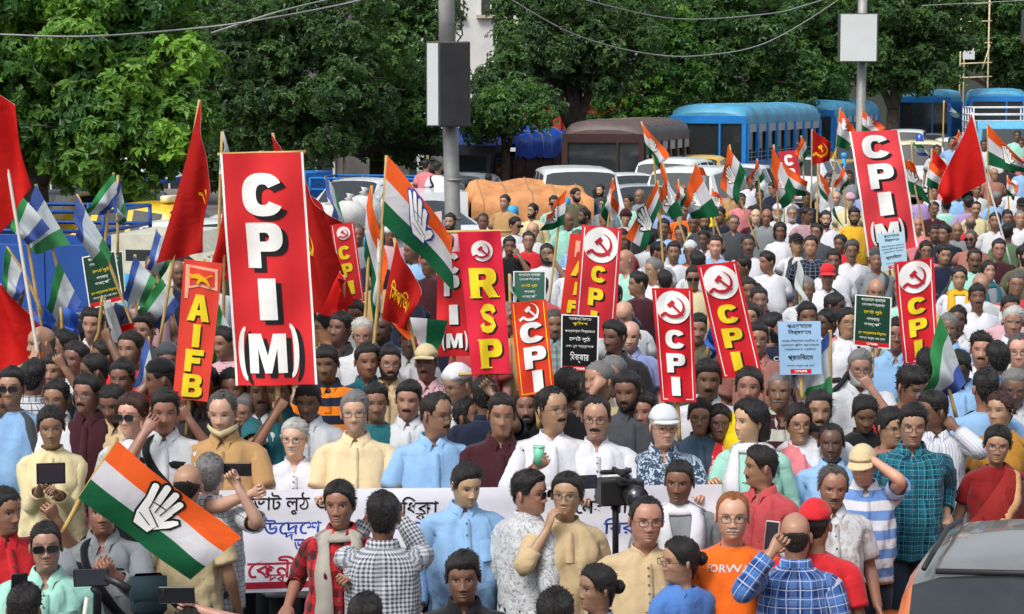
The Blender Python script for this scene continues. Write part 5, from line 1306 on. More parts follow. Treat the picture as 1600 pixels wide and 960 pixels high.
    # ---- lower body
    if spec['bot']:
        N = {0: 36, 1: 24, 2: 20}[lod]; tb = MB(); zs = np.array([.91, .87, .82] if lod < 2 else [.9, .82]) if top != 'sar' else np.array([1.02, .95, .88, .82])
        LG, LT, LZ = torso_grid(TB_M + np.array((0, .014, .01, .012)), zs, N, fem, fat * .6)
        o = tb.grid(LG, closed=True, uv=np.stack([LT * .165, LZ], -1))
        if spec['bot'] == 'skirt':
            rr = []
            for z in (.7, .5, .3, .1, .05):
                r = LG[-1].copy(); r[:, :2] *= 1 + (.82 - z) * .25; r[:, 2] = z; r[:, :2] *= (1 + .05 * np.sin(LT[0] * 9))[:, None]; rr.append(r)
            tb.grid(np.array([LG[-1]] + rr), closed=True)
            nm = 'sari_skirt'
        else:
            legpts(tb, o + (len(zs) - 1) * N, LG[-1], N, [(.74, .098), (.62, .088), (.5, .074), (.36, .068), (.22, .062), (.1, .06), (.075, .06)], spec['stance'], close=False)
            nm = 'trousers'
        parts.append((nm, tb.mesh(nm, spec['botmat'] or CLOTH), 'bot'))
        sh = MB()
        for sgn in (-1, 1):
            fx = sgn * (.095 + .01); sy = spec['stance'] * sgn
            rows = []
            for y, w_, h_ in ((.09, .028, .05), (.07, .038, .075), (.02, .04, .085), (-.06, .042, .06), (-.12, .046, .045), (-.16, .04, .035), (-.185, .02, .022)):
                rows.append([(fx + w_ * cx, y + sy, max(0.0, h_ * cz)) for cx, cz in ((-1, 0), (-1, .5), (-.7, .95), (0, 1.05), (.7, .95), (1, .5), (1, 0))])
            G1 = np.array(rows); sh.grid(G1, flip=False); sh.add(G1[0], [tuple(range(7))]); sh.add(G1[-1], [tuple(range(6, -1, -1))])
            if sgn < 0: parts.append(('shoe', sh.mesh('shoe', SHOE), None)); sh = MB()
        parts.append(('shoe', sh.mesh('shoe', SHOE), None))
    return parts, arms
def legpts(mb, first, ring, N, prof, stance, close=True):
    """split the bottom ring into two legs with a crotch chain between"""
    h = N // 2; z = ring[0, 2]
    chain = [np.array((0, ring[h, 1] * (1 - t) + ring[0, 1] * t, z - .05 * math.sin(pi * t) - .0)) for t in (.25, .5, .75)]
    o = mb.add(np.array(chain), [])
    ch = [o, o + 1, o + 2]
    # columns: index 0 = back (theta -pi), h = front (theta 0)
    right = [first + h + k for k in range(h)] + [first] + ch[::-1]          # front -> +x -> back -> chain back to front
    left = [first + k for k in range(h + 1)] + ch                            # back -> -x -> front -> chain
    pr = [ring[(h + k) % N] for k in range(h)] + [ring[0]] + chain[::-1]
    pl = [ring[k] for k in range(h + 1)] + chain
    for idx, P, sgn in ((right, np.array(pr), 1), (left, np.array(pl), -1)):
        cx = sgn * .09; c0 = np.array((cx, P[:, 1].mean()))
        ang = np.arctan2(P[:, 1] - c0[1], P[:, 0] - c0[0])
        rings = []
        for zz, r in prof:
            f = (z - zz) / z; cc = (cx + sgn * .015 * f, c0[1] * (1 - f) + stance * sgn * f)
            rr = r * (1 + .05 * noise3(np.stack([np.cos(ang) * 2 + zz * 9, np.sin(ang) * 2, np.full(len(ang), zz * 30)], -1)))
            rings.append(np.stack([cc[0] + rr * np.cos(ang), cc[1] + rr * np.sin(ang), np.full(len(ang), zz)], -1))
        stitch(mb, idx, rings, [np.stack([ang * .09, np.full(len(ang), zz)], -1) for zz, r in prof], close=close)
BUTTON = plain('shirt_button', (.16, .14, .12), .35)
TXT = {}
def text_mesh(body, size, bold=0.0, align='CENTER', res=2, shear=0):
    k = (body, bold, align, shear)
    if k not in TXT:
        c = bpy.data.curves.new('lettering', 'FONT'); c.body = body; c.resolution_u = res; c.offset = bold; c.align_x = align; c.align_y = 'CENTER'; c.shear = shear; c.fill_mode = 'FRONT'
        o = bpy.data.objects.new('lettering', c); COL.objects.link(o)
        dg = bpy.context.evaluated_depsgraph_get()
        me = bpy.data.meshes.new_from_object(o.evaluated_get(dg)); bpy.data.objects.remove(o)
        TXT[k] = me
    me = TXT[k].copy()
    V = np.zeros(len(me.vertices) * 3); me.vertices.foreach_get('co', V); me.vertices.foreach_set('co', V * size); me.update()
    return me
# ------------------------------------------------------------------ banners, placards and flags
from mathutils.geometry import tessellate_polygon
INK = {'w': hexc('f2f2ee'), 'y': hexc('efd42a'), 'k': (.012, .012, .014), 'r': hexc('d01e28'), 'g': hexc('1d7a3c'), 'b': hexc('2d4aa8'), 'n': hexc('17306e'), 'd': hexc('b02038'), 'o': hexc('e8b020')}
def ink(c): return plain('ink_' + c, INK[c], .7, var=.06, spec=.25)
def printed(name, hx): return plain('sheet_' + name, hexc(hx), .6, var=.07, scale=3, spec=.3, bump=.06)
def shape2d(polys, sub=0):
    """polygons (lists of 2-D points) -> vertices and triangles, optionally subdivided"""
    V = []; Fc = []
    for P in polys:
        loops = P if isinstance(P, tuple) else (P,)
        o = len(V); t = tessellate_polygon([[Vector((x, y, 0)) for x, y in Q] for Q in loops])
        V += [tuple(p) for Q in loops for p in Q]; Fc += [tuple(i + o for i in f) for f in t]
    for _ in range(sub):
        cache = {}; F2 = []
        def mid(a, b):
            k = (min(a, b), max(a, b))
            if k not in cache: cache[k] = len(V); V.append(((V[a][0] + V[b][0]) / 2, (V[a][1] + V[b][1]) / 2))
            return cache[k]
        for a, b, c in Fc:
            x, y, z = mid(a, b), mid(b, c), mid(c, a); F2 += [(a, x, z), (x, b, y), (z, y, c), (x, y, z)]
        Fc = F2
    return np.array(V), Fc
def circle(r, n=28, cx=0, cy=0): return [(cx + r * math.cos(2 * pi * k / n), cy + r * math.sin(2 * pi * k / n)) for k in range(n)]
def rect(cx, cy, w, h, a=0):
    c, s = math.cos(a), math.sin(a); return [(cx + x * c - y * s, cy + x * s + y * c) for x, y in ((-w / 2, -h / 2), (w / 2, -h / 2), (w / 2, h / 2), (-w / 2, h / 2))]
def sickle():
    o = []; i_ = []
    for k in range(19):
        t = k / 18; a = math.radians(82 - 232 * t); wd = .005 + .2 * math.sin(pi * min(1, t * .62 + .02)) ** 1.1 if t < .8 else .18 - .2 * (t - .8)
        o.append((.64 * math.cos(a), .64 * math.sin(a))); i_.append(((.64 - wd) * math.cos(a) - .0, (.64 - wd) * math.sin(a)))
    return o + i_[::-1]
def hs_polys():
    return [sickle(), rect(-.62, -.43, .36, .17, math.radians(38)), rect(.18, -.12, .98, .13, math.radians(-47)), rect(-.13, .21, .44, .24, math.radians(43))]
def hand_polys():
    pl = []
    for x, y, L, a in ((-.34, .28, .52, 12), (-.12, .34, .62, 5), (.1, .34, .58, -2), (.3, .28, .46, -10)):
        r = math.radians(90 + a); cx, cy = x + math.cos(r) * L / 2, y + math.sin(r) * L / 2; w_ = .19
        P = rect(cx, cy, L, w_, r); tip = (x + math.cos(r) * L, y + math.sin(r) * L)
        P = [P[0], P[1]] + [(tip[0] + .095 * math.cos(r + math.radians(-60 + 30 * q)), tip[1] + .095 * math.sin(r + math.radians(-60 + 30 * q))) for q in range(5)] + [P[2], P[3]]
        pl.append(P)
    palm = [(-.45, .3), (-.42, -.25), (-.3, -.62), (.22, -.62), (.34, -.2), (.42, .3)]
    thumb = [(.3, -.45), (.62, -.1), (.74, .16), (.66, .24), (.54, .16), (.36, -.05)]
    return pl + [palm, thumb]
def outline(P, k=.06):
    n = len(P); c = np.mean(P, axis=0); out = []
    for i in range(n):
        a = np.array(P[i - 1]); b = np.array(P[i]); d = np.array(P[(i + 1) % n]); e1 = b - a; e2 = d - b
        n1 = np.array((e1[1], -e1[0])) / (np.linalg.norm(e1) + 1e-9); n2 = np.array((e2[1], -e2[0])) / (np.linalg.norm(e2) + 1e-9); nn = n1 + n2; l = np.linalg.norm(nn); nn = nn / l if l > 1e-6 else n1
        if np.dot(nn, b - c) < 0: nn = -nn
        out.append(tuple(b + nn * k))
    return out
def arc(cx, cy, rx, ry, a0, a1, n=10, k=1.0): return [(cx + rx * math.copysign(abs(math.cos(math.radians(a0 + (a1 - a0) * q / n))) ** k, math.cos(math.radians(a0 + (a1 - a0) * q / n))), cy + ry * math.copysign(abs(math.sin(math.radians(a0 + (a1 - a0) * q / n))) ** k, math.sin(math.radians(a0 + (a1 - a0) * q / n)))) for q in range(n + 1)]
def swept(pts, wd):
    L, R = [], []
    for i, p in enumerate(pts):
        a = np.array(pts[max(i - 1, 0)]); b = np.array(pts[min(i + 1, len(pts) - 1)]); d = b - a; d /= np.linalg.norm(d); n = np.array((-d[1], d[0])) * wd / 2
        L.append(tuple(np.array(p) + n)); R.append(tuple(np.array(p) - n))
    return L + R[::-1]
BLOCK = {'I': [[(-.5, -.5), (.5, -.5), (.5, .5), (-.5, .5)]],
 'C': [arc(0, 0, .5, .5, 28, 332, 24, .8) + arc(.0, 0, .17, .24, 325, 35, 16, .8)],
 'P': [([(-.5, -.5), (-.14, -.5), (-.14, -.14)] + arc(.12, .18, .38, .32, -90, 90, 12, .8) + [(-.5, .5)], [(-.14, .08), (-.14, .28)] + arc(.02, .18, .11, .1, 90, -90, 6))],
 'R': [([(-.5, -.5), (-.16, -.5), (-.16, -.12), (-.06, -.12), (.16, -.5), (.52, -.5), (.28, -.08)] + arc(.1, .2, .38, .3, -60, 90, 10, .8) + [(-.5, .5)], [(-.16, .1), (-.16, .3)] + arc(.02, .2, .11, .1, 90, -90, 6))],
 'B': [([(-.5, -.5)] + arc(.1, -.24, .4, .26, -90, 55, 8, .8) + arc(.08, .25, .36, .25, -45, 90, 8, .8) + [(-.5, .5)], [(-.16, .15), (-.16, .32)] + arc(.02, .235, .1, .085, 90, -90, 5), [(-.16, -.3), (-.16, -.1)] + arc(.04, -.2, .12, .1, 90, -90, 5))],
 'F': [[(-.5, -.5), (-.12, -.5), (-.12, -.12), (.34, -.12), (.34, .14), (-.12, .14), (-.12, .24), (.5, .24), (.5, .5), (-.5, .5)]],
 'A': [([(-.5, -.5), (-.16, -.5), (-.1, -.28), (.1, -.28), (.16, -.5), (.5, -.5), (.18, .5), (-.18, .5)], [(-.07, -.08), (.0, .2), (.07, -.08)])],
 'M': [[(-.5, -.5), (-.5, .5), (-.16, .5), (0, -.06), (.16, .5), (.5, .5), (.5, -.5), (.26, -.5), (.26, .12), (.09, -.5), (-.09, -.5), (-.26, .12), (-.26, -.5)]],
 'S': [swept([(.36, .2), (.3, .34), (.1, .39), (-.14, .37), (-.3, .24), (-.2, .09), (.02, .0), (.22, -.09), (.31, -.24), (.14, -.37), (-.1, -.39), (-.3, -.34), (-.37, -.18)], .25)],
 '(': [arc(.5, 0, 1.0, .5, 90, 270, 14) + arc(.5, 0, .35, .42, 270, 90, 14)], ')': [arc(-.5, 0, 1.0, .5, 90, -90, 14) + arc(-.5, 0, .35, .42, -90, 90, 14)]}
class Sheet:
    """a hanging or held cloth or board: four corners in the photo at given distances, gently folded"""
    def __init__(s, quad, D, wave=0.0, seed=0, kind='board', tilt=0):
        Ds = D if hasattr(D, '__len__') else [D] * 4
        s.Q = [np.array(at_d(x, y, d)) for (x, y), d in zip(quad, Ds)]       # TL TR BR BL
        s.wave = wave; s.seed = seed; s.kind = kind
        e1 = s.Q[1] - s.Q[0]; e2 = s.Q[3] - s.Q[0]; nn = np.cross(e2, e1); nn /= np.linalg.norm(nn)
        if nn[1] > 0: nn = -nn
        s.nrm = nn; s.W = (np.linalg.norm(e1) + np.linalg.norm(s.Q[2] - s.Q[3])) / 2; s.H = (np.linalg.norm(e2) + np.linalg.norm(s.Q[2] - s.Q[1])) / 2
    def at(s, u, v, off=0.0):
        u = np.asarray(u, float); v = np.asarray(v, float); a, b, c, d = s.Q; U = u[..., None]; Vv = v[..., None]
        P = (a * (1 - U) + b * U) * (1 - Vv) + (d * (1 - U) + c * U) * Vv
        if s.kind == 'flag':
            w_ = s.wave * (np.sin(7.5 * u + 2.2 * v + s.seed) * (.25 + .75 * u) + .45 * np.sin(13 * u - 5 * v + 2 * s.seed) * u + .35 * np.sin(4 * v + s.seed * 3))
            sag = .12 * s.W * np.sin(pi * u) * .35
            P = P + s.nrm * w_[..., None]; P[..., 2] -= sag * (1 - .3 * v) * math.sin(s.seed + 1)
        else:
            w_ = s.wave * (np.sin(5 * v + s.seed) * .6 + .5 * np.sin(9 * u + 3 * v + s.seed) + .5 * np.sin(17 * v + 4 * u + 2 * s.seed) * .4)
            P = P + s.nrm * w_[..., None]
        return P + s.nrm * off
    def cloth(s, name, mat, root, nu=14, nv=20, th=.008, color=None):
        u, v = np.meshgrid(np.linspace(0, 1, nu), np.linspace(0, 1, nv))
        b = MB(); uv = np.stack([u, 1 - v], -1); A = s.at(u, v, th / 2); B = s.at(u, v, -th / 2)
        ctr = s.ctr(root); b.grid(A - ctr, uv=uv); b.grid(B - ctr, uv=uv, flip=True)
        for e in (np.s_[0, :], np.s_[-1, :], np.s_[:, 0], np.s_[:, -1]):
            b.grid(np.stack([A[e] - ctr, B[e] - ctr]), uv=np.stack([uv[e], uv[e]]))
        return obj(name, b.mesh(name, mat), root, color)
    def ctr(s, root): return np.array(root.location)
    def put(s, name, polys, u0, v0, size, mat, root, off=.012, sub=2, sx=1.0):
        """2-D artwork centred on (u0, v0), unit = size metres"""
        V_, F_ = shape2d(polys, sub)
        P = s.at(u0 + V_[:, 0] * size * sx / s.W, v0 - V_[:, 1] * size / s.H, off) - s.ctr(root)
        b = MB(); b.add(P, F_); return obj(name, b.mesh(name, mat, False), root)
    def block(s, name, ch, u0, v0, w, h, mat, root, off=.007):
        V_, F_ = shape2d(BLOCK[ch], 2); b = MB(); b.add(s.at(u0 + V_[:, 0] * w, v0 - V_[:, 1] * h, off) - s.ctr(root), F_); return obj(name, b.mesh(name, mat, False), root)
    def text(s, name, txt, u0, v0, w, h, mat, root, off=.007, bold=.0, fit=True, shear=0):
        """lettering centred on (u0, v0) stretched to w x h of the sheet"""
        me = text_mesh(txt, 1, bold, shear=shear)
        n = len(me.vertices); V_ = np.zeros(n * 3); me.vertices.foreach_get('co', V_); V_ = V_.reshape(-1, 3)
        if not n: return None
        lo, hi = V_.min(0), V_.max(0); sz = np.maximum(1e-6, hi - lo)
        x = (V_[:, 0] - (lo[0] + hi[0]) / 2) / sz[0]; y = (V_[:, 1] - (lo[1] + hi[1]) / 2) / sz[1]
        P = s.at(u0 + x * w, v0 - y * h, off) - s.ctr(root)
        me.vertices.foreach_set('co', P.astype(np.float32).ravel()); me.update(); me.materials.clear(); me.materials.append(mat)
        me.name = name; return obj(name, me, root)
BAMBP = plain('bamboo_pole', hexc('b99a5e'), .6, var=.2, scale=12)
WPOLE = plain('white_pole', (.7, .68, .62), .5, var=.05)
def pole(root, pts, D, r=.014, mat=None, name='pole'):
    Ds = D if hasattr(D, '__len__') else [D] * len(pts)
    P = [np.array(at_d(x, y, d)) - np.array(root.location) for (x, y), d in zip(pts, Ds)]
    b = MB(); Q = []
    for a, c in zip(P, P[1:]):
        for k in range(4): Q.append(a + (c - a) * k / 4)
    Q.append(P[-1]); rr = [r * (1 + .08 * ((k * 7) % 3 - 1)) for k in range(len(Q))]
    b.tube(Q, rr, 8); return obj(name, b.mesh(name, mat or BAMBP), root)
def held(name, label, cat, quad, D, wave=0, seed=0, kind='board', group=None):
    Dm = D if not hasattr(D, '__len__') else sum(D) / 4
    s = Sheet(quad, D, wave, seed, kind); c = (s.Q[2] + s.Q[3]) / 2 if kind != 'flag' else s.Q[3]
    r = thing(name, label, cat, tuple(c), 0, group); return s, r
def letters(s, root, spec, fg, sh, off=.0105, dx=.05, dy=.018, bold=.045):
    """column of (char, u, v, w, h): each letter with its drop shadow as a sub-part"""
    for ch, u, v, w_, h_ in spec:
        o = s.block('letter', ch, u, v, w_, h_, ink(fg), root, off)
        if sh: s.block('letter_shadow', ch, u + dx, v + dy, w_, h_, ink(sh), root, off - .003).parent = o
def frame_lines(s, root, col, inset=.07, w_=.022, v0=.02, v1=.98):
    a = s.W; 
    for (u0, u1, va, vb) in ((inset, inset + w_ , v0, v1), (1 - inset - w_, 1 - inset, v0, v1), (inset, 1 - inset, v1 - w_ * s.W / s.H, v1)):
        u, v = np.meshgrid(np.linspace(u0, u1, 2), np.linspace(va, vb, 14)); b = MB(); b.grid(s.at(u, v, .0065) - s.ctr(root)); obj('border_line', b.mesh('border_line', ink(col)), root)
GB = 'tall red lettered banners held above the march'
# 1  the tallest banner
s, r = held('lettered_banner', 'tallest red banner, big white letters CPI and bracketed M', 'banner', [(345, 240), (474, 238), (496, 601), (368, 603)], 12.75, .028, 1, group=GB)
s.cloth('cloth', printed('red', 'd92b30'), r)
for u0, u1 in ((0.0, .028), (.972, 1.0)):
    u, v = np.meshgrid(np.linspace(u0, u1, 2), np.linspace(0, 1, 16)); b = MB(); b.grid(s.at(u, v, .0065) - s.ctr(r)); obj('edge_strip', b.mesh('edge_strip', ink('w')), r)
letters(s, r, [('C', .48, .178, .50, .185), ('P', .47, .395, .44, .195), ('I', .46, .628, .22, .18), ('(', .11, .862, .10, .235), ('M', .42, .862, .46, .17), (')', .75, .852, .10, .235)], 'w', 'k', dx=.065, dy=.02, bold=.045)
pole(r, [(408, 236), (425, 470), (437, 660)], 12.8, .016)
pole(r, [(340, 242), (478, 238)], 12.79, .012, name='top_rod')
# 2
s, r = held('lettered_banner', 'orange red board reading AIFB in yellow under a flag emblem', 'banner', [(288, 405), (348, 412), (325, 628), (270, 622)], 12.8, .006, 2, group=GB)
s.cloth('cloth', printed('coral', 'dc4232'), r)
letters(s, r, [('A', .5, .335, .60, .19), ('I', .5, .535, .2, .165), ('F', .5, .715, .5, .16), ('B', .52, .895, .56, .165)], 'y', 'k', dx=.035, dy=.012, bold=.05)
s.put('emblem_flag', [[(-.5, .42), (.45, .36), (.5, -.3), (-.05, -.22), (-.36, -.32), (-.36, -.62), (-.46, -.62)]], .5, .13, .2, plain('emblem_rim', hexc('f0b090'), .7), r, .008)
s.put('emblem_field', [[(-.38, .34), (.36, .28), (.4, -.2), (-.05, -.13), (-.34, -.22)]], .5, .13, .2, printed('coral2', 'dc4232'), r, .011)
s.put('emblem_tiger', [[(-.26, .12), (-.1, .16), (.12, .06), (.2, -.05), (.26, -.16), (.2, -.17), (.13, -.08), (.02, -.04), (-.08, -.14), (-.13, -.12), (-.08, 0), (-.2, .02), (-.3, .0)], [(.14, .05), (.24, .12), (.32, .1), (.26, .16), (.14, .1)], [(-.2, .1), (-.32, .14), (-.36, .08), (-.28, .02)]], .5, .13, .22, ink('o'), r, .02)
pole(r, [(318, 405), (300, 560), (292, 680)], 12.84)
# 3
s, r = held('lettered_banner', 'crimson banner reading RSP in yellow, hung from a bamboo rod', 'banner', [(715, 363), (782, 361), (798, 583), (737, 585)], 13.2, .022, 3, group=GB)
s.cloth('cloth', printed('crimson', 'd6203c'), r)
s.put('emblem_disc', [circle(1)], .53, .135, .066, ink('w'), r); s.put('emblem', hs_polys(), .53, .135, .075, ink('d'), r, .02)
letters(s, r, [('R', .5, .36, .66, .21), ('S', .54, .61, .42, .2), ('P', .55, .855, .56, .205)], 'y', 'k', dx=.045, dy=.01, bold=.07)
for u, v, w_ in ((.29, .46, .3), (.75, .46, .24), (.4, .955, .3), (.3, .262, .24), (.36, .757, .24)):
    s.put('letter_serif', [rect(0, 0, w_, .032)], u, v, s.W, ink('y'), r, .011)
for y0, x0, x1 in ((362, 698, 800), (584, 716, 802)): pole(r, [(x0, y0 + 1), (x1, y0 - 1)], 13.24, .011, name='cross_rod')
pole(r, [(748, 362), (772, 640)], 13.25)
# 4
s, r = held('lettered_banner', 'smaller red banner reading CPI and bracketed M beside the crimson one', 'banner', [(684, 395), (727, 393), (741, 556), (681, 557)], 15.8, .018, 4, group=GB)
s.cloth('cloth', printed('red2', 'd8262c'), r)
letters(s, r, [('C', .5, .11, .5, .2), ('P', .47, .32, .5, .2), ('I', .5, .6, .26, .19), ('(', .2, .85, .08, .19), ('M', .5, .85, .44, .14), (')', .82, .85, .08, .19)], 'w', 'k', dx=.05, dy=.015)
pole(r, [(705, 395), (712, 640)], 15.84)
# 5
s, r = held('lettered_banner', 'red banner half hidden behind the drooping tricolour, yellow CPI between white lines', 'banner', [(516, 352), (553, 347), (570, 470), (536, 478)], 17.5, .006, 5, group=GB)
s.cloth('cloth', printed('red3', 'cf2a30'), r); frame_lines(s, r, 'w')
s.put('emblem_disc', [circle(1)], .5, .12, .055, ink('w'), r); s.put('emblem', hs_polys(), .5, .12, .06, ink('r'), r, .02)
letters(s, r, [('C', .42, .36, .5, .17), ('P', .45, .58, .46, .17), ('I', .5, .8, .26, .17)], 'y', None); pole(r, [(535, 350), (560, 600)], 17.54)
def emblem_banner(label, quad, D, fg, mat, seed, lay, disc=True, border='w', pl=None, sh='k', emb=None):
    s, r = held('lettered_banner', label, 'banner', quad, D, .014, seed, group=GB)
    s.cloth('cloth', mat, r)
    if border: frame_lines(s, r, border)
    if disc:
        s.put('emblem_disc', [circle(1)], .5, .165, s.W * .43, ink('w'), r); s.put('emblem', hs_polys(), .5, .165, s.W * .44, plain('emblem_red', hexc('b81c30'), .7, var=.05), r, .02)
    else: s.put('emblem', hs_polys(), .52, .115, s.W * .4, ink(emb or 'w'), r)
    letters(s, r, lay, fg, sh, dx=.05, dy=.012)
    if pl: pole(r, pl, D + .05)
    return s, r
L3 = [('C', .5, .445, .5, .165), ('P', .49, .655, .5, .17), ('I', .45, .86, .24, .165)]
emblem_banner('red banner of white disc emblem and yellow CPI gripped above the black placard', [(909, 351), (972, 358), (960, 533), (896, 520)], 16.5, 'y', printed('red4', 'd2303a'), 6, [('C', .5, .43, .36, .15), ('P', .47, .64, .36, .16), ('I', .46, .85, .16, .17)], pl=[(928, 525), (928, 600)])
emblem_banner('red banner of silver white CPI letters before the man in lilac blue', [(1018, 450), (1082, 451), (1088, 629), (1033, 628)], 12.7, 'w', printed('red5', 'cf1826'), 7, L3, pl=[(1058, 628), (1062, 690)])
emblem_banner('leaning red banner of white disc and yellow CPI beside the man with sunglasses', [(1088, 415), (1151, 408), (1191, 585), (1129, 592)], 13.3, 'y', printed('red6', 'd01c2a'), 8, L3, pl=[(1160, 588), (1168, 640)])
emblem_banner('red banner of white disc and yellow CPI beside the dark green placard', [(1397, 411), (1459, 402), (1466, 560), (1412, 572)], 15.5, 'y', printed('red7', 'd01c2a'), 9, L3, pl=[(1440, 565), (1446, 620)])
emblem_banner('red orange board with a yellow rim, white hammer and sickle above white CPI', [(797, 474), (853, 468), (867, 612), (812, 621)], 12.75, 'w', printed('orange_red', 'd8381f'), 10, [('C', .52, .335, .66, .22), ('P', .55, .60, .62, .23), ('I', .56, .855, .28, .23)], disc=False, border='y', pl=[(838, 615), (842, 670)])
s, r = held('lettered_banner', 'second AIFB board mostly covered by the banner with the disc emblem', 'banner', [(891, 365), (940, 370), (912, 494), (875, 490)], 17.2, .005, 11, group=GB)
s.cloth('cloth', printed('coral3', 'd8382c'), r); letters(s, r, [('A', .5, .42, .6, .19), ('I', .5, .67, .2, .16), ('F', .5, .9, .5, .16)], 'y', 'k')
s.put('emblem_flag', [[(-.5, .42), (.45, .36), (.5, -.3), (-.05, -.22), (-.36, -.32), (-.36, -.62), (-.46, -.62)]], .5, .16, .13, plain('emblem_rim', hexc('f0b090'), .7), r, .006)
pole(r, [(910, 368), (890, 600)], 17.25)
s, r = held('lettered_banner', 'far red banner reading CPI and bracketed M with a white left edge', 'banner', [(1327, 206), (1404, 203), (1435, 386), (1356, 402)], 24, .04, 12, group=GB)
s.cloth('cloth', printed('red8', 'e04048'), r)
for u0, u1 in ((0.0, .035), (.965, 1.0)):
    u, v = np.meshgrid(np.linspace(u0, u1, 2), np.linspace(0, 1, 14)); b = MB(); b.grid(s.at(u, v, .0065) - s.ctr(r)); obj('edge_strip', b.mesh('edge_strip', ink('w')), r)
letters(s, r, [('C', .48, .13, .56, .19), ('P', .5, .37, .5, .2), ('I', .5, .6, .26, .19), ('(', .17, .83, .09, .2), ('M', .45, .83, .46, .15), (')', .74, .83, .09, .2)], 'w', 'k', dx=.06, dy=.02)
pole(r, [(1366, 205), (1392, 440)], 24.05)
s, r = held('lettered_banner', 'tiny red lettered sign among the distant tricolours', 'banner', [(1216, 237), (1245, 235), (1255, 306), (1227, 310)], 40, .01, 13, group=GB)
s.cloth('cloth', printed('red9', 'c8303a'), r); letters(s, r, [('C', .5, .2, .5, .24), ('P', .5, .5, .5, .24), ('I', .5, .8, .26, .22)], 'w', None); pole(r, [(1232, 237), (1246, 360)], 40.05)
# ---- placards in Bengali script
def placard(label, quad, D, bg, lines, foot, rim, footbar=True, pl=None, seed=0):
    s, r = held('placard', label, 'placard', quad, D, .004, seed, group='printed placards held in the march')
    s.cloth('sheet', printed(bg[0], bg[1]), r, 8, 10)
    if rim:
        for (u0, u1, v0, v1) in ((0, .035, 0, 1), (.965, 1, 0, 1), (.035, .965, 0, .02), (.035, .965, .98, 1)):
            u, v = np.meshgrid(np.linspace(u0, u1, 2), np.linspace(v0, v1, 8)); b = MB(); b.grid(s.at(u, v, .006) - s.ctr(r)); obj('white_rim', b.mesh('white_rim', ink('w')), r)
    if footbar:
        u, v = np.meshgrid(np.linspace(.04 if rim else .25, .96 if rim else .75, 8), np.linspace(.895, .978, 2)); b = MB(); b.grid(s.at(u, v, .006) - s.ctr(r)); obj('foot_band', b.mesh('foot_band', ink('r')), r)
        s.text('lettering', 'CPI(M)', .5, .938, .3, .05, ink('w'), r, .009, .03)
    for txt, v, w_, h_, c, bo in lines: s.text('lettering', txt, .5, v, w_, h_, ink(c), r, .0075, min(bo, .012))
    if pl: pole(r, pl, (D if not hasattr(D, '__len__') else D[0]) + .04)
    return s, r
GL = [('পঞ্চােয়ত ব্যবস্থা', .085, .66, .075, 'w', .01), ('ধ্বংেসর উেদ্দেশ্য', .175, .62, .07, 'w', .01), ('েভাট লুঠ', .32, .5, .09, 'y', .03), ('গণনায়', .455, .36, .065, 'w', .02), ('কারচুপি', .555, .46, .075, 'w', .02), ('খুন সন্ত্রােসর িবরুেদ্ধ', .725, .76, .07, 'y', .01), ('সমস্ত মানুষ এক েহান', .83, .7, .055, 'w', 0)]
G_ = ('bottle_green', '17402f')
placard('green placard with yellow and white script beside the blue pickup', [(128, 402), (180, 392), (193, 470), (140, 484)], 18.5, G_, GL, 1, True, pl=[(160, 478), (170, 560)])
placard('green placard tucked behind the one beside the blue pickup', [(150, 398), (192, 392), (197, 472), (158, 478)], 18.9, ('bottle_green2', '1c4634'), GL[:2], 1, True)
placard('grey green placard standing behind the yellow-rimmed board', [(802, 424), (853, 424), (852, 494), (802, 496)], 18.5, ('grey_green', '3c6a5c'), GL, 1, True, pl=[(826, 496), (828, 600)])
placard('dark green placard held by the man with the white beard', [(1336, 460), (1393, 465), (1391, 546), (1333, 540)], 15.2, G_, GL, 1, True, pl=[(1364, 545), (1362, 590)])
placard('black placard with white script and a red foot', [(877, 491), (936, 494), (934, 583), (876, 581)], 15.5, ('black', '101216'), [('সরকারি মদেত', .06, .6, .06, 'w', 0), ('পুিলশ', .15, .4, .07, 'y', .01), ('পঞ্চােয়ত িনর্বাচেন', .28, .8, .065, 'w', 0), ('েভাট লুঠ', .42, .56, .1, 'w', .03), ('এবং খুন সন্ত্রাসেক', .55, .74, .055, 'w', 0), ('িধক্কার', .74, .5, .2, 'w', .03)], 1, True, pl=[(905, 582), (906, 640)])
BL = [('পঞ্চােয়ত', .09, .58, .1, 'k', .03), ('িনর্বাচেন', .2, .54, .11, 'k', .03), ('রাজ্য িনর্বাচন কমিশন ও', .36, .86, .06, 'k', .005), ('শাসকদল পুিলশ প্রশাসেনর', .44, .9, .06, 'k', .005), ('লজ্জাজনক ভূমিকার', .52, .74, .055, 'k', .005), ('প্রতিবােদ', .675, .6, .14, 'k', .04), ('সমস্ত মানুষ এক েহান', .835, .66, .045, 'k', 0)]
placard('light blue placard of black script raised over the man with cropped grey hair', [(1215, 503), (1282, 502), (1284, 585), (1219, 586)], 12.9, ('light_blue', '9fc4e6'), BL, 1, False, pl=[(1251, 586), (1254, 625)])
placard('small light blue placard hung over the foot of the far banner', [(1371, 366), (1413, 362), (1418, 416), (1379, 424)], 23, ('light_blue2', 'b4d6ea'), BL, 1, False, pl=[(1398, 420), (1402, 460)])
placard('faint pinkish white placard leaning behind the tricolour on the long pole', [(655, 335), (690, 330), (692, 385), (660, 392)], 22, ('pink_white', 'd8c4c0'), [('িধক্কার', .4, .6, .2, 'n', .02)], 1, False)
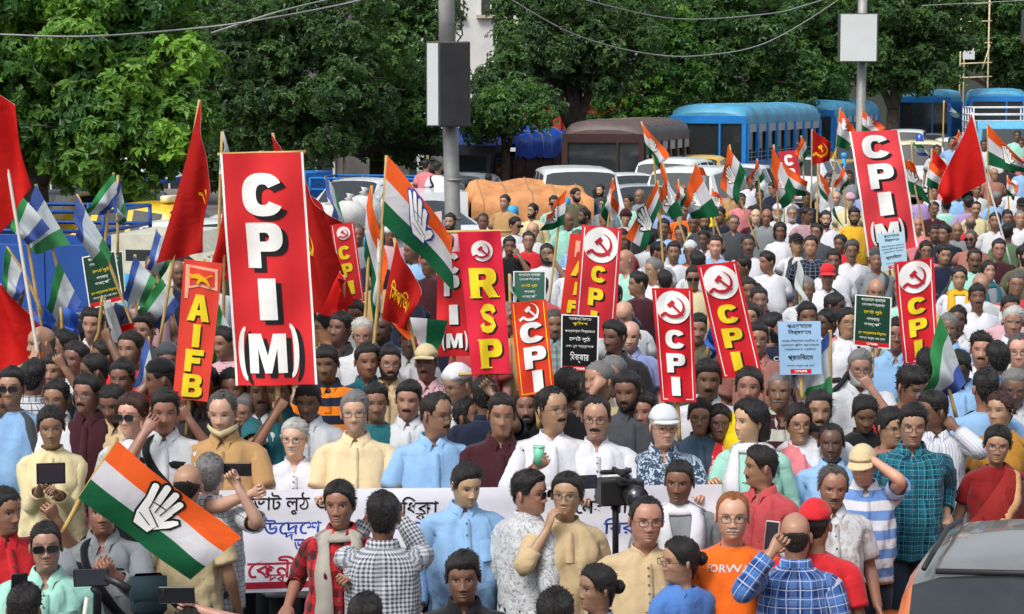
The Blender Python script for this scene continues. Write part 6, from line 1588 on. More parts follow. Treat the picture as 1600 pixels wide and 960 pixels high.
# ---- the long white banner of the front row
s, r = held('march_banner', 'long white cloth banner with black, blue and red script carried by the front row', 'banner', [(228, 768), (1128, 757), (1122, 900), (222, 932)], [11.66, 11.66, 11.6, 11.6], .02, 2)
nm = printed('white_cloth', 'e2e2ea'); s.cloth('cloth', nm, r, 60, 14)
def bt(txt, px, py, w_, h_, c, bo=.015):
    u0 = (px - 226) / 899; v0 = (py - (768 - 11 * u0)) / (164 - 21 * u0); s.text('lettering', txt, u0, v0, w_ / 899, h_ / 150, ink(c), r, .006, bo)
bt('েভাট লুঠ ও', 447, 787, 124, 34, 'k', .012); bt('িধকা', 655, 790, 58, 28, 'k', .012); bt('ক', 657, 808, 17, 12, 'k', .012); bt('েনই না', 938, 789, 84, 32, 'k', .012)
bt('উেদেশ', 456, 822, 92, 26, 'b', .012); bt('দ', 452, 838, 16, 11, 'b', .012); bt('গেণ', 640, 824, 46, 26, 'b', .012); bt('িবর', 968, 822, 50, 26, 'b', .012)
bt('ভ', 468, 852, 16, 18, 'b', .012); bt('েকনী', 428, 886, 80, 32, 'd', .014); bt('দ্র', 436, 907, 26, 18, 'd', .014)
u, v = np.meshgrid(np.linspace(0.002, .998, 50), np.linspace(.9, .965, 2)); b = MB(); b.grid(s.at(u, v, .005) - s.ctr(r)); obj('red_stripe', b.mesh('red_stripe', ink('d')), r)
# ---- flags
def flag_mat(name, stops):
    if name in MATS: return MATS[name]
    b = NB(name); tc = b.n('ShaderNodeTexCoord'); sp = b.n('ShaderNodeSeparateXYZ'); b.l(tc.outputs['UV'], sp.inputs[0])
    base = b.ramp(sp.outputs[1], stops, True); n = b.noise(9, 4); base = b.mix(.4, base, b.mix(n, (.75, .75, .75), (1.15, 1.15, 1.15)), 'MULTIPLY')
    b.set(Base_Color=base, Roughness=.75); b.b.inputs['Specular IOR Level'].default_value = .2; b.bump(b.noise(7, 3, .5, tc.outputs['Object'], .8), .35, .03)
    out = b.t.nodes['Material Output']; tr = b.n('ShaderNodeBsdfTranslucent'); b.l(base, tr.inputs['Color']); mx = b.n('ShaderNodeMixShader'); mx.inputs[0].default_value = .3
    b.l(b.b.outputs[0], mx.inputs[1]); b.l(tr.outputs[0], mx.inputs[2]); b.l(mx.outputs[0], out.inputs['Surface']); MATS[name] = b.m; return b.m
OR, WH, GR = hexc('f0682a'), hexc('dcdce0'), hexc('1c6a44')
FM = {'inc': flag_mat('tricolour', [(0, GR), (.333, WH), (.666, OR)]), 'red': flag_mat('red_flag', [(0, hexc('dc2420'))]), 'dred': flag_mat('deep_red_flag', [(0, hexc('b81e1a'))]), 'bwg': flag_mat('blue_white_green', [(0, hexc('4a9a62')), (.27, hexc('d4dee2')), (.74, hexc('5a76c0'))]), 'gwb': flag_mat('green_white_blue', [(0, hexc('5872c0')), (.28, hexc('d8e0e2')), (.72, hexc('3f9858'))]), 'blue': flag_mat('blue_flag', [(0, hexc('3560c0')), (.6, hexc('4a74c8'))]), 'wg': flag_mat('white_green', [(0, hexc('2f8a48')), (.4, hexc('dde2e0'))])}
GF = {'inc': 'tricolour hand emblem flags', 'red': 'plain red flags', 'dred': 'dark red flags with yellow emblems', 'bwg': 'blue, white and green student flags', 'gwb': 'blue, white and green student flags', 'blue': 'blue, white and green student flags', 'wg': 'blue, white and green student flags'}
HP = hand_polys()
def flag(kind, label, quad, D, pl=None, hand=None, wave=.05, seed=0, emb=None, white=False, gold=None, txt=None):
    Dm = D; s, r = held('flag', label, 'flag', quad, [D, D - .12, D + .05, D], wave, seed + len(label), 'flag', GF[kind])
    s.cloth('cloth', FM[kind], r, 22, 18, .004)
    if hand:
        u0, v0, sz, oc = hand; ang = 0
        s.put('emblem_outline', [outline(P, .08) for P in HP], u0, v0, sz, ink(oc), r, .006, 2); s.put('emblem_hand', HP, u0, v0, sz, ink('w'), r, .010, 2)
        if sz > .12:
            s.put('emblem_line', [rect(x, .3, .035, .5, math.radians(a)) for x, a in ((-.22, 8), (0, 2), (.2, -6))] + [rect(.1, -.12, .035, .6, math.radians(58)), rect(-.1, -.3, .03, .5, math.radians(70))], u0, v0, sz, ink(oc), r, .014, 1)
    if gold: s.put('emblem', hs_polys(), gold[0], gold[1], gold[2], ink('o'), r, .008, 1)
    if txt: s.text('lettering', txt[0], txt[1], txt[2], txt[3], txt[4], ink(txt[5]), r, .008, .02)
    if pl: pole(r, pl, D + .03, .013 if D > 13 else .012, WPOLE if white else None)
    return s, r
flag('inc', 'largest tricolour, tipped forward over the photographers', [(183, 690), (377, 840), (300, 905), (124, 778)], 9.9, [(183, 687), (128, 775), (98, 832)], (.47, .5, .165, 'k'), .03)
flag('inc', 'wide tricolour on the long pole, hand emblem outlined in blue', [(606, 244), (706, 372), (710, 456), (597, 350)], 15.5, [(604, 243), (592, 460), (572, 660)], (.50, .47, .2, 'b'), .04)
flag('inc', 'drooping tricolour beside the wide one, folded against its pole', [(580, 290), (610, 440), (587, 512), (568, 400)], 15.9, [(581, 290), (572, 480), (556, 650)], (.5, .3, .09, 'b'), .06)
flag('inc', 'tricolour crumpled beneath the dark red flag with yellow script', [(604, 500), (650, 535), (668, 585), (700, 500)], 15.6, [(650, 500), (664, 560), (672, 640)], None, .06)
flag('inc', 'upper lone tricolour in front of the brown minibus', [(1003, 192), (1047, 243), (1032, 264), (1012, 238)], 29, [(1002, 190), (1022, 250), (1032, 380)], (.4, .45, .1, 'k'))
flag('inc', 'tricolour blown sideways before the orange tarpaulin', [(884, 297), (856, 336), (848, 362), (880, 352)], 23, [(884, 296), (872, 360), (856, 490)], (.5, .5, .1, 'k'))
flag('inc', 'limp tricolour hanging before the big white van', [(957, 279), (964, 322), (944, 356), (940, 322)], 26, [(958, 278), (950, 350), (946, 400)], None, .07)
flag('inc', 'leaning tricolour with a large white hand, above the red disc banner', [(1027, 284), (978, 372), (1008, 392), (1032, 318)], 24, [(1028, 282), (1032, 345), (1040, 480)], (.55, .55, .17, 'k'), .03)
flag('inc', 'upright tricolour with a pinkish hand beside the leaning one', [(1034, 253), (1036, 308), (1046, 345), (1068, 338)], 26, [(1035, 252), (1058, 340), (1078, 400)], (.55, .5, .13, 'k'))
flag('inc', 'tricolour twisted in front of the dark-windowed estate car', [(1087, 255), (1068, 318), (1084, 342), (1124, 338)], 27, [(1088, 254), (1106, 320), (1134, 390)], (.55, .5, .12, 'k'))
flag('inc', 'tricolour whose dark green end billows over the pale hatchback', [(1138, 228), (1126, 292), (1150, 322), (1164, 268)], 30, [(1140, 226), (1152, 300), (1186, 390)], (.5, .45, .13, 'k'))
flag('inc', 'slim tricolour before the tiny red sign', [(1207, 228), (1208, 288), (1226, 326), (1244, 302)], 31, [(1209, 226), (1216, 330), (1220, 420)], (.5, .5, .12, 'd'))
flag('inc', 'short tricolour spread just beside the tiny red sign', [(1222, 256), (1262, 284), (1258, 308), (1226, 300)], 34, [(1222, 254), (1226, 360)], None)
flag('inc', 'trailing tricolour falling past the laughing bearded man', [(1278, 258), (1286, 292), (1324, 356), (1284, 302)], 29, [(1278, 256), (1277, 330), (1276, 380)], None)
flag('inc', 'high tricolour beside the blank-board post', [(1313, 170), (1336, 204), (1326, 236), (1306, 230)], 34, [(1313, 168), (1304, 260), (1297, 340)], (.4, .3, .1, 'n'))
flag('inc', 'small tricolour peeping over the far banner', [(1347, 172), (1383, 200), (1362, 216), (1347, 206)], 34, [(1347, 170), (1346, 260)], (.4, .35, .1, 'n'))
flag('inc', 'broad tricolour near the picture edge above the white-capped man', [(1543, 193), (1597, 250), (1602, 270), (1545, 258)], 32, [(1543, 190), (1544, 300), (1546, 400)], (.55, .5, .17, 'k'), .04)
flag('inc', 'tricolour flapping out from behind the far banner', [(1408, 246), (1428, 256), (1456, 320), (1415, 296)], 30, [(1420, 250), (1440, 340), (1450, 400)], (.4, .5, .13, 'k'))
flag('inc', 'little tricolour tucked against the big plain red flag', [(1452, 252), (1478, 275), (1470, 302), (1448, 290)], 31, [(1450, 270), (1458, 330)], None)
flag('inc', 'orange-tipped tricolour in the far crowd near the white jeep', [(1088, 262), (1094, 262), (1102, 300), (1086, 300)], 33, [(1086, 262), (1092, 360)], None)
flag('dred', 'wide deep red flag spread between the billowing one and the yellow kurta', [(478, 300), (536, 352), (560, 478), (480, 470)], 18.2, [(478, 298), (496, 480), (506, 620)], None, .07, gold=(.5, .45, .13))
flag('inc', 'small tricolour rising before the wide estate car window', [(1112, 296), (1130, 312), (1126, 334), (1112, 326)], 30, [(1112, 294), (1116, 380)], (.5, .5, .09, 'k'))
flag('inc', 'small tricolour near the yellow nose of the middle taxi', [(1182, 250), (1170, 282), (1182, 300), (1196, 276)], 33, [(1183, 248), (1190, 340)], (.5, .5, .1, 'k'))
flag('inc', 'faint tricolour against the ochre skirt of the nearest blue bus', [(1252, 214), (1240, 244), (1252, 262), (1264, 240)], 36, [(1252, 212), (1258, 320)], None)
flag('inc', 'tricolour just clear of the slanting edge of the far banner', [(1420, 262), (1440, 282), (1436, 304), (1420, 292)], 33, [(1420, 260), (1424, 350)], (.5, .5, .1, 'k'))
flag('inc', 'tiny tricolour behind the plain red flag', [(1498, 205), (1488, 226), (1496, 240), (1506, 222)], 40, [(1498, 203), (1500, 300)], None)
flag('inc', 'tricolour low among the heads beside the broad one', [(1574, 276), (1592, 296), (1586, 314), (1574, 304)], 33, [(1574, 274), (1578, 370)], (.5, .5, .09, 'k'))
flag('inc', 'half furled tricolour between two heads near the upright one', [(1060, 282), (1056, 316), (1066, 330), (1074, 304)], 30, [(1060, 280), (1066, 380)], None, .07)
flag('inc', 'tricolour dipping beside the small dark red flag', [(1318, 262), (1304, 290), (1314, 306), (1328, 284)], 35, [(1318, 260), (1322, 350)], None)
flag('red', 'plain red flag wedged behind the orange red board', [(352, 300), (372, 380), (362, 440), (330, 420)], 16.6, [(352, 298), (348, 600)], None, .05)
flag('red', 'huge red flag at the picture edge on a white pole', [(-34, 128), (22, 165), (53, 292), (-24, 398)], 15.2, [(6, 222), (36, 410), (64, 585)], None, .05, white=True)
flag('red', 'red flag hanging low at the edge under the huge one', [(-34, 430), (14, 445), (76, 545), (-30, 600)], 15.6, [(14, 500), (56, 522)], None, .05, white=True)
flag('dred', 'tall deep red flag with a yellow fist like emblem', [(313, 157), (327, 300), (320, 395), (246, 412)], 16.2, [(312, 156), (280, 350), (246, 556)], None, .05, gold=(.75, .32, .13))
flag('dred', 'deep red flag billowing out from behind the tallest banner', [(424, 210), (506, 330), (548, 478), (462, 492)], 16.8, [(426, 208), (480, 480), (508, 640)], None, .07, gold=(.45, .5, .16))
flag('dred', 'dark red flag with yellow script crossing the tricolours', [(617, 375), (658, 462), (641, 517), (600, 498)], 14.9, [(616, 372), (634, 480), (660, 600)], None, .05, txt=('িসপিআই', .5, .55, .7, .3, 'o'))
flag('dred', 'small dark red flag with a yellow sickle over the blue bus skirt', [(1269, 203), (1299, 222), (1295, 252), (1270, 258)], 34, [(1269, 202), (1268, 290), (1266, 360)], None, .05, gold=(.5, .5, .2))
flag('red', 'big plain red flag on a white pole above the crowd', [(1519, 178), (1464, 298), (1474, 320), (1540, 284)], 27, [(1519, 176), (1540, 272), (1583, 426)], None, .06, white=True)
flag('red', 'small pinkish red flag near the beacon jeep', [(1458, 232), (1482, 262), (1478, 280), (1454, 270)], 33, [(1456, 232), (1452, 320)], None)
flag('red', 'red cloth flag fallen across shoulders behind the flag holders', [(140, 520), (225, 500), (232, 570), (150, 575)], 17.5, None, None, .06)
flag('red', 'red flag tail under the deep red one, by the yellow kurta', [(535, 425), (540, 440), (538, 495), (498, 490)], 16.5, [(538, 430), (534, 560)], None, .04)
B = [('bwg', 'blue and white flag leaning by the huge red one', [(56, 288), (38, 345), (54, 382), (102, 368)], 17, [(56, 288), (90, 420), (145, 600)]),
     ('bwg', 'slim white and green flag in front of the dark glossy car', [(119, 304), (118, 358), (152, 402), (166, 384)], 17.5, [(120, 304), (166, 400), (222, 550)]),
     ('gwb', 'green white flag at the top of the bamboo beside the tree trunk', [(178, 270), (135, 326), (166, 326), (184, 308)], 18, [(178, 270), (168, 340), (160, 420)]),
     ('bwg', 'narrow pale flag paired with the green white one', [(184, 274), (176, 330), (192, 338), (196, 322)], 18.4, [(184, 274), (184, 400)]),
     ('gwb', 'white green flag at the picture edge under the huge red flag', [(8, 384), (4, 450), (20, 462), (38, 430)], 16.5, [(10, 386), (40, 430), (66, 490)]),
     ('gwb', 'green and blue flag before the blue pickup panel', [(90, 408), (73, 482), (98, 502), (122, 462)], 17, [(90, 410), (92, 520), (88, 570)]),
     ('blue', 'plain blue flag below the green and blue one', [(96, 478), (104, 512), (118, 528), (118, 492)], 16.6, [(95, 480), (100, 560)]),
     ('gwb', 'green cornered flag spread between two poles near the orange red board', [(252, 434), (217, 482), (250, 502), (276, 470)], 17.5, [(268, 450), (272, 520)]),
     ('wg', 'white cloth flag with a green tail over the shouting marchers', [(163, 466), (172, 478), (200, 552), (186, 540)], 16.2, [(160, 462), (154, 520), (136, 570)]),
     ('bwg', 'blue green flag wrapped round its white stick by the striped cap', [(232, 526), (203, 622), (226, 640), (240, 590)], 14.8, [(232, 526), (226, 640)]),
     ('gwb', 'green and blue flag squeezed beside the orange red board', [(342, 475), (334, 560), (352, 572), (364, 520)], 16, [(342, 478), (338, 580)]),
     ('bwg', 'twisted green blue flag against the blue railed pickup', [(506, 275), (518, 330), (541, 385), (526, 300)], 18.5, [(508, 276), (545, 400), (592, 620)]),
     ('bwg', 'pale blue and white flag beside the light blue placard', [(1297, 518), (1264, 572), (1262, 612), (1300, 600)], 13.9, [(1297, 516), (1298, 640)]),
     ('gwb', 'blue and green flag carried by the young man in the white striped shirt', [(1466, 494), (1446, 598), (1480, 604), (1506, 582)], 13.4, [(1465, 493), (1478, 590), (1494, 652)]),
     ('wg', 'limp white flag near the man in white with the black belt', [(1248, 406), (1246, 470), (1262, 500), (1256, 440)], 18, [(1248, 408), (1252, 520)]),
     ('bwg', 'little white and blue flag in front of the far white saloon', [(1476, 158), (1482, 172), (1498, 184), (1496, 176)], 36, [(1475, 157), (1473, 230)]),
     ('wg', 'white green pennant showing above the edge of the tallest banner', [(348, 205), (344, 262), (358, 268), (362, 240)], 17, [(347, 206), (340, 420)]),
     ('gwb', 'small green flag in front of the beacon jeep', [(1426, 222), (1440, 228), (1452, 244), (1432, 240)], 34, [(1424, 222), (1428, 300)]),
     ('blue', 'blue cloth flag beside the leaning red banner', [(1110, 492), (1104, 540), (1112, 552), (1120, 530)], 15.6, [(1108, 492), (1106, 560)]),
     ('wg', 'bright green white flag between the yellow-rimmed board and the crimson banner', [(796, 430), (800, 480), (806, 486), (808, 450)], 17, [(796, 428), (800, 560)])]
B += [('gwb', 'large white and green flag overlapping the huge red one', [(30, 300), (18, 350), (40, 372), (70, 350)], 16.8, [(30, 298), (50, 420), (80, 600)]),
      ('bwg', 'blue striped flag slanting over the cream cab', [(210, 400), (196, 455), (222, 470), (240, 432)], 17.2, [(211, 398), (214, 520)]),
      ('gwb', 'green and white flag low behind the bearded cap wearer', [(300, 470), (282, 520), (300, 535), (322, 505)], 17.8, [(300, 468), (298, 560)]),
      ('bwg', 'faded blue flag in front of the cream cab window', [(244, 360), (232, 410), (252, 424), (268, 392)], 18.6, [(244, 358), (250, 520)]),
      ('blue', 'blue pennant by the lowest red flag at the edge', [(60, 470), (50, 510), (70, 520), (84, 496)], 16.9, [(60, 468), (66, 560)]),
      ('wg', 'white and green rag flag between the deep red flag and the tallest banner', [(330, 400), (322, 450), (338, 462), (346, 420)], 17.6, [(331, 398), (330, 560)])]
for k, (kd, lb, q, D, pl) in enumerate(B):
    a0 = np.array(q[0]); q = [tuple(a0 + (np.array(p) - a0) * 1.18) for p in q]
    flag(kd, lb, q, D, pl, None, .05, k)
# ------------------------------------------------------------------ the people in the march
def mk(n, *a, **k): return lambda: make_cloth(n, *a, **k)
PAT = {'ging': mk('gingham', 'gingham', hexc('40485a')), 'plaidb': mk('plaid_blue', 'plaid', hexc('1c3a78'), hexc('c8d4e4')), 'plaidr': mk('plaid_red', 'plaid', hexc('3a1418'), hexc('6c1a20')), 'plaidt': mk('plaid_teal', 'plaid', hexc('0e2a44'), hexc('4ab0c0'), sc=.6),
       'navyc': mk('plaid_navy', 'plaid', hexc('0c1220'), hexc('8898b0')), 'stripeb': mk('stripe_blue', 'hstripe', hexc('6a90cc')), 'stripeo': mk('stripe_orange', 'hstripe', hexc('e8801c')), 'stripem': mk('stripe_maroon', 'hstripe', hexc('b0b0a8'), sc=1.3),
       'thin': mk('thin_lines', 'vstripe', hexc('9aa8c0')), 'win': mk('window_check', 'window', hexc('6c7484')), 'flw': mk('floral_white', 'floral', hexc('9a9a98'), sc=.45), 'flb': mk('floral_blue', 'floral', hexc('b0c0d0'), sc=.7), 'flr': mk('floral_red', 'dots', hexc('e8b0a8'), sc=.8), 'prt': mk('leaf_print', 'floral', hexc('b4b0ac'), sc=1.6), 'zig': mk('bright_weave', 'zig', hexc('2a8aa8'), c3=hexc('b03048')),
       'gstr': mk('green_stripe', 'hstripe', hexc('7fa09a'), sc=.5), 'blk': mk('black_check', 'window', hexc('202022'), sc=1.4)}
NAMED = dict(white='c6c8ca', kwhite='d2d4da', cream='dcc8a0', tan='b48f60', lblue='8fb8e0', sky='8ab2da', mint='9cd0c0', maroon='3c1820', grey='80868a', dgrey='44484c', black='16171a', navy='1c2438', red='c82830', pred='b4484c', orange='ea6a1c', yellow='e8cc18', yel2='d8a828', pale='d4c89c', teal='1f6068', tealb='1f6272', lav='8c98c8', lilac='a890c0', pink='d88088', pinkw='c8a0a8', dark='2c2a2c', brownp='a06c60', green='5a7858', olive='5c5a44', gwhite='c8ccd0', beige='c8b890', rust='9c5a3c', sand='c0aa84', bluef='4f7cc0', sari='7c1618', must='a8782c', denim='34485c')
PEOPLE = []; OCC = []
PG = 'people in the march'
def cval(s): return hexc(NAMED.get(s, s))
def sash(kind):
    if kind == 'bag': return [('bag_strap', [(40, 1.39, .02), (30, 1.34, .02), (10, 1.2, .02), (-18, 1.05, .02), (-50, .93, .02), (-85, .9, .02)]), ('bag_strap', [(130, 1.39, .02), (150, 1.32, .02), (180, 1.17, .02), (-150, 1.02, .02), (-100, .91, .02)])]
    if kind == 'bagr': return [('bag_strap', [(-40, 1.39, .02), (-30, 1.34, .02), (-10, 1.2, .02), (18, 1.05, .02), (50, .93, .02), (85, .9, .02)]), ('bag_strap', [(-130, 1.39, .02), (-150, 1.32, .02), (180, 1.17, .02), (150, 1.02, .02), (100, .91, .02)])]
    if kind == 'pack': return [('pack_strap', [(s * 35, 1.385, .026), (s * 33, 1.3, .026), (s * 45, 1.15, .024), (s * 70, 1.05, .02)]) for s in (-1, 1)]
    if kind == 'scarf': return [('scarf', [(s * 60, 1.392, .03), (s * 34, 1.37, .034), (s * 26, 1.3, .038), (s * 21, 1.15, .04), (s * 20, .98, .042), (s * 20, .86, .04)]) for s in (-1, 1)] + [('scarf', [(-70, 1.395, .03), (-120, 1.39, .035), (180, 1.385, .04), (120, 1.39, .035), (70, 1.395, .03)])]
    if kind == 'pallu': return [('sari_drape', [(150, 1.30, .08), (100, 1.375, .05), (50, 1.375, .07), (34, 1.3, .085), (10, 1.17, .1), (-22, 1.03, .1), (-60, .95, .09), (-100, .9, .08)])]
    if kind == 'border': return [('sari_border', [(56, 1.36, .018), (44, 1.29, .02), (23, 1.16, .022), (-8, 1.0, .022), (-45, .9, .022)])]
    if kind == 'lens': return []
def mask_mesh(s, L):
    pts = np.array([[(math.sin(a) * (.062 + .014 * abs(math.sin(a))) * k, -.018 - math.cos(a) * .075 * k, CHIN + z + .03 * abs(math.sin(a))) for a in np.linspace(-1.5, 1.5, 15)] for z, k in ((.022, 1.12), (.004, 1.2), (-.012, 1.1), (-.02, .9))])
    b = MB(); G = rot_head(pts, R_(s['y'] - s['b']), R_(s['p'])); b.grid(G); b.grid(G * np.array((.98, .98, 1)), flip=True)
    return b.mesh('face_mask', CLOTH)
def P(px, py, tok, label, d=None, lod=None, row=None):
    seed = int(px * 7 + py * 13) % 9973; rnd = random.Random(seed)
    s = dict(seed=seed, fem=False, fat=rnd.uniform(.1, .6), skin=SKT[2], hc='k', y=0, b=None, p=rnd.uniform(-4, 8), roll=rnd.uniform(-.05, .05) * 57, stub=rnd.choice((0, .2, .35, .5)), bindi=False, arms=['down', 'down'], stance=rnd.uniform(-.1, .1), hair='side', hl='normal', wrap=False, mo=False, bd=0, gl=False, sg=False, mono=False, cap=None, top='hs', slv=0, mat=None, sashes=[], print=None, bot='tr', botmat=None, vneck=rnd.uniform(.015, .06))
    cols = dict(top=cval('white'), bot=rnd.choice([hexc('2a2e38'), hexc('3c3a38'), hexc('22242a'), hexc('4a4640')]), cap=cval('white'), s1=cval('black'), beard=None, pr=cval('white'))
    k = rnd.choice((1, 2, 2, 3, 3, 4)); tgt = []; sc = 1.0; mask = None; big = 1.0
    for t in tok.split():
        if t == 'fem': s['fem'] = True; s['stub'] = 0; s['hl'] = 'fem'; s['hair'] = 'tied'; sc *= .96
        elif t[0] == 'h' and '.' in t and t[1] != '@': s['hair'], s['hc'] = t[1:].split('.')
        elif t in ('reced', 'low', 'normal'): s['hl'] = t
        elif t[0] == 'k' and t[1:].isdigit(): k = int(t[1:])
        elif t[0] == 't' and '.' in t: s['top'], c = t[1:].split('.'); cols['top'] = cval(c)
        elif t.startswith('pat:'): s['mat'] = PAT[t[4:]]()
        elif t[0] == 'y' and t[1:].lstrip('-').isdigit(): s['y'] = int(t[1:])
        elif t.startswith('mask.'): mask = t[5:]
        elif t == 'row': row = 12.05
        elif t[0] == 'b' and t[1:].lstrip('-').isdigit(): s['b'] = int(t[1:])
        elif t[0] == 'p' and t[1:].lstrip('-').isdigit(): s['p'] = int(t[1:])
        elif t[0] == 'f' and t[1:].replace('.', '').isdigit(): s['fat'] = float(t[1:])
        elif t[0] == 's' and t[1:].replace('.', '').isdigit(): sc *= float(t[1:]); big = float(t[1:])
        elif t in ('mo', 'gl', 'sg', 'bindi'): s[t] = True
        elif t == 'bd': s['bd'] = 1.0; s['mo'] = True
        elif t == 'bdw': s['bd'] = 1.2; s['mo'] = True; cols['beard'] = HC['w']
        elif t == 'mow': s['mo'] = True; cols['beard'] = HC['w']
        elif t.startswith('stub'): s['stub'] = float(t[4:])
        elif t.startswith('cap.'): _, s['cap'], c = t.split('.'); cols['cap'] = cval(c)
        elif t.startswith('a:'): s['arms'] = t[2:].split(',')
        elif t.startswith('@'): tgt.append([float(v) for v in t[1:].split(',')])
        elif t.startswith('slv'): s['slv'] = float(t[3:])
        elif t.startswith('bot.'): cols['bot'] = cval(t[4:])
        elif t == 'skirt': s['bot'] = 'skirt'
        elif t.startswith('sash:'):
            kd, c = t[5:].split('.'); sl1 = 's%d' % (1 + len(s['sashes'])); cols[sl1] = cval(c); s['sashes'] += [(a, b_, sl1, .017 if kd in ('scarf', 'border') else .015 if kd != 'pallu' else .014, None) for a, b_ in sash(kd)]
        elif t.startswith('print:'): s['print'] = (t[6:], 1.3, .05, 'pr')
        else: raise ValueError(t)
    if s['b'] is None: s['b'] = max(-35, min(35, s['y'] * .45)) + rnd.uniform(-8, 8) if abs(s['y']) < 120 else s['y']
    if row is None and d is None and 598 < py < 668 and px < 1240: row = 13.0
    hsz = float(np.interp(py, [650, 690, 765, 805, 853, 900, 960, 1010], [64, 64, 71, 74, 76, 80, 83, 85])) * big; dip = row is None and d is None and py > 665
    s['skin'] = tuple(c * rnd.uniform(.93, 1.07) for c in SKT[k])
    sc *= rnd.uniform(.965, 1.03)
    zc = (CHIN + .112) * sc
    if row: sc = at_d(px, py, row).z / (CHIN + .112); zc = (CHIN + .112) * sc
    pos = at_z(px, py, zc)
    if dip:
        pos = at_d(px, py, F * .235 / hsz); sc = min(1.07, max(.84, (pos.z - ground_z(pos.x, pos.y)) / (CHIN + .112))); zc = pos.z - ground_z(pos.x, pos.y)
    if d: pos = at_d(px, py, d)
    if pos.y > 46 or pos.y < 0: pos = at_d(px, py, 40 + 6 * (1 if pos.y < 0 else min(1, (pos.y - 40) / 30)))
    L = lod if lod is not None else (0 if py > 648 else 1 if py > 490 else 2)
    root = thing('person', label, 'person', (pos.x, pos.y, pos.z - zc), R_(s['b']), PG)
    root.scale = (sc, sc, sc)
    Mi = (Matrix.Translation(root.location) @ Matrix.Rotation(R_(s['b']), 4, 'Z') @ Matrix.Scale(sc, 4)).inverted()
    for t in tgt:
        wp = Mi @ at_d(t[0], t[1], pos.y - (t[2] if len(t) > 2 else .22))
        side = 0 if wp.x < 0 else 1
        if not isinstance(s['arms'][side], str): side = 1 - side
        d_ = Vector((0, 0, .07)) if wp.z > 1.25 else Vector((0, -.06, .02))
        s['arms'][side] = tuple(wp - d_)
    if row:
        for i_, sg_ in enumerate((-1, 1)):
            if s['arms'][i_] == 'rod': s['arms'][i_] = tuple(Mi @ Vector((pos.x + sg_ * .19, 11.74, 1.12)))
    ps, arms = build_person(s, L)
    if mask: mkm = mask_mesh(s, L); ps.append(('face_mask', mkm, 'mask')); cols['mask'] = cval(mask)
    cm = dict(mask=cols.get('mask'), skin=s['skin'], hair=HC[s['hc']], beard=cols['beard'] or HC[s['hc'] if s['hc'] != 'o' else 'k'], top=cols['top'], bot=cols['bot'], cap=cols['cap'], **{q: v for q, v in cols.items() if q[0] == 's'}, pr=cols['pr'])
    for nm, me, sl_ in ps: obj(nm, me, root, cm.get(sl_))
    M = Mi.inverted()
    OCC.append((px, py, pos.y)); PEOPLE.append(root)
    root_arms = [(M @ a[1], M @ a[2]) for a in arms]
    return root, root_arms, M
PHB = plain('phone_black', (.015, .016, .02), .2, spec=.6); PHW = plain('phone_white', (.55, .56, .55), .35); SCRN = plain('phone_screen', (.03, .035, .045), .08, spec=.8)
def phone(label, px, py, D, land=False, mat=None, rz=0, tilt=.2):
    r = thing('phone', label, 'phone', tuple(at_d(px, py, D)), rz); r.rotation_euler = (tilt, 0, rz)
    w_, h_ = (.155, .078) if land else (.078, .155)
    b = MB(); b.bbox(-w_ / 2, w_ / 2, -.005, .005, -h_ / 2, h_ / 2, .003); obj('phone_case', b.mesh('phone_case', mat or PHB, False), r)
    b = MB(); b.box(-w_ / 2 + .005, w_ / 2 - .005, .0052, .0062, -h_ / 2 + .006, h_ / 2 - .006); obj('screen', b.mesh('screen', SCRN, False), r)
    b = MB(); b.bbox(-w_ / 2 + .01, -w_ / 2 + .032, -.0075, -.005, h_ / 2 - .045, h_ / 2 - .01, .002); obj('camera_bump', b.mesh('camera_bump', BLACKT, False), r)
    return r
# --- photographers and watchers nearest the camera
P(72, 852, 'k2 hshort.k sg thsS.mint y12 b5 f.6 @34,925,.25 a:down,down stub.2'.replace('thsS', 'ths'), 'man in mint green shirt and sunglasses lifting a black phone'); phone('black phone held by the man in the mint shirt', 30, 920, 9.75, False, None, .5)
P(2, 795, 'k3 hshort.k ths.red y55 b40 @88,792,.1 stub.3', 'man in red shirt at the picture edge with one open palm raised')
P(36, 952, 'k3 hside.k tts.dgrey y180', 'black haired head poking up by the mint shirt, seen from behind')
P(292, 985, 'k2 hside.k ths.white y180 @312,932,.0', 'watcher mostly below the frame raising a dark phone in one hand'); phone('dark phone held sideways above the frame bottom', 276, 930, 8.8, True)
P(160, 795, 'k3 hside.k tfs.grey y10 b5 f.4 @150,875,.3 @180,878,.3 sash:bagr.black stub.3', 'camera operator in grey long sleeved top, face hidden by the big tipped tricolour')
P(328, 742, 'k1 hside.g ths.gwhite pat:win y180 b170 f.4 @372,742,.25 @395,752,.25 bot.dgrey', 'grey haired photographer in checked shirt seen from behind, arms raised')
phone('black phone held up by the grey haired photographer', 371, 734, 11.3, True)
P(291, 757, 'k2 hhorse.k ths.beige y180 b180 bot.navy', 'bald man seen from behind just beside the grey haired photographer')
P(533, 786, 'fem k3 hbun.k tfs.red pat:plaidr slv1.3 y-8 b0 sash:scarf.a8a298 @448,945,.1 @545,910,.3', 'young woman in red plaid shirt with a pale scarf and hair tied up')
P(598, 806, 'k4 hside.k tfs.gwhite pat:ging y180 b180 @575,792,-.36 @624,786,-.36', 'man in black and white gingham seen from behind, both hands lifted')
P(724, 752, 'k1 hside.k tfs.sky y25 b10 f.9 p14 a:down,down bot.navy stub.4', 'stout young man in light blue shirt glancing down sideways')
P(826, 766, 'k2 hside.k sg tfs.gwhite pat:flw y60 b130 f.4 bot.navy stub.3', 'man in speckled white shirt and sunglasses turned half away')
P(886, 772, 'fem k2 htied.k gl tkurti.sand y-12 b5 a:cheek,down f.5', 'woman with black glasses and cream top pressing a hand to her cheek')
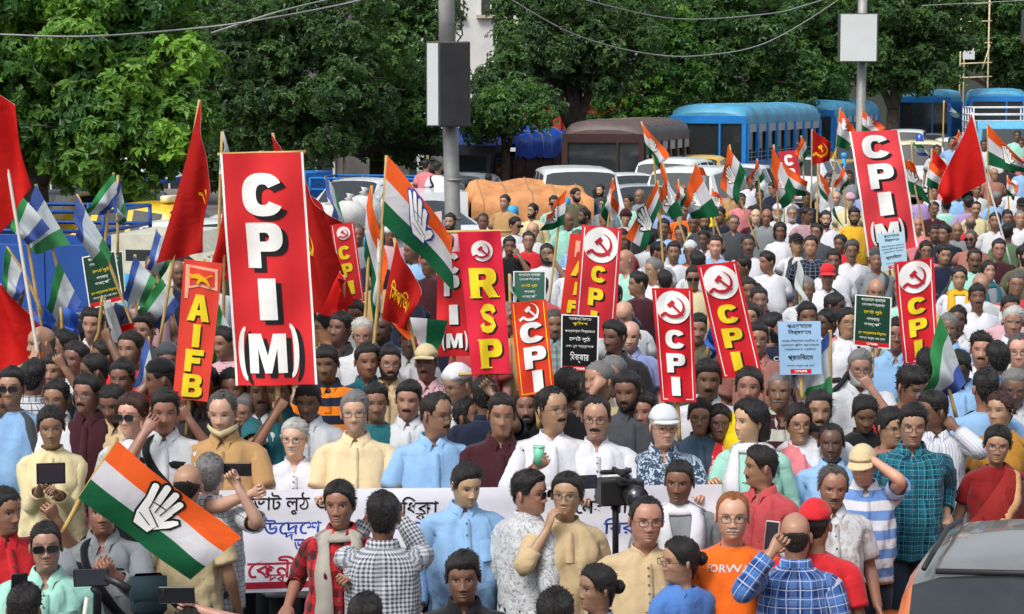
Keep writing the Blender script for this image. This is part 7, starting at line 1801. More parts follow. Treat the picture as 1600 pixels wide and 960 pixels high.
P(1008, 812, 'k2 hthin.k reced gl tku.sand y8 b5 f1.0 stub.2', 'stout man in cream kurta with glasses and thinning hair')
P(1062, 750, 'k4 hshort.k tts.grey y-14 b0 sash:scarf.kwhite stub.3', 'dark man wearing a white scarf over a grey top')
P(1145, 806, 'k1 hshort.o reced gl tts.orange y-5 b0 f.8 stub.5 print:FORWARD mow', 'man with ginger hair in an orange T-shirt printed across the chest')
P(1192, 728, 'k3 hside.k mo tfs.pred y-80 b-40 f.3', 'moustached man in rose red shirt turned in profile')
P(1244, 836, 'k2 hhorse.d tfs.bluef pat:plaidb y172 b175 f.6 @1205,842,.2', 'bald man from behind in blue and white plaid holding up a white phone'); phone('white phone raised by the bald man in plaid', 1206, 838, 10.55, False, PHW, 2.6)
P(1274, 818, 'k3 hshort.k tts.red y165 b165 cap.cap.red', 'man from behind with a red cap and red T-shirt')
P(1300, 757, 'k3 hside.s reced mo ths.gwhite pat:prt y0 b5 f.4 bot.navy stub.3', 'moustached man in leaf printed white shirt staring at the camera')
P(1352, 722, 'k1 hthin.s reced y-20 b-5 tpolo.kwhite pat:stripeb p16 f.5 cap.cap.beige @1362,700,.08 bot.navy', 'man in blue and white striped polo adjusting his beige cap')
P(725, 898, 'k4 hside.k low tpolo.black y0 b0 f.4 stub.4', 'dark man in black collared shirt looking straight out at the bottom')
P(865, 962, 'k3 hcurly.k tts.dgrey y180', 'curly black head showing at the bottom below the white speckled shirt')
P(568, 966, 'k3 hside.k tts.dgrey y180', 'black haired head at the bottom under the gingham photographer')
P(935, 918, 'fem k3 hbun.k tkurti.tealb pat:zig y-65 b-50 s.97', 'woman with a loose hair bun and brightly woven blouse in profile')
P(1066, 872, 'fem k2 hbun.k tsar.bluef y-70 b-150 gl sash:pallu.bluef skirt bot.bluef s.97', 'woman in a bright blue sari seen from behind with glasses')
P(1425, 660, 'k2 hside.k gl tfs.tealb pat:plaidt y-5 b-5 bot.denim f.3 stub.2 @1480,800,.05', 'young man with glasses in teal and navy plaid shirt and jeans')
P(1558, 692, 'fem k2 htied.k gl bindi tsar.sari sash:pallu.8a2422 sash:border.c09468 y-12 b0 f.5 skirt bot.sari', 'woman in a dark red sari with glasses and a red bindi')
P(1566, 640, 'fem k2 hbun.b tsar.must sash:pallu.must y-40 b-15 f.4 skirt', 'reddish haired woman in a mustard sari with grey blouse behind the red sari')
# --- the front row holding the banner
P(-6, 632, 'k3 hside.k tfs.kwhite y20 b20', 'man in white cut by the picture edge beside the pale yellow kurti')
P(80, 664, 'row fem k3 htied.k tkurti.pale y12 b8 p6 @62,745,.28 @88,752,.28 slv1.8 f.5', 'woman in a pale yellow kurti clasping a dark tablet'); 
r = thing('tablet', 'dark tablet clasped by the woman in pale yellow', 'tablet', tuple(at_d(74, 743, 11.7)), .2); b = MB(); b.bbox(-.06, .1, -.006, .006, -.05, .07, .004); obj('tablet_case', b.mesh('tablet_case', PHB, False), r); b = MB(); b.box(-.05, .09, -.0075, -.0062, -.04, .06); obj('screen', b.mesh('screen', SCRN, False), r)
P(18, 604, 'k2 hside.k sg tts.sky y0 b8 sash:pack.dgrey stub.6 f.4', 'man in light blue tee with sunglasses and backpack straps')
P(88, 622, 'k3 hside.k gl mo tfs.kwhite y-8 b0 f.5', 'moustached man with glasses in a white shirt behind the pale yellow kurti')
P(138, 614, 'k3 hside.k gl mo ths.maroon y-20 b-5', 'man with glasses and moustache in dark maroon behind the leaning bamboo')
P(183, 624, 'k4 hshort.k ths.sand y-15 p18 b0', 'dark man looking down in a pale shirt beside the leaning bamboo')
P(208, 648, 'row fem k1 hbob.b sg bindi tsar.gwhite pat:flw y-18 b-10 sash:pallu.black f.5 skirt bot.black', 'woman with reddish hair and tinted glasses in a white flowered blouse')
P(256, 638, 'k3 hside.k ths.gwhite y10 b8 row a:face,rod f.7 sash:bagr.black p8', 'man in pale grey shirt covering his face with one hand')
P(288, 628, 'k4 hside.k ths.dark y5 @296,640', 'dark man gripping the pole right under the orange red board')
P(350, 642, 'k1 hside.s reced ths.tan y-6 b-5 f.7 row a:rod,rod stub.4 mask.pale', 'grey haired man in tan shirt with a yellow mask under his chin')
P(384, 640, 'k2 hside.g gl ths.green y-20 b-10', 'grey haired man with glasses in dull green behind the tan shirt')
P(408, 612, 'k4 hside.k mo ths.kwhite y5', 'moustached dark face just below the tallest banner')
P(436, 606, 'k3 hside.k ths.teal y0 @430,628', 'man in teal gripping the pole of the tallest banner')
P(461, 684, 'k0 hside.w gl mow tku.kwhite y-8 b0 f.4 row a:rod,rod', 'white haired elder with glasses and white moustache in a white kurta')
P(483, 622, 'k4 hshort.k low ths.gwhite y-6 p12 b-5 stub.4', 'dark man in a white shirt with eyes lowered behind the white haired elder')
P(556, 644, 'k1 hside.g gl ths.cream y0 b0 f.8 row a:rod,rod', 'grey haired elder with glasses in a cream short sleeved shirt')
P(588, 626, 'k3 hside.k tts.teal y5', 'black haired man in dark teal just behind the cream shirt')
P(638, 622, 'k2 hside.k mo ths.gwhite y-6', 'young moustached man in a whitish shirt beside the light blue shirt')
P(676, 646, 'k3 hside.k reced gl mo ths.sky y50 b10 f.7 row a:rod,rod', 'man in sky blue shirt with glasses looking across the line')
P(738, 650, 'k4 hmessy.k bd ths.dark y60 p-16', 'bearded man in dark clothes with face tilted up')
P(782, 646, 'k3 hside.k ths.maroon y4 b0 f.5 row a:rod,rod', 'man in a deep maroon shirt in the front row')
P(826, 634, 'k3 hside.k bd ths.dark y-6', 'dark face squeezed below the yellow-rimmed board')
P(862, 638, 'k2 hside.k reced gl mo tku.kwhite slv1.6 y35 b5 f.9 @835,712,.3 row a:down,rod', 'moustached man with glasses in white kurta holding a small green glass')
r = thing('drinking_glass', 'small green drinking glass held by the man in a white kurta', 'glass', tuple(at_d(842, 712, 11.72))); b = MB(); b.tube([(0, 0, -.05), (0, 0, .05)], [.026, .034], 12, True); obj('cup', b.mesh('cup', plain('green_glass', hexc('70c8a0'), .1, spec=.8)), r); b = MB(); b.tube([(0, 0, .048), (0, 0, .054)], [.036, .036], 12); obj('rim', b.mesh('rim', plain('green_glass_rim', hexc('90d8b8'), .1)), r)
P(906, 640, 'k4 hside.k ths.maroon y-10', 'dark face between the two men in white kurtas')
P(932, 650, 'k2 hside.k reced gl mo tku.kwhite y-8 b0 f.8 row a:rod,rod', 'broad moustached man in a white kurta behind the video camera')
P(986, 608, 'k4 hside.k bd ths.dgrey y-22 b0 f.6', 'bearded man in a grey shirt behind the white kurtas')
P(1008, 642, 'k3 hquiff.k ths.denim y-20', 'young man in denim blue next to the flat cap elder')
P(1036, 664, 'k1 hside.w gl ths.denim pat:flb y12 b5 f.5 cap.flat.gwhite row a:rod,rod', 'elder with a pale flat cap, glasses and a blue patterned shirt')
P(1094, 648, 'fem k3 htied.k gl tkurti.denim y-5', 'woman with glasses in grey blue behind the red patterned kurti')
P(1124, 658, 'fem k4 hlong.k gl tkurti.red pat:flr y0 b5', 'woman with glasses in a red patterned kurti')
P(1176, 656, 'row fem k1 hbob.k tkurti.mint y-60 b-20 sash:scarf.kwhite f.6 @1112,740,.2', 'woman in mint with a white scarf turning towards the flat cap elder')
P(1300, 690, 'k5 hshort.k reced ths.lblue y-10 b0 stub.4', 'very dark man in a clear blue shirt beside the beige cap')
P(1277, 642, 'k3 hside.k bd tku.kwhite y0 b-5', 'bearded man in a white kurta next to the cropped grey hair')
P(1220, 610, 'k4 hcrop.g mo tpolo.maroon pat:stripem y-15 b0 stub.5', 'man with cropped grey hair in a maroon striped polo')
P(1249, 660, 'fem k2 htied.k gl tkurti.pink y5', 'small face with glasses tucked below the striped polo')
P(1350, 640, 'fem k4 htied.k bindi tkurti.black y0 p20 b0', 'woman in black looking down behind the blue shirt')
P(1388, 664, 'fem k2 hbun.k gl tsar.brownp y25 b10', 'woman with glasses in soft brown beside the teal plaid shirt')
P(1416, 598, 'k3 hquiff.k low gl tts.red y30 p18 b10 stub.3', 'young man in a red tee with glasses looking down')
P(1464, 640, 'k4 hside.k tfs.kwhite pat:thin y-65 b-10 @1494,652,.1 stub.3', 'young man in white striped shirt gripping a blue and green flag')
P(1343, 572, 'k2 hside.g gl bdw ths.gwhite y0 @1362,592', 'old man with glasses and a full white beard')
P(1583, 604, 'k4 hside.g gl ths.white y-8', 'grey haired man with glasses at the picture edge over the mustard sari')
P(1594, 548, 'k1 hside.s reced gl tfs.pale y-15 f.8', 'man with glasses in a pale cream shirt at the picture edge')
P(1533, 546, 'k2 hquiff.k mo ths.gwhite y-14 stub.7', 'young man with swept up hair and light beard in white')
P(1503, 566, 'k5 hside.k ths.sky y-25 p28', 'very dark man with bowed head in a light blue shirt behind the two tone flag')
P(1106, 590, 'k4 hside.k low mo ths.kwhite y-4 stub.3', 'dark man with a thick moustache in white beneath the leaning banner')
P(985, 522, 'k1 hhorse.s mow ths.lav y-6 b0 f.9', 'bald man in a lilac blue shirt speaking between two banners')
P(606, 566, 'k2 hside.k gl bd tfs.sand y12 b0 f.6 @640,640', 'man with black beard and glasses in cream among crossed bamboo poles')
P(513, 566, 'k4 hside.k low tpolo.navy pat:stripeo y-10 f.5', 'man in an orange and navy striped polo beside the tallest banner')
P(512, 512, 'k2 hside.k gl tku.yellow y-75 b-30', 'man in a bright yellow kurta with glasses in profile')
P(532, 512, 'k4 hside.k ths.dark y-30', 'dark face just behind the yellow kurta')
P(558, 490, 'k4 hside.k ths.gwhite y-10', 'man in a pale shirt above the yellow kurta')
P(569, 520, 'k2 hside.w gl ths.white y-5', 'white haired man between bamboo poles above the teal shirt')
P(573, 563, 'k3 hside.k ths.tealb y15', 'man in turquoise half hidden by bamboo poles')
P(598, 510, 'k5 hbald.k ths.denim y-20', 'bald very dark man under the dark red flag with script')
P(668, 566, 'k4 hside.k mo ths.pinkw y-12 cap.cap.beige f.6 @676,640', 'man in a dusty pink shirt with a beige printed cap')
P(722, 596, 'k2 hshort.g gl ths.white y-50 p14 cap.skull.kwhite', 'man with a white skullcap below the crimson banner')
P(756, 618, 'k4 hside.k ths.navy y180 @770,600', 'dark haired person with an arm raised to the crimson banner rod')
P(640, 530, 'k4 hside.k ths.white y0', 'shaded face behind the crumpled tricolour')
P(866, 504, 'k3 hshort.s mo ths.grey pat:gstr y5', 'moustached man in a green striped shirt beside the yellow-rimmed board')
P(960, 582, 'k2 hcrop.g gl ths.gwhite y-30', 'grey cropped man with glasses below the disc emblem banner')
P(938, 594, 'k2 hthin.g ths.beige y-45 @928,592,.15', 'old thin haired man gripping the disc emblem banner pole')
P(886, 606, 'k4 hside.k tts.black y180', 'black haired person in black seen from behind under the black placard')
P(963, 525, 'k4 hside.k ths.dark y-40', 'dark profile just beside the speaking bald man')
P(1088, 512, 'k3 hside.k ths.olive y0', 'man in dark olive hidden between two disc emblem banners')
P(1170, 604, 'fem k3 htied.k tkurti.yellow y-10', 'woman in yellow whose face shows below the leaning banner')
P(1206, 512, 'k3 hside.k tts.navy bd y65 b25 print:CPI', 'young bearded man in a navy tee turned in profile behind the light blue placard')
P(1184, 528, 'k3 hside.k gl ths.brownp y-5', 'small face with glasses between the navy tee and the leaning banner')
P(1400, 522, 'k3 hside.k gl ths.sky y-8', 'man with glasses in light blue between the dark placard and a banner')
P(1452, 572, 'k4 hside.k tts.tealb y180', 'dark head seen from behind by the two tone flag pole')
P(1540, 606, 'k3 hside.k tts.sky y180 sash:pack.navy', 'person in bright sky blue with dark backpack straps, seen from behind')
P(1495, 500, 'k5 hside.k ths.white y-10', 'very dark man in shade below the white shirted moustached man')
P(1483, 512, 'k4 hside.g ths.sky y-10', 'grey haired dark man beside the last disc emblem banner')
P(1582, 502, 'k3 hside.w ths.gwhite y-10', 'fair grey haired old man near the picture edge above the swept hair')
P(1560, 560, 'k4 hside.k ths.bluef y180', 'dark curly head from behind next to the swept up hair')
# --- left side marchers with flags
P(69, 534, 'k2 hhorse.s ths.white y-60 mask.orange @56,530,.1 @66,580,.3', 'balding man with an orange mask lifting a white pole')
P(102, 540, 'k3 hside.k ths.white y-70 b-20 @90,552,.3', 'man in white shown in profile gripping a thin flag stick')
P(86, 580, 'k3 hside.k low tts.black y-15 @100,560,.3', 'young face behind raised forearms at the white pole')
P(145, 506, 'k2 hside.k ths.white y-8', 'man with neat black hair under the green placard')
P(164, 556, 'k4 hside.d tts.dark y-60', 'brown haired dark man behind the leaning bamboo')
P(152, 578, 'k4 hshort.k tts.navy y-70 @172,520,.2', 'young man in profile next to the leaning bamboo')
P(193, 590, 'k4 hside.k tts.dark y-10', 'shadowed face beside the blue green wrapped flag')
P(228, 514, 'k2 hmessy.k tts.dgrey y-20 @226,545,.3 stub.6', 'young man with messy hair lifting a pale phone'); phone('pale green phone lifted near the green cornered flag', 220, 526, 17.0, True, PHW)
P(263, 560, 'k3 hshort.k bd ths.navy y5 cap.skull.dgrey @246,562,.15', 'man with a striped knit cap holding the deep red flag pole')
P(257, 590, 'k4 hcrop.k ths.green y-75 cap.skull.black', 'man with a black knit cap in profile by the orange red board')
P(356, 534, 'k3 hside.k tts.pinkw y-40', 'person in a pale pink tee between the two lettered banners')
P(366, 606, 'k4 hside.k tts.dark y0', 'dark head squeezed at the foot of the tallest banner edge')
P(120, 560, 'k4 hside.k ths.white y-30', 'shaded marcher between two thin flag poles')
P(50, 590, 'k3 hside.k ths.gwhite pat:blk y180', 'person in a black and white checked shirt behind the sunglasses man')
P(205, 545, 'k3 hside.k tts.red y-20', 'man in red under the white flag with the green tail')
P(320, 600, 'k4 hside.k ths.dark y-10', 'shadowed man behind the orange red board')
# --- middle and far crowd
far = [(796, 384, 'k4 hmessy.k tts.black a:down,face y5', 'man in black shading his eyes beside the crimson banner'), (826, 376, 'k2 hside.k gl tpolo.red y-5 f.7', 'man with glasses in a bright red polo'), (855, 396, 'k3 hshort.k gl bd tts.kwhite y0 @866,400', 'bearded man in a white tee by the sideways tricolour pole'), (832, 360, 'k1 hbald.w ths.white y-10', 'pale bald head behind the red polo'), (898, 410, 'k2 hside.k tku.kwhite y-10', 'man in white largely hidden by the disc emblem banner'),
(1172, 284, 'k4 hside.k ths.kwhite y40', 'man in white turning away near the dark green flag end'), (1158, 312, 'k4 hside.k ths.pink y20', 'man in a pink shirt below the dark green flag end'), (1181, 338, 'k0 hbald.k ths.maroon y-5 f.8', 'fair bald man in a maroon shirt'), (1146, 347, 'k2 hcrop.s gl ths.dgrey y-4', 'cropped man with glasses in grey beside the maroon shirt'), (1170, 382, 'k4 hshort.k mo ths.kwhite y-5', 'dark moustached man in white below the maroon shirt'),
(1198, 338, 'k3 hbald.k ths.grey y-10', 'shaved brown head between the maroon shirt and the skullcap'), (1215, 331, 'k2 hshort.g bdw ths.white y-5 cap.skull.kwhite', 'grey bearded man in a white skullcap in the far crowd'), (1238, 334, 'k2 hside.g gl bdw ths.kwhite y-5 f.7', 'grey bearded man with glasses and a white shirt'), (1219, 361, 'fem k4 hbob.k tkurti.kwhite y-5', 'dark woman in white behind a yellow bamboo pole'), (1260, 310, 'k4 hside.k ths.navy y-10', 'man in navy behind the slim tricolours'),
(1291, 342, 'k1 hside.k bd tku.kwhite y-8 f.8', 'laughing bearded man in a white kurta'), (1245, 382, 'k2 hside.k gl tts.kwhite y10 p-10 cap.cap.black sash:pack.dgrey', 'man in a black cap with glasses and backpack straps'), (1268, 384, 'k2 hside.k ths.navy pat:navyc y-15 f.5', 'man in dark checked shirt looking aside near the black cap'), (1276, 363, 'k3 hside.k gl ths.dgrey y-30', 'man in a dark jacket just above the dark checked shirt'), (1307, 309, 'k1 hhorse.s ths.kwhite y-20', 'fair balding man in white by the trailing tricolour'),
(1320, 291, 'k3 hside.k ths.sky y15 p20', 'dark haired man peering down near the far banner'), (1327, 313, 'k0 hshort.w gl ths.pale y5 cap.wrap.pinkw', 'pale elder with a light headscarf'), (1335, 337, 'k3 hcurly.k bd tts.yel2 y-5', 'curly haired bearded man in a yellow shirt'), (1294, 281, 'k3 hside.k ths.white y0', 'far man by the bamboo pole of the trailing tricolour'), (1326, 275, 'k3 hside.k ths.grey y0 cap.skull.maroon', 'man with a maroon cap close to the far banner'),
(1331, 391, 'k3 hcurly.s gl mo ths.kwhite y-4 f.4', 'moustached man with curly hair and glasses in white'), (1314, 380, 'fem k4 htied.k tkurti.red y-30', 'dark woman hidden behind the curly moustached man'), (1203, 408, 'k3 hside.k ths.kwhite y-60 b0 f1.0', 'stout man in a tucked white shirt with a black belt in profile'), (1163, 416, 'k4 hside.k tts.black y-70', 'man in profile beside the tipped top of the leaning banner'), (1171, 453, 'k4 hside.k tts.maroon y-5', 'boyish face under the profile beside the leaning banner'),
(1187, 468, 'k3 hside.k ths.dark y0 a:face,down', 'man holding a hand over his mouth'), (1173, 494, 'fem k2 hbob.d tkurti.lilac gl y-10', 'woman in lilac next to the leaning banner'), (1261, 452, 'k4 hmessy.g ths.gwhite y-5', 'grey messy haired man behind the limp white flag'), (1293, 430, 'k3 hshort.k ths.kwhite y-6 f.6 cap.cap.red sash:bag.black', 'man in a bright red cap and white shirt'), (1300, 477, 'k5 hshort.k ths.white y60', 'very dark man in profile below the red cap'),
(1295, 503, 'fem k5 hbun.k tkurti.pink y-55', 'dark woman in profile beside the light blue placard'), (1323, 503, 'fem k2 htied.k gl tkurti.kwhite y10 sash:bag.dark', 'woman with glasses between two placards'), (1263, 495, 'k4 hside.k ths.gwhite y0', 'hair and brow just above the light blue placard'), (1303, 408, 'k4 hcurly.k ths.kwhite y-10', 'curly dark hair behind the bright red cap'), (1037, 356, 'k4 hside.k ths.sky y-5', 'dark man by the pole of the leaning tricolour'),
(1066, 365, 'k3 hshort.k gl ths.sky y-25', 'man with tinted glasses below the upright tricolour'), (1102, 373, 'k4 hside.k ths.kwhite y-30', 'dark man looking aside near the twisted tricolour pole'), (1118, 384, 'k1 hside.k ths.sky y-5 f.7', 'round faced man in pale blue above the leaning banner'), (1015, 374, 'k3 hside.k ths.white y180', 'black hair seen from behind above the profile in white'), (1025, 393, 'k3 hshort.k ths.kwhite y70 b20 stub.6', 'man in white in profile under the leaning tricolour'),
(1053, 393, 'k3 hmessy.k tku.kwhite y-5', 'young man in white with ruffled hair'), (1079, 392, 'k3 hshort.g gl ths.orange y-10 cap.skull.gwhite', 'man with a grey cap and an orange waistcoat'), (1090, 410, 'k4 hcurly.k ths.white y180', 'mop of dark hair below the grey cap'), (1022, 422, 'k2 hside.g gl ths.kwhite y-60', 'grey haired man with glasses in profile above a silver lettered banner'), (1001, 443, 'k3 hmessy.k tts.maroon y-75 b-10', 'young man in maroon in profile beside the disc emblem banner'),
(1040, 440, 'k2 hside.k ths.white y180', 'head of black hair right above the silver lettered banner'), (1084, 432, 'k3 hside.k sg ths.pale y-5 f.5', 'man in cream with dark sunglasses between two banners'), (978, 484, 'k1 hhorse.s ths.gwhite y-20 p30', 'bald man with bowed head above the speaking man'), (960, 462, 'k4 hside.k tts.navy y-40', 'person in navy at the side of the disc emblem banner'), (977, 340, 'fem k2 hshort.k tkurti.pinkw y5 cap.wrap.maroon', 'woman with a wine headscarf between tipped tricolours'),
(1084, 347, 'k3 hbald.k ths.pale y-10', 'shaved head under the twisted tricolour'), (1101, 345, 'k3 hside.k bd ths.dgrey y-5', 'bearded man in grey under the twisted tricolour pole'), (1117, 312, 'k2 hside.k tts.yellow y-10 cap.cap.red', 'man in yellow with a red cap in the far crowd'), (1068, 330, 'k3 hside.k tts.orange y-10', 'man in orange between two far tricolours'), (1127, 335, 'k3 hside.k ths.navy y-30', 'man in navy beneath the dark green flag end'),
(1488, 223, 'k3 hside.k ths.sky y0', 'far man at the stick of the pale blue flag'), (1464, 235, 'k4 hside.k ths.gwhite y0', 'far man in grey white near the pinkish red flag'), (1552, 271, 'k2 hhorse.s gl ths.brownp y20', 'bald man with glasses and brownish shirt by the broad tricolour'), (1583, 293, 'k3 hshort.w ths.kwhite y20 cap.skull.kwhite f.6', 'man with a white cap all in white at the far edge'), (1555, 309, 'k5 hshort.g ths.sky y60', 'grey headed dark man in light blue by the white pole'),
(1524, 326, 'k2 hside.k reced mo ths.pale y-5', 'moustached man in cream under the plain red flag'), (1458, 327, 'k3 hside.k gl mo ths.maroon y-4', 'man with glasses in a dark red shirt by the far banner'), (1574, 339, 'k3 hside.k ths.navy y-5', 'young dark haired man beside the white pole'), (1594, 341, 'k2 hcrop.g mow ths.kwhite y-5 sash:bag.dgrey', 'grey man in white with a strap at the far edge'), (1513, 318, 'k3 hside.k ths.lilac y180', 'person in a lilac shirt facing away under the plain red flag'),
(1438, 306, 'k3 hside.k ths.lilac y180', 'person in lavender facing away beside the far banner'), (1596, 321, 'k3 hside.k ths.dark y-5 cap.cap.black', 'man in a black cap at the far edge'), (1589, 212, 'k4 hside.k ths.mint y-10', 'far dark head near the rail-sided lorry'), (1595, 224, 'k4 hside.k ths.pink y-10', 'far head in pink below the rail-sided lorry'), (1538, 226, 'k4 hside.k ths.white y-10', 'far marcher just behind the broad tricolour'),
(1590, 284, 'k3 hside.k ths.maroon y-10', 'dark haired far marcher above the white cap'), (1478, 320, 'k3 hside.k ths.mint y180', 'person in pale mint facing away below the plain red flag'), (1434, 351, 'k2 hbald.k ths.pink y-5', 'shaved man in a pinkish red shirt beside the far banner foot'), (1460, 364, 'k4 hside.k ths.dark y-5', 'dark face behind the pinkish red shirt'), (1478, 364, 'k3 hside.k ths.navy y-45 f.4', 'man in navy with thick black hair turned aside'),
(1496, 359, 'k3 hbald.k ths.grey y-10', 'bald brown man behind the navy shirt'), (1516, 349, 'k3 hhorse.s ths.red y170', 'bald man from behind in a crimson shirt'), (1519, 373, 'k3 hcrop.s sg bd tts.brownp y-30 f.7', 'bearded man with sunglasses in a clay pink tee'), (1447, 390, 'fem k2 htied.k gl tkurti.pink y-5', 'smiling woman with glasses in pink by the far banner foot'), (1474, 397, 'k2 hside.k tts.navy y5 f.4 sash:bag.dgrey', 'young man in a navy tee with a grey shoulder bag'),
(1522, 404, 'k4 hside.k reced mo ths.mint y-5 p10', 'moustached man in pale mint looking down'), (1560, 389, 'k2 hside.k gl tts.maroon y-5 f.6', 'grinning man with glasses in a maroon tee'), (1574, 363, 'k4 hside.k ths.green y160', 'man in a green shirt turned away by the white pole'), (1499, 433, 'fem k2 htied.k tkurti.kwhite y-10 sash:scarf.yel2', 'woman in white with an orange yellow yoke'), (1545, 424, 'fem k2 hlong.k tkurti.grey y10 p-8 sash:scarf.teal', 'woman with long loose hair and a teal scarf'),
(1528, 463, 'k4 hside.k low mo ths.kwhite y-5 f.7', 'heavy moustached man in a crisp white shirt'), (1531, 446, 'k2 hbald.w ths.white y180', 'pinkish bald crown behind the crisp white shirt'), (1588, 444, 'k3 hside.s gl tts.pred y-10', 'man with glasses in rosy red at the edge'), (1578, 480, 'k3 hside.k ths.pinkw y0', 'black fringe and brow in front of the rosy red man'), (1368, 452, 'k2 hhorse.k ths.kwhite y-5 p14', 'balding man above the dark green placard'),
(1370, 405, 'k3 hshort.g ths.grey y-5 cap.skull.dgrey sash:bag.dgrey', 'man in grey with a dark cap behind the small blue placard'), (1460, 300, 'k3 hside.k ths.gwhite y-5', 'far man by the little tucked tricolour'), (1420, 340, 'k3 hside.k ths.white y-10', 'far man showing past the slanting banner edge'), (1555, 345, 'k3 hside.k ths.white y-15', 'man in white behind the maroon tee'), (1498, 302, 'k4 hside.k ths.sky y-10', 'far man in shade of the plain red flag'),
(1560, 235, 'k3 hside.k ths.gwhite y-5', 'far man under the broad tricolour stick'), (1572, 258, 'k4 hside.k ths.dark y-5', 'far dark man beside the broad tricolour'), (1600, 262, 'k3 hside.k ths.sky y-5', 'far man cut by the edge near the broad tricolour'), (1526, 296, 'k3 hside.k ths.white y-5', 'far man just beside the plain red flag pole'), (1476, 290, 'k4 hside.k ths.pink y-5', 'far marcher in pink near the tucked tricolour')]
for px, py, tok, lb in far: P(px, py, tok, lb)
# --- people by the stopped traffic
for px, py, D, tok, lb in [(253, 332, 36, 'k3 hside.k ths.white y40', 'rider in white next to the yellow taxi'), (240, 350, 35.5, 'k2 hbald.k ths.pinkw y20 cap.skull.pink', 'rider with a pink helmet in front of the yellow taxi'), (666, 258, 52, 'k2 hside.k ths.pink y160', 'bystander in pink by the dark stall'), (684, 262, 51, 'k4 hside.k ths.kwhite y150 sash:bag.black', 'bystander in white with a dark bag by the dark stall'), (732, 290, 44, 'k4 hside.k ths.dgrey y150', 'grey clad man behind the box post'), (764, 280, 46, 'k3 hside.k ths.pinkw y170', 'man in mauve walking past the orange tarpaulin'), (850, 372, 36, 'k4 hside.k tts.navy y-30', 'man in navy leaning at the railing by the orange tarpaulin'), (300, 300, 52, 'k4 hside.k tts.green y-30', 'man in green in the shade behind the yellow taxi')]:
    P(px, py, tok, lb, d=D)
# --- the rest of the crowd, in the gaps between those above
HAIRW = ['thick black hair', 'grey hair', 'a shaved head', 'glasses', 'a moustache', 'a short beard', 'a white cap', 'curly hair', 'sunglasses', 'a receding hairline']
HT_ = ['hside.k', 'hside.g', 'hbald.k', 'hside.k gl', 'hshort.k mo', 'hside.k bd', 'hshort.g cap.skull.kwhite', 'hcurly.k', 'hside.k sg', 'hside.s reced']
SHW = [('kwhite', 'bright white'), ('gwhite', 'greyish white'), ('sky', 'light blue'), ('pale', 'cream'), ('grey', 'grey'), ('navy', 'navy'), ('maroon', 'maroon'), ('lav', 'lavender blue'), ('pinkw', 'dusty pink'), ('mint', 'mint'), ('dark', 'charcoal'), ('tan', 'tan'), ('pred', 'rose red'), ('olive', 'olive'), ('denim', 'denim blue')]
NEAR = [('the far banner', 1380, 300), ('the plain red flag', 1500, 260), ('the broad tricolour', 1570, 240), ('the tiny red sign', 1236, 270), ('the dark green placard', 1362, 500), ('the light blue placard', 1250, 545), ('the leaning banner', 1140, 500), ('the silver lettered banner', 1052, 540), ('the disc emblem banner', 935, 440), ('the crimson banner', 757, 470), ('the yellow-rimmed board', 830, 540), ('the last disc banner', 1432, 490), ('the tallest banner', 430, 420), ('the orange red board', 310, 520), ('the leaning tricolour', 1005, 345), ('the drooping tricolour', 585, 420), ('the twisted tricolour', 1098, 310), ('the dark flag with script', 630, 450), ('the blue pickup', 80, 430), ('the two tone flag', 1478, 560), ('the slim tricolours', 1225, 300), ('the blank-board post', 1340, 260)]
rg = random.Random(4); used_l = set(); nfill = 0
def bar_y(px_, D):            # is the point on the march's side of the barrier?
    x = (px_ - 800) * D / F
    for (x0, y0), (x1, y1) in zip(BAR, BAR[1:]):
        if min(x0, x1) <= x <= max(x0, x1): return D < y0 + (y1 - y0) * (x - x0) / (x1 - x0) - .8
    return x > 11 and D < 64
cand = []
for py in [262, 272, 284, 296, 308, 320, 334, 348, 362, 378, 394, 412, 430, 450, 472, 494, 518, 544, 570, 598]:
    D = 1.85 * F / (py - 145); hs = .24 * F / D
    px = -10 + rg.random() * hs
    while px < 1620:
        x = px + rg.uniform(-.25, .25) * hs; y = py + rg.uniform(-.2, .2) * hs
        if bar_y(x, min(D, 62)): cand.append((x, y, hs))
        px += hs * 1.75
for x, y, hs in sorted(cand, key=lambda c: -c[1]):
    if len(PEOPLE) >= 300: break
    if any(abs(x - a) < hs * (.82 if y < 420 else 1.05) and abs(y - b_) < hs * (.95 if y < 420 else 1.25) for a, b_, _ in OCC): continue
    near = sorted(NEAR, key=lambda n: math.hypot(n[1] - x, n[2] - y)); cl, cw = rg.choice(SHW); hi = rg.randrange(10)
    for tr in range(80):
        n1 = near[0 if tr < 12 else 1]; rel = 'below' if y - n1[2] > 45 else ('above' if n1[2] - y > 45 else 'beside')
        lb = 'marcher in %s with %s %s %s' % (cw, HAIRW[hi], rel, n1[0])
        if lb not in used_l: break
        cl, cw = rg.choice(SHW); hi = rg.randrange(10)
    used_l.add(lb); nfill += 1
    P(x, y, '%s t%s.%s y%d %s' % (HT_[hi], rg.choice(('hs', 'hs', 'hs', 'ts', 'fs', 'ku')), cl, rg.randint(-70, 55), rg.choice(('', 'k2', 'k3', 'k4'))), lb)
print('people', len(PEOPLE), 'filled', nfill)
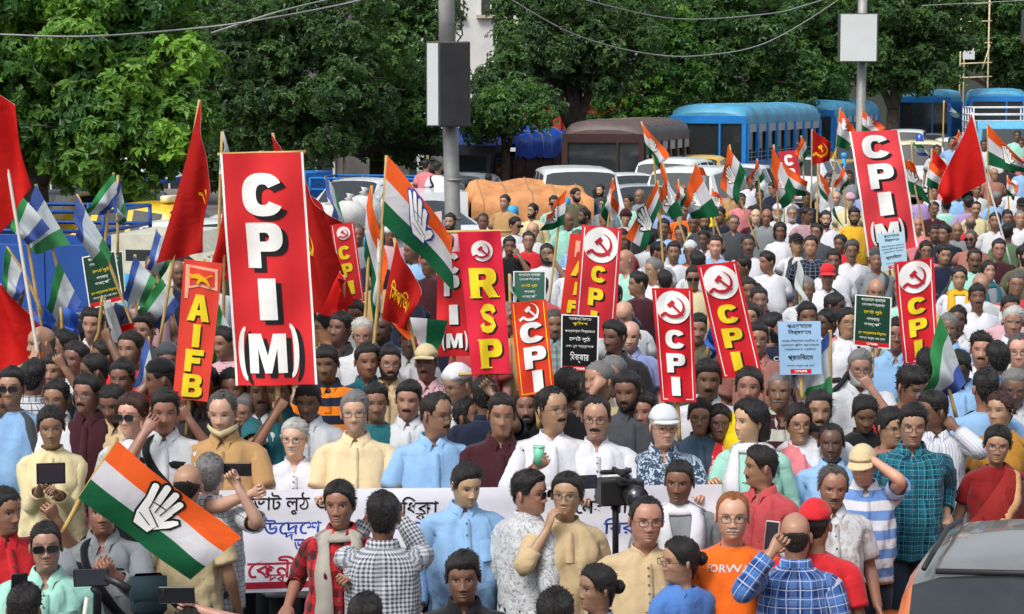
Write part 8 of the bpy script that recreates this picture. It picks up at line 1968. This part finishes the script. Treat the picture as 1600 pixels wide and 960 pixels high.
# --- the video camera in front of the white kurtas and the stabiliser at the near corner
r = thing('video_camera', 'black professional video camera on a shoulder rig before the white kurtas', 'camera', tuple(at_d(962, 768, 11.3)), .25)
CAMB = plain('camera_body', (.018, .018, .02), .4)
for nm, bx in (('camera_body', (-.1, .1, -.06, .07, -.07, .07)), ('battery', (.1, .15, -.05, .05, -.05, .06)), ('top_handle', (-.09, .09, -.015, .015, .095, .12)), ('handle_post', (.05, .08, -.015, .015, .07, .096)), ('viewfinder', (-.02, .03, -.14, -.06, .05, .09))):
    b = MB(); b.bbox(*bx, .008); obj(nm, b.mesh(nm, CAMB, False), r)
b = MB(); b.bbox(-.235, -.12, -.05, -.035, .03, .105, .004); sc_ = obj('flip_screen', b.mesh('flip_screen', CAMB, False), r); b = MB(); b.box(-.228, -.127, -.053, -.0502, .037, .098); obj('screen', b.mesh('screen', SCRN, False), sc_)
b = MB(); b.tube([(.06, -.06, 0), (.06, -.1, 0), (.06, -.13, 0), (.06, -.2, 0), (.06, -.215, 0)], [.05, .05, .058, .062, .06], 18); lz = obj('lens', b.mesh('lens', CAMB), r); b = MB(); b.tube([(.06, -.216, 0), (.06, -.219, 0)], [.05, .05], 18); obj('front_glass', b.mesh('front_glass', plain('lens_glass', (.02, .025, .04), .05, spec=1)), lz)
b = MB(); b.tube([(-.02, -.03, .13), (-.02, -.2, .13)], [.014, .017], 8); obj('microphone', b.mesh('microphone', plain('foam', (.02, .02, .02), .95)), r)
b = MB(); b.tube([(0, 0, -.07), (0, 0, -.2), (.02, .05, -.95)], [.02, .018, .02], 8); obj('monopod', b.mesh('monopod', CAMB), r)
r = thing('phone_stabiliser', 'handheld stabiliser with a sideways phone at the near corner', 'stabiliser', tuple(at_d(145, 903, 9.8)), .15)
b = MB(); b.bbox(-.09, .075, -.012, .0, -.04, .045, .004); obj('phone_case', b.mesh('phone_case', PHB, False), r); b = MB(); b.box(-.083, .068, -.0135, -.0122, -.034, .039); obj('screen', b.mesh('screen', SCRN, False), r)
b = MB(); b.tube([(0, .0, -.05), (.02, .02, -.08), (.01, .02, -.3)], [.016, .02, .022], 10); obj('grip', b.mesh('grip', CAMB), r)
b = MB(); b.tube([(.06, .0, 0), (.13, -.02, -.03), (.17, -.03, -.06)], [.02, .02, .024], 10); obj('arm', b.mesh('arm', CAMB), r)
b = MB(); b.tube([(-.03, .02, -.1), (-.06, .05, -.3), (-.1, .08, -.5)], .011, 8); obj('rod', b.mesh('rod', WPOLE), r)
r = thing('shoulder_bag', 'dark teal shoulder bag hanging at the hip of the camera operator', 'bag', tuple(at_d(232, 925, 10.2)), .2)
b = MB(); b.bbox(-.09, .09, -.04, .04, -.12, .09, .03); obj('bag_body', b.mesh('bag_body', plain('bag_cloth', hexc('20343c'), .8, var=.25, bump=.3)), r); b = MB(); b.bbox(-.09, .09, -.048, -.042, -.03, .09, .003); obj('flap', b.mesh('flap', plain('bag_cloth2', hexc('283e46'), .8)), r)
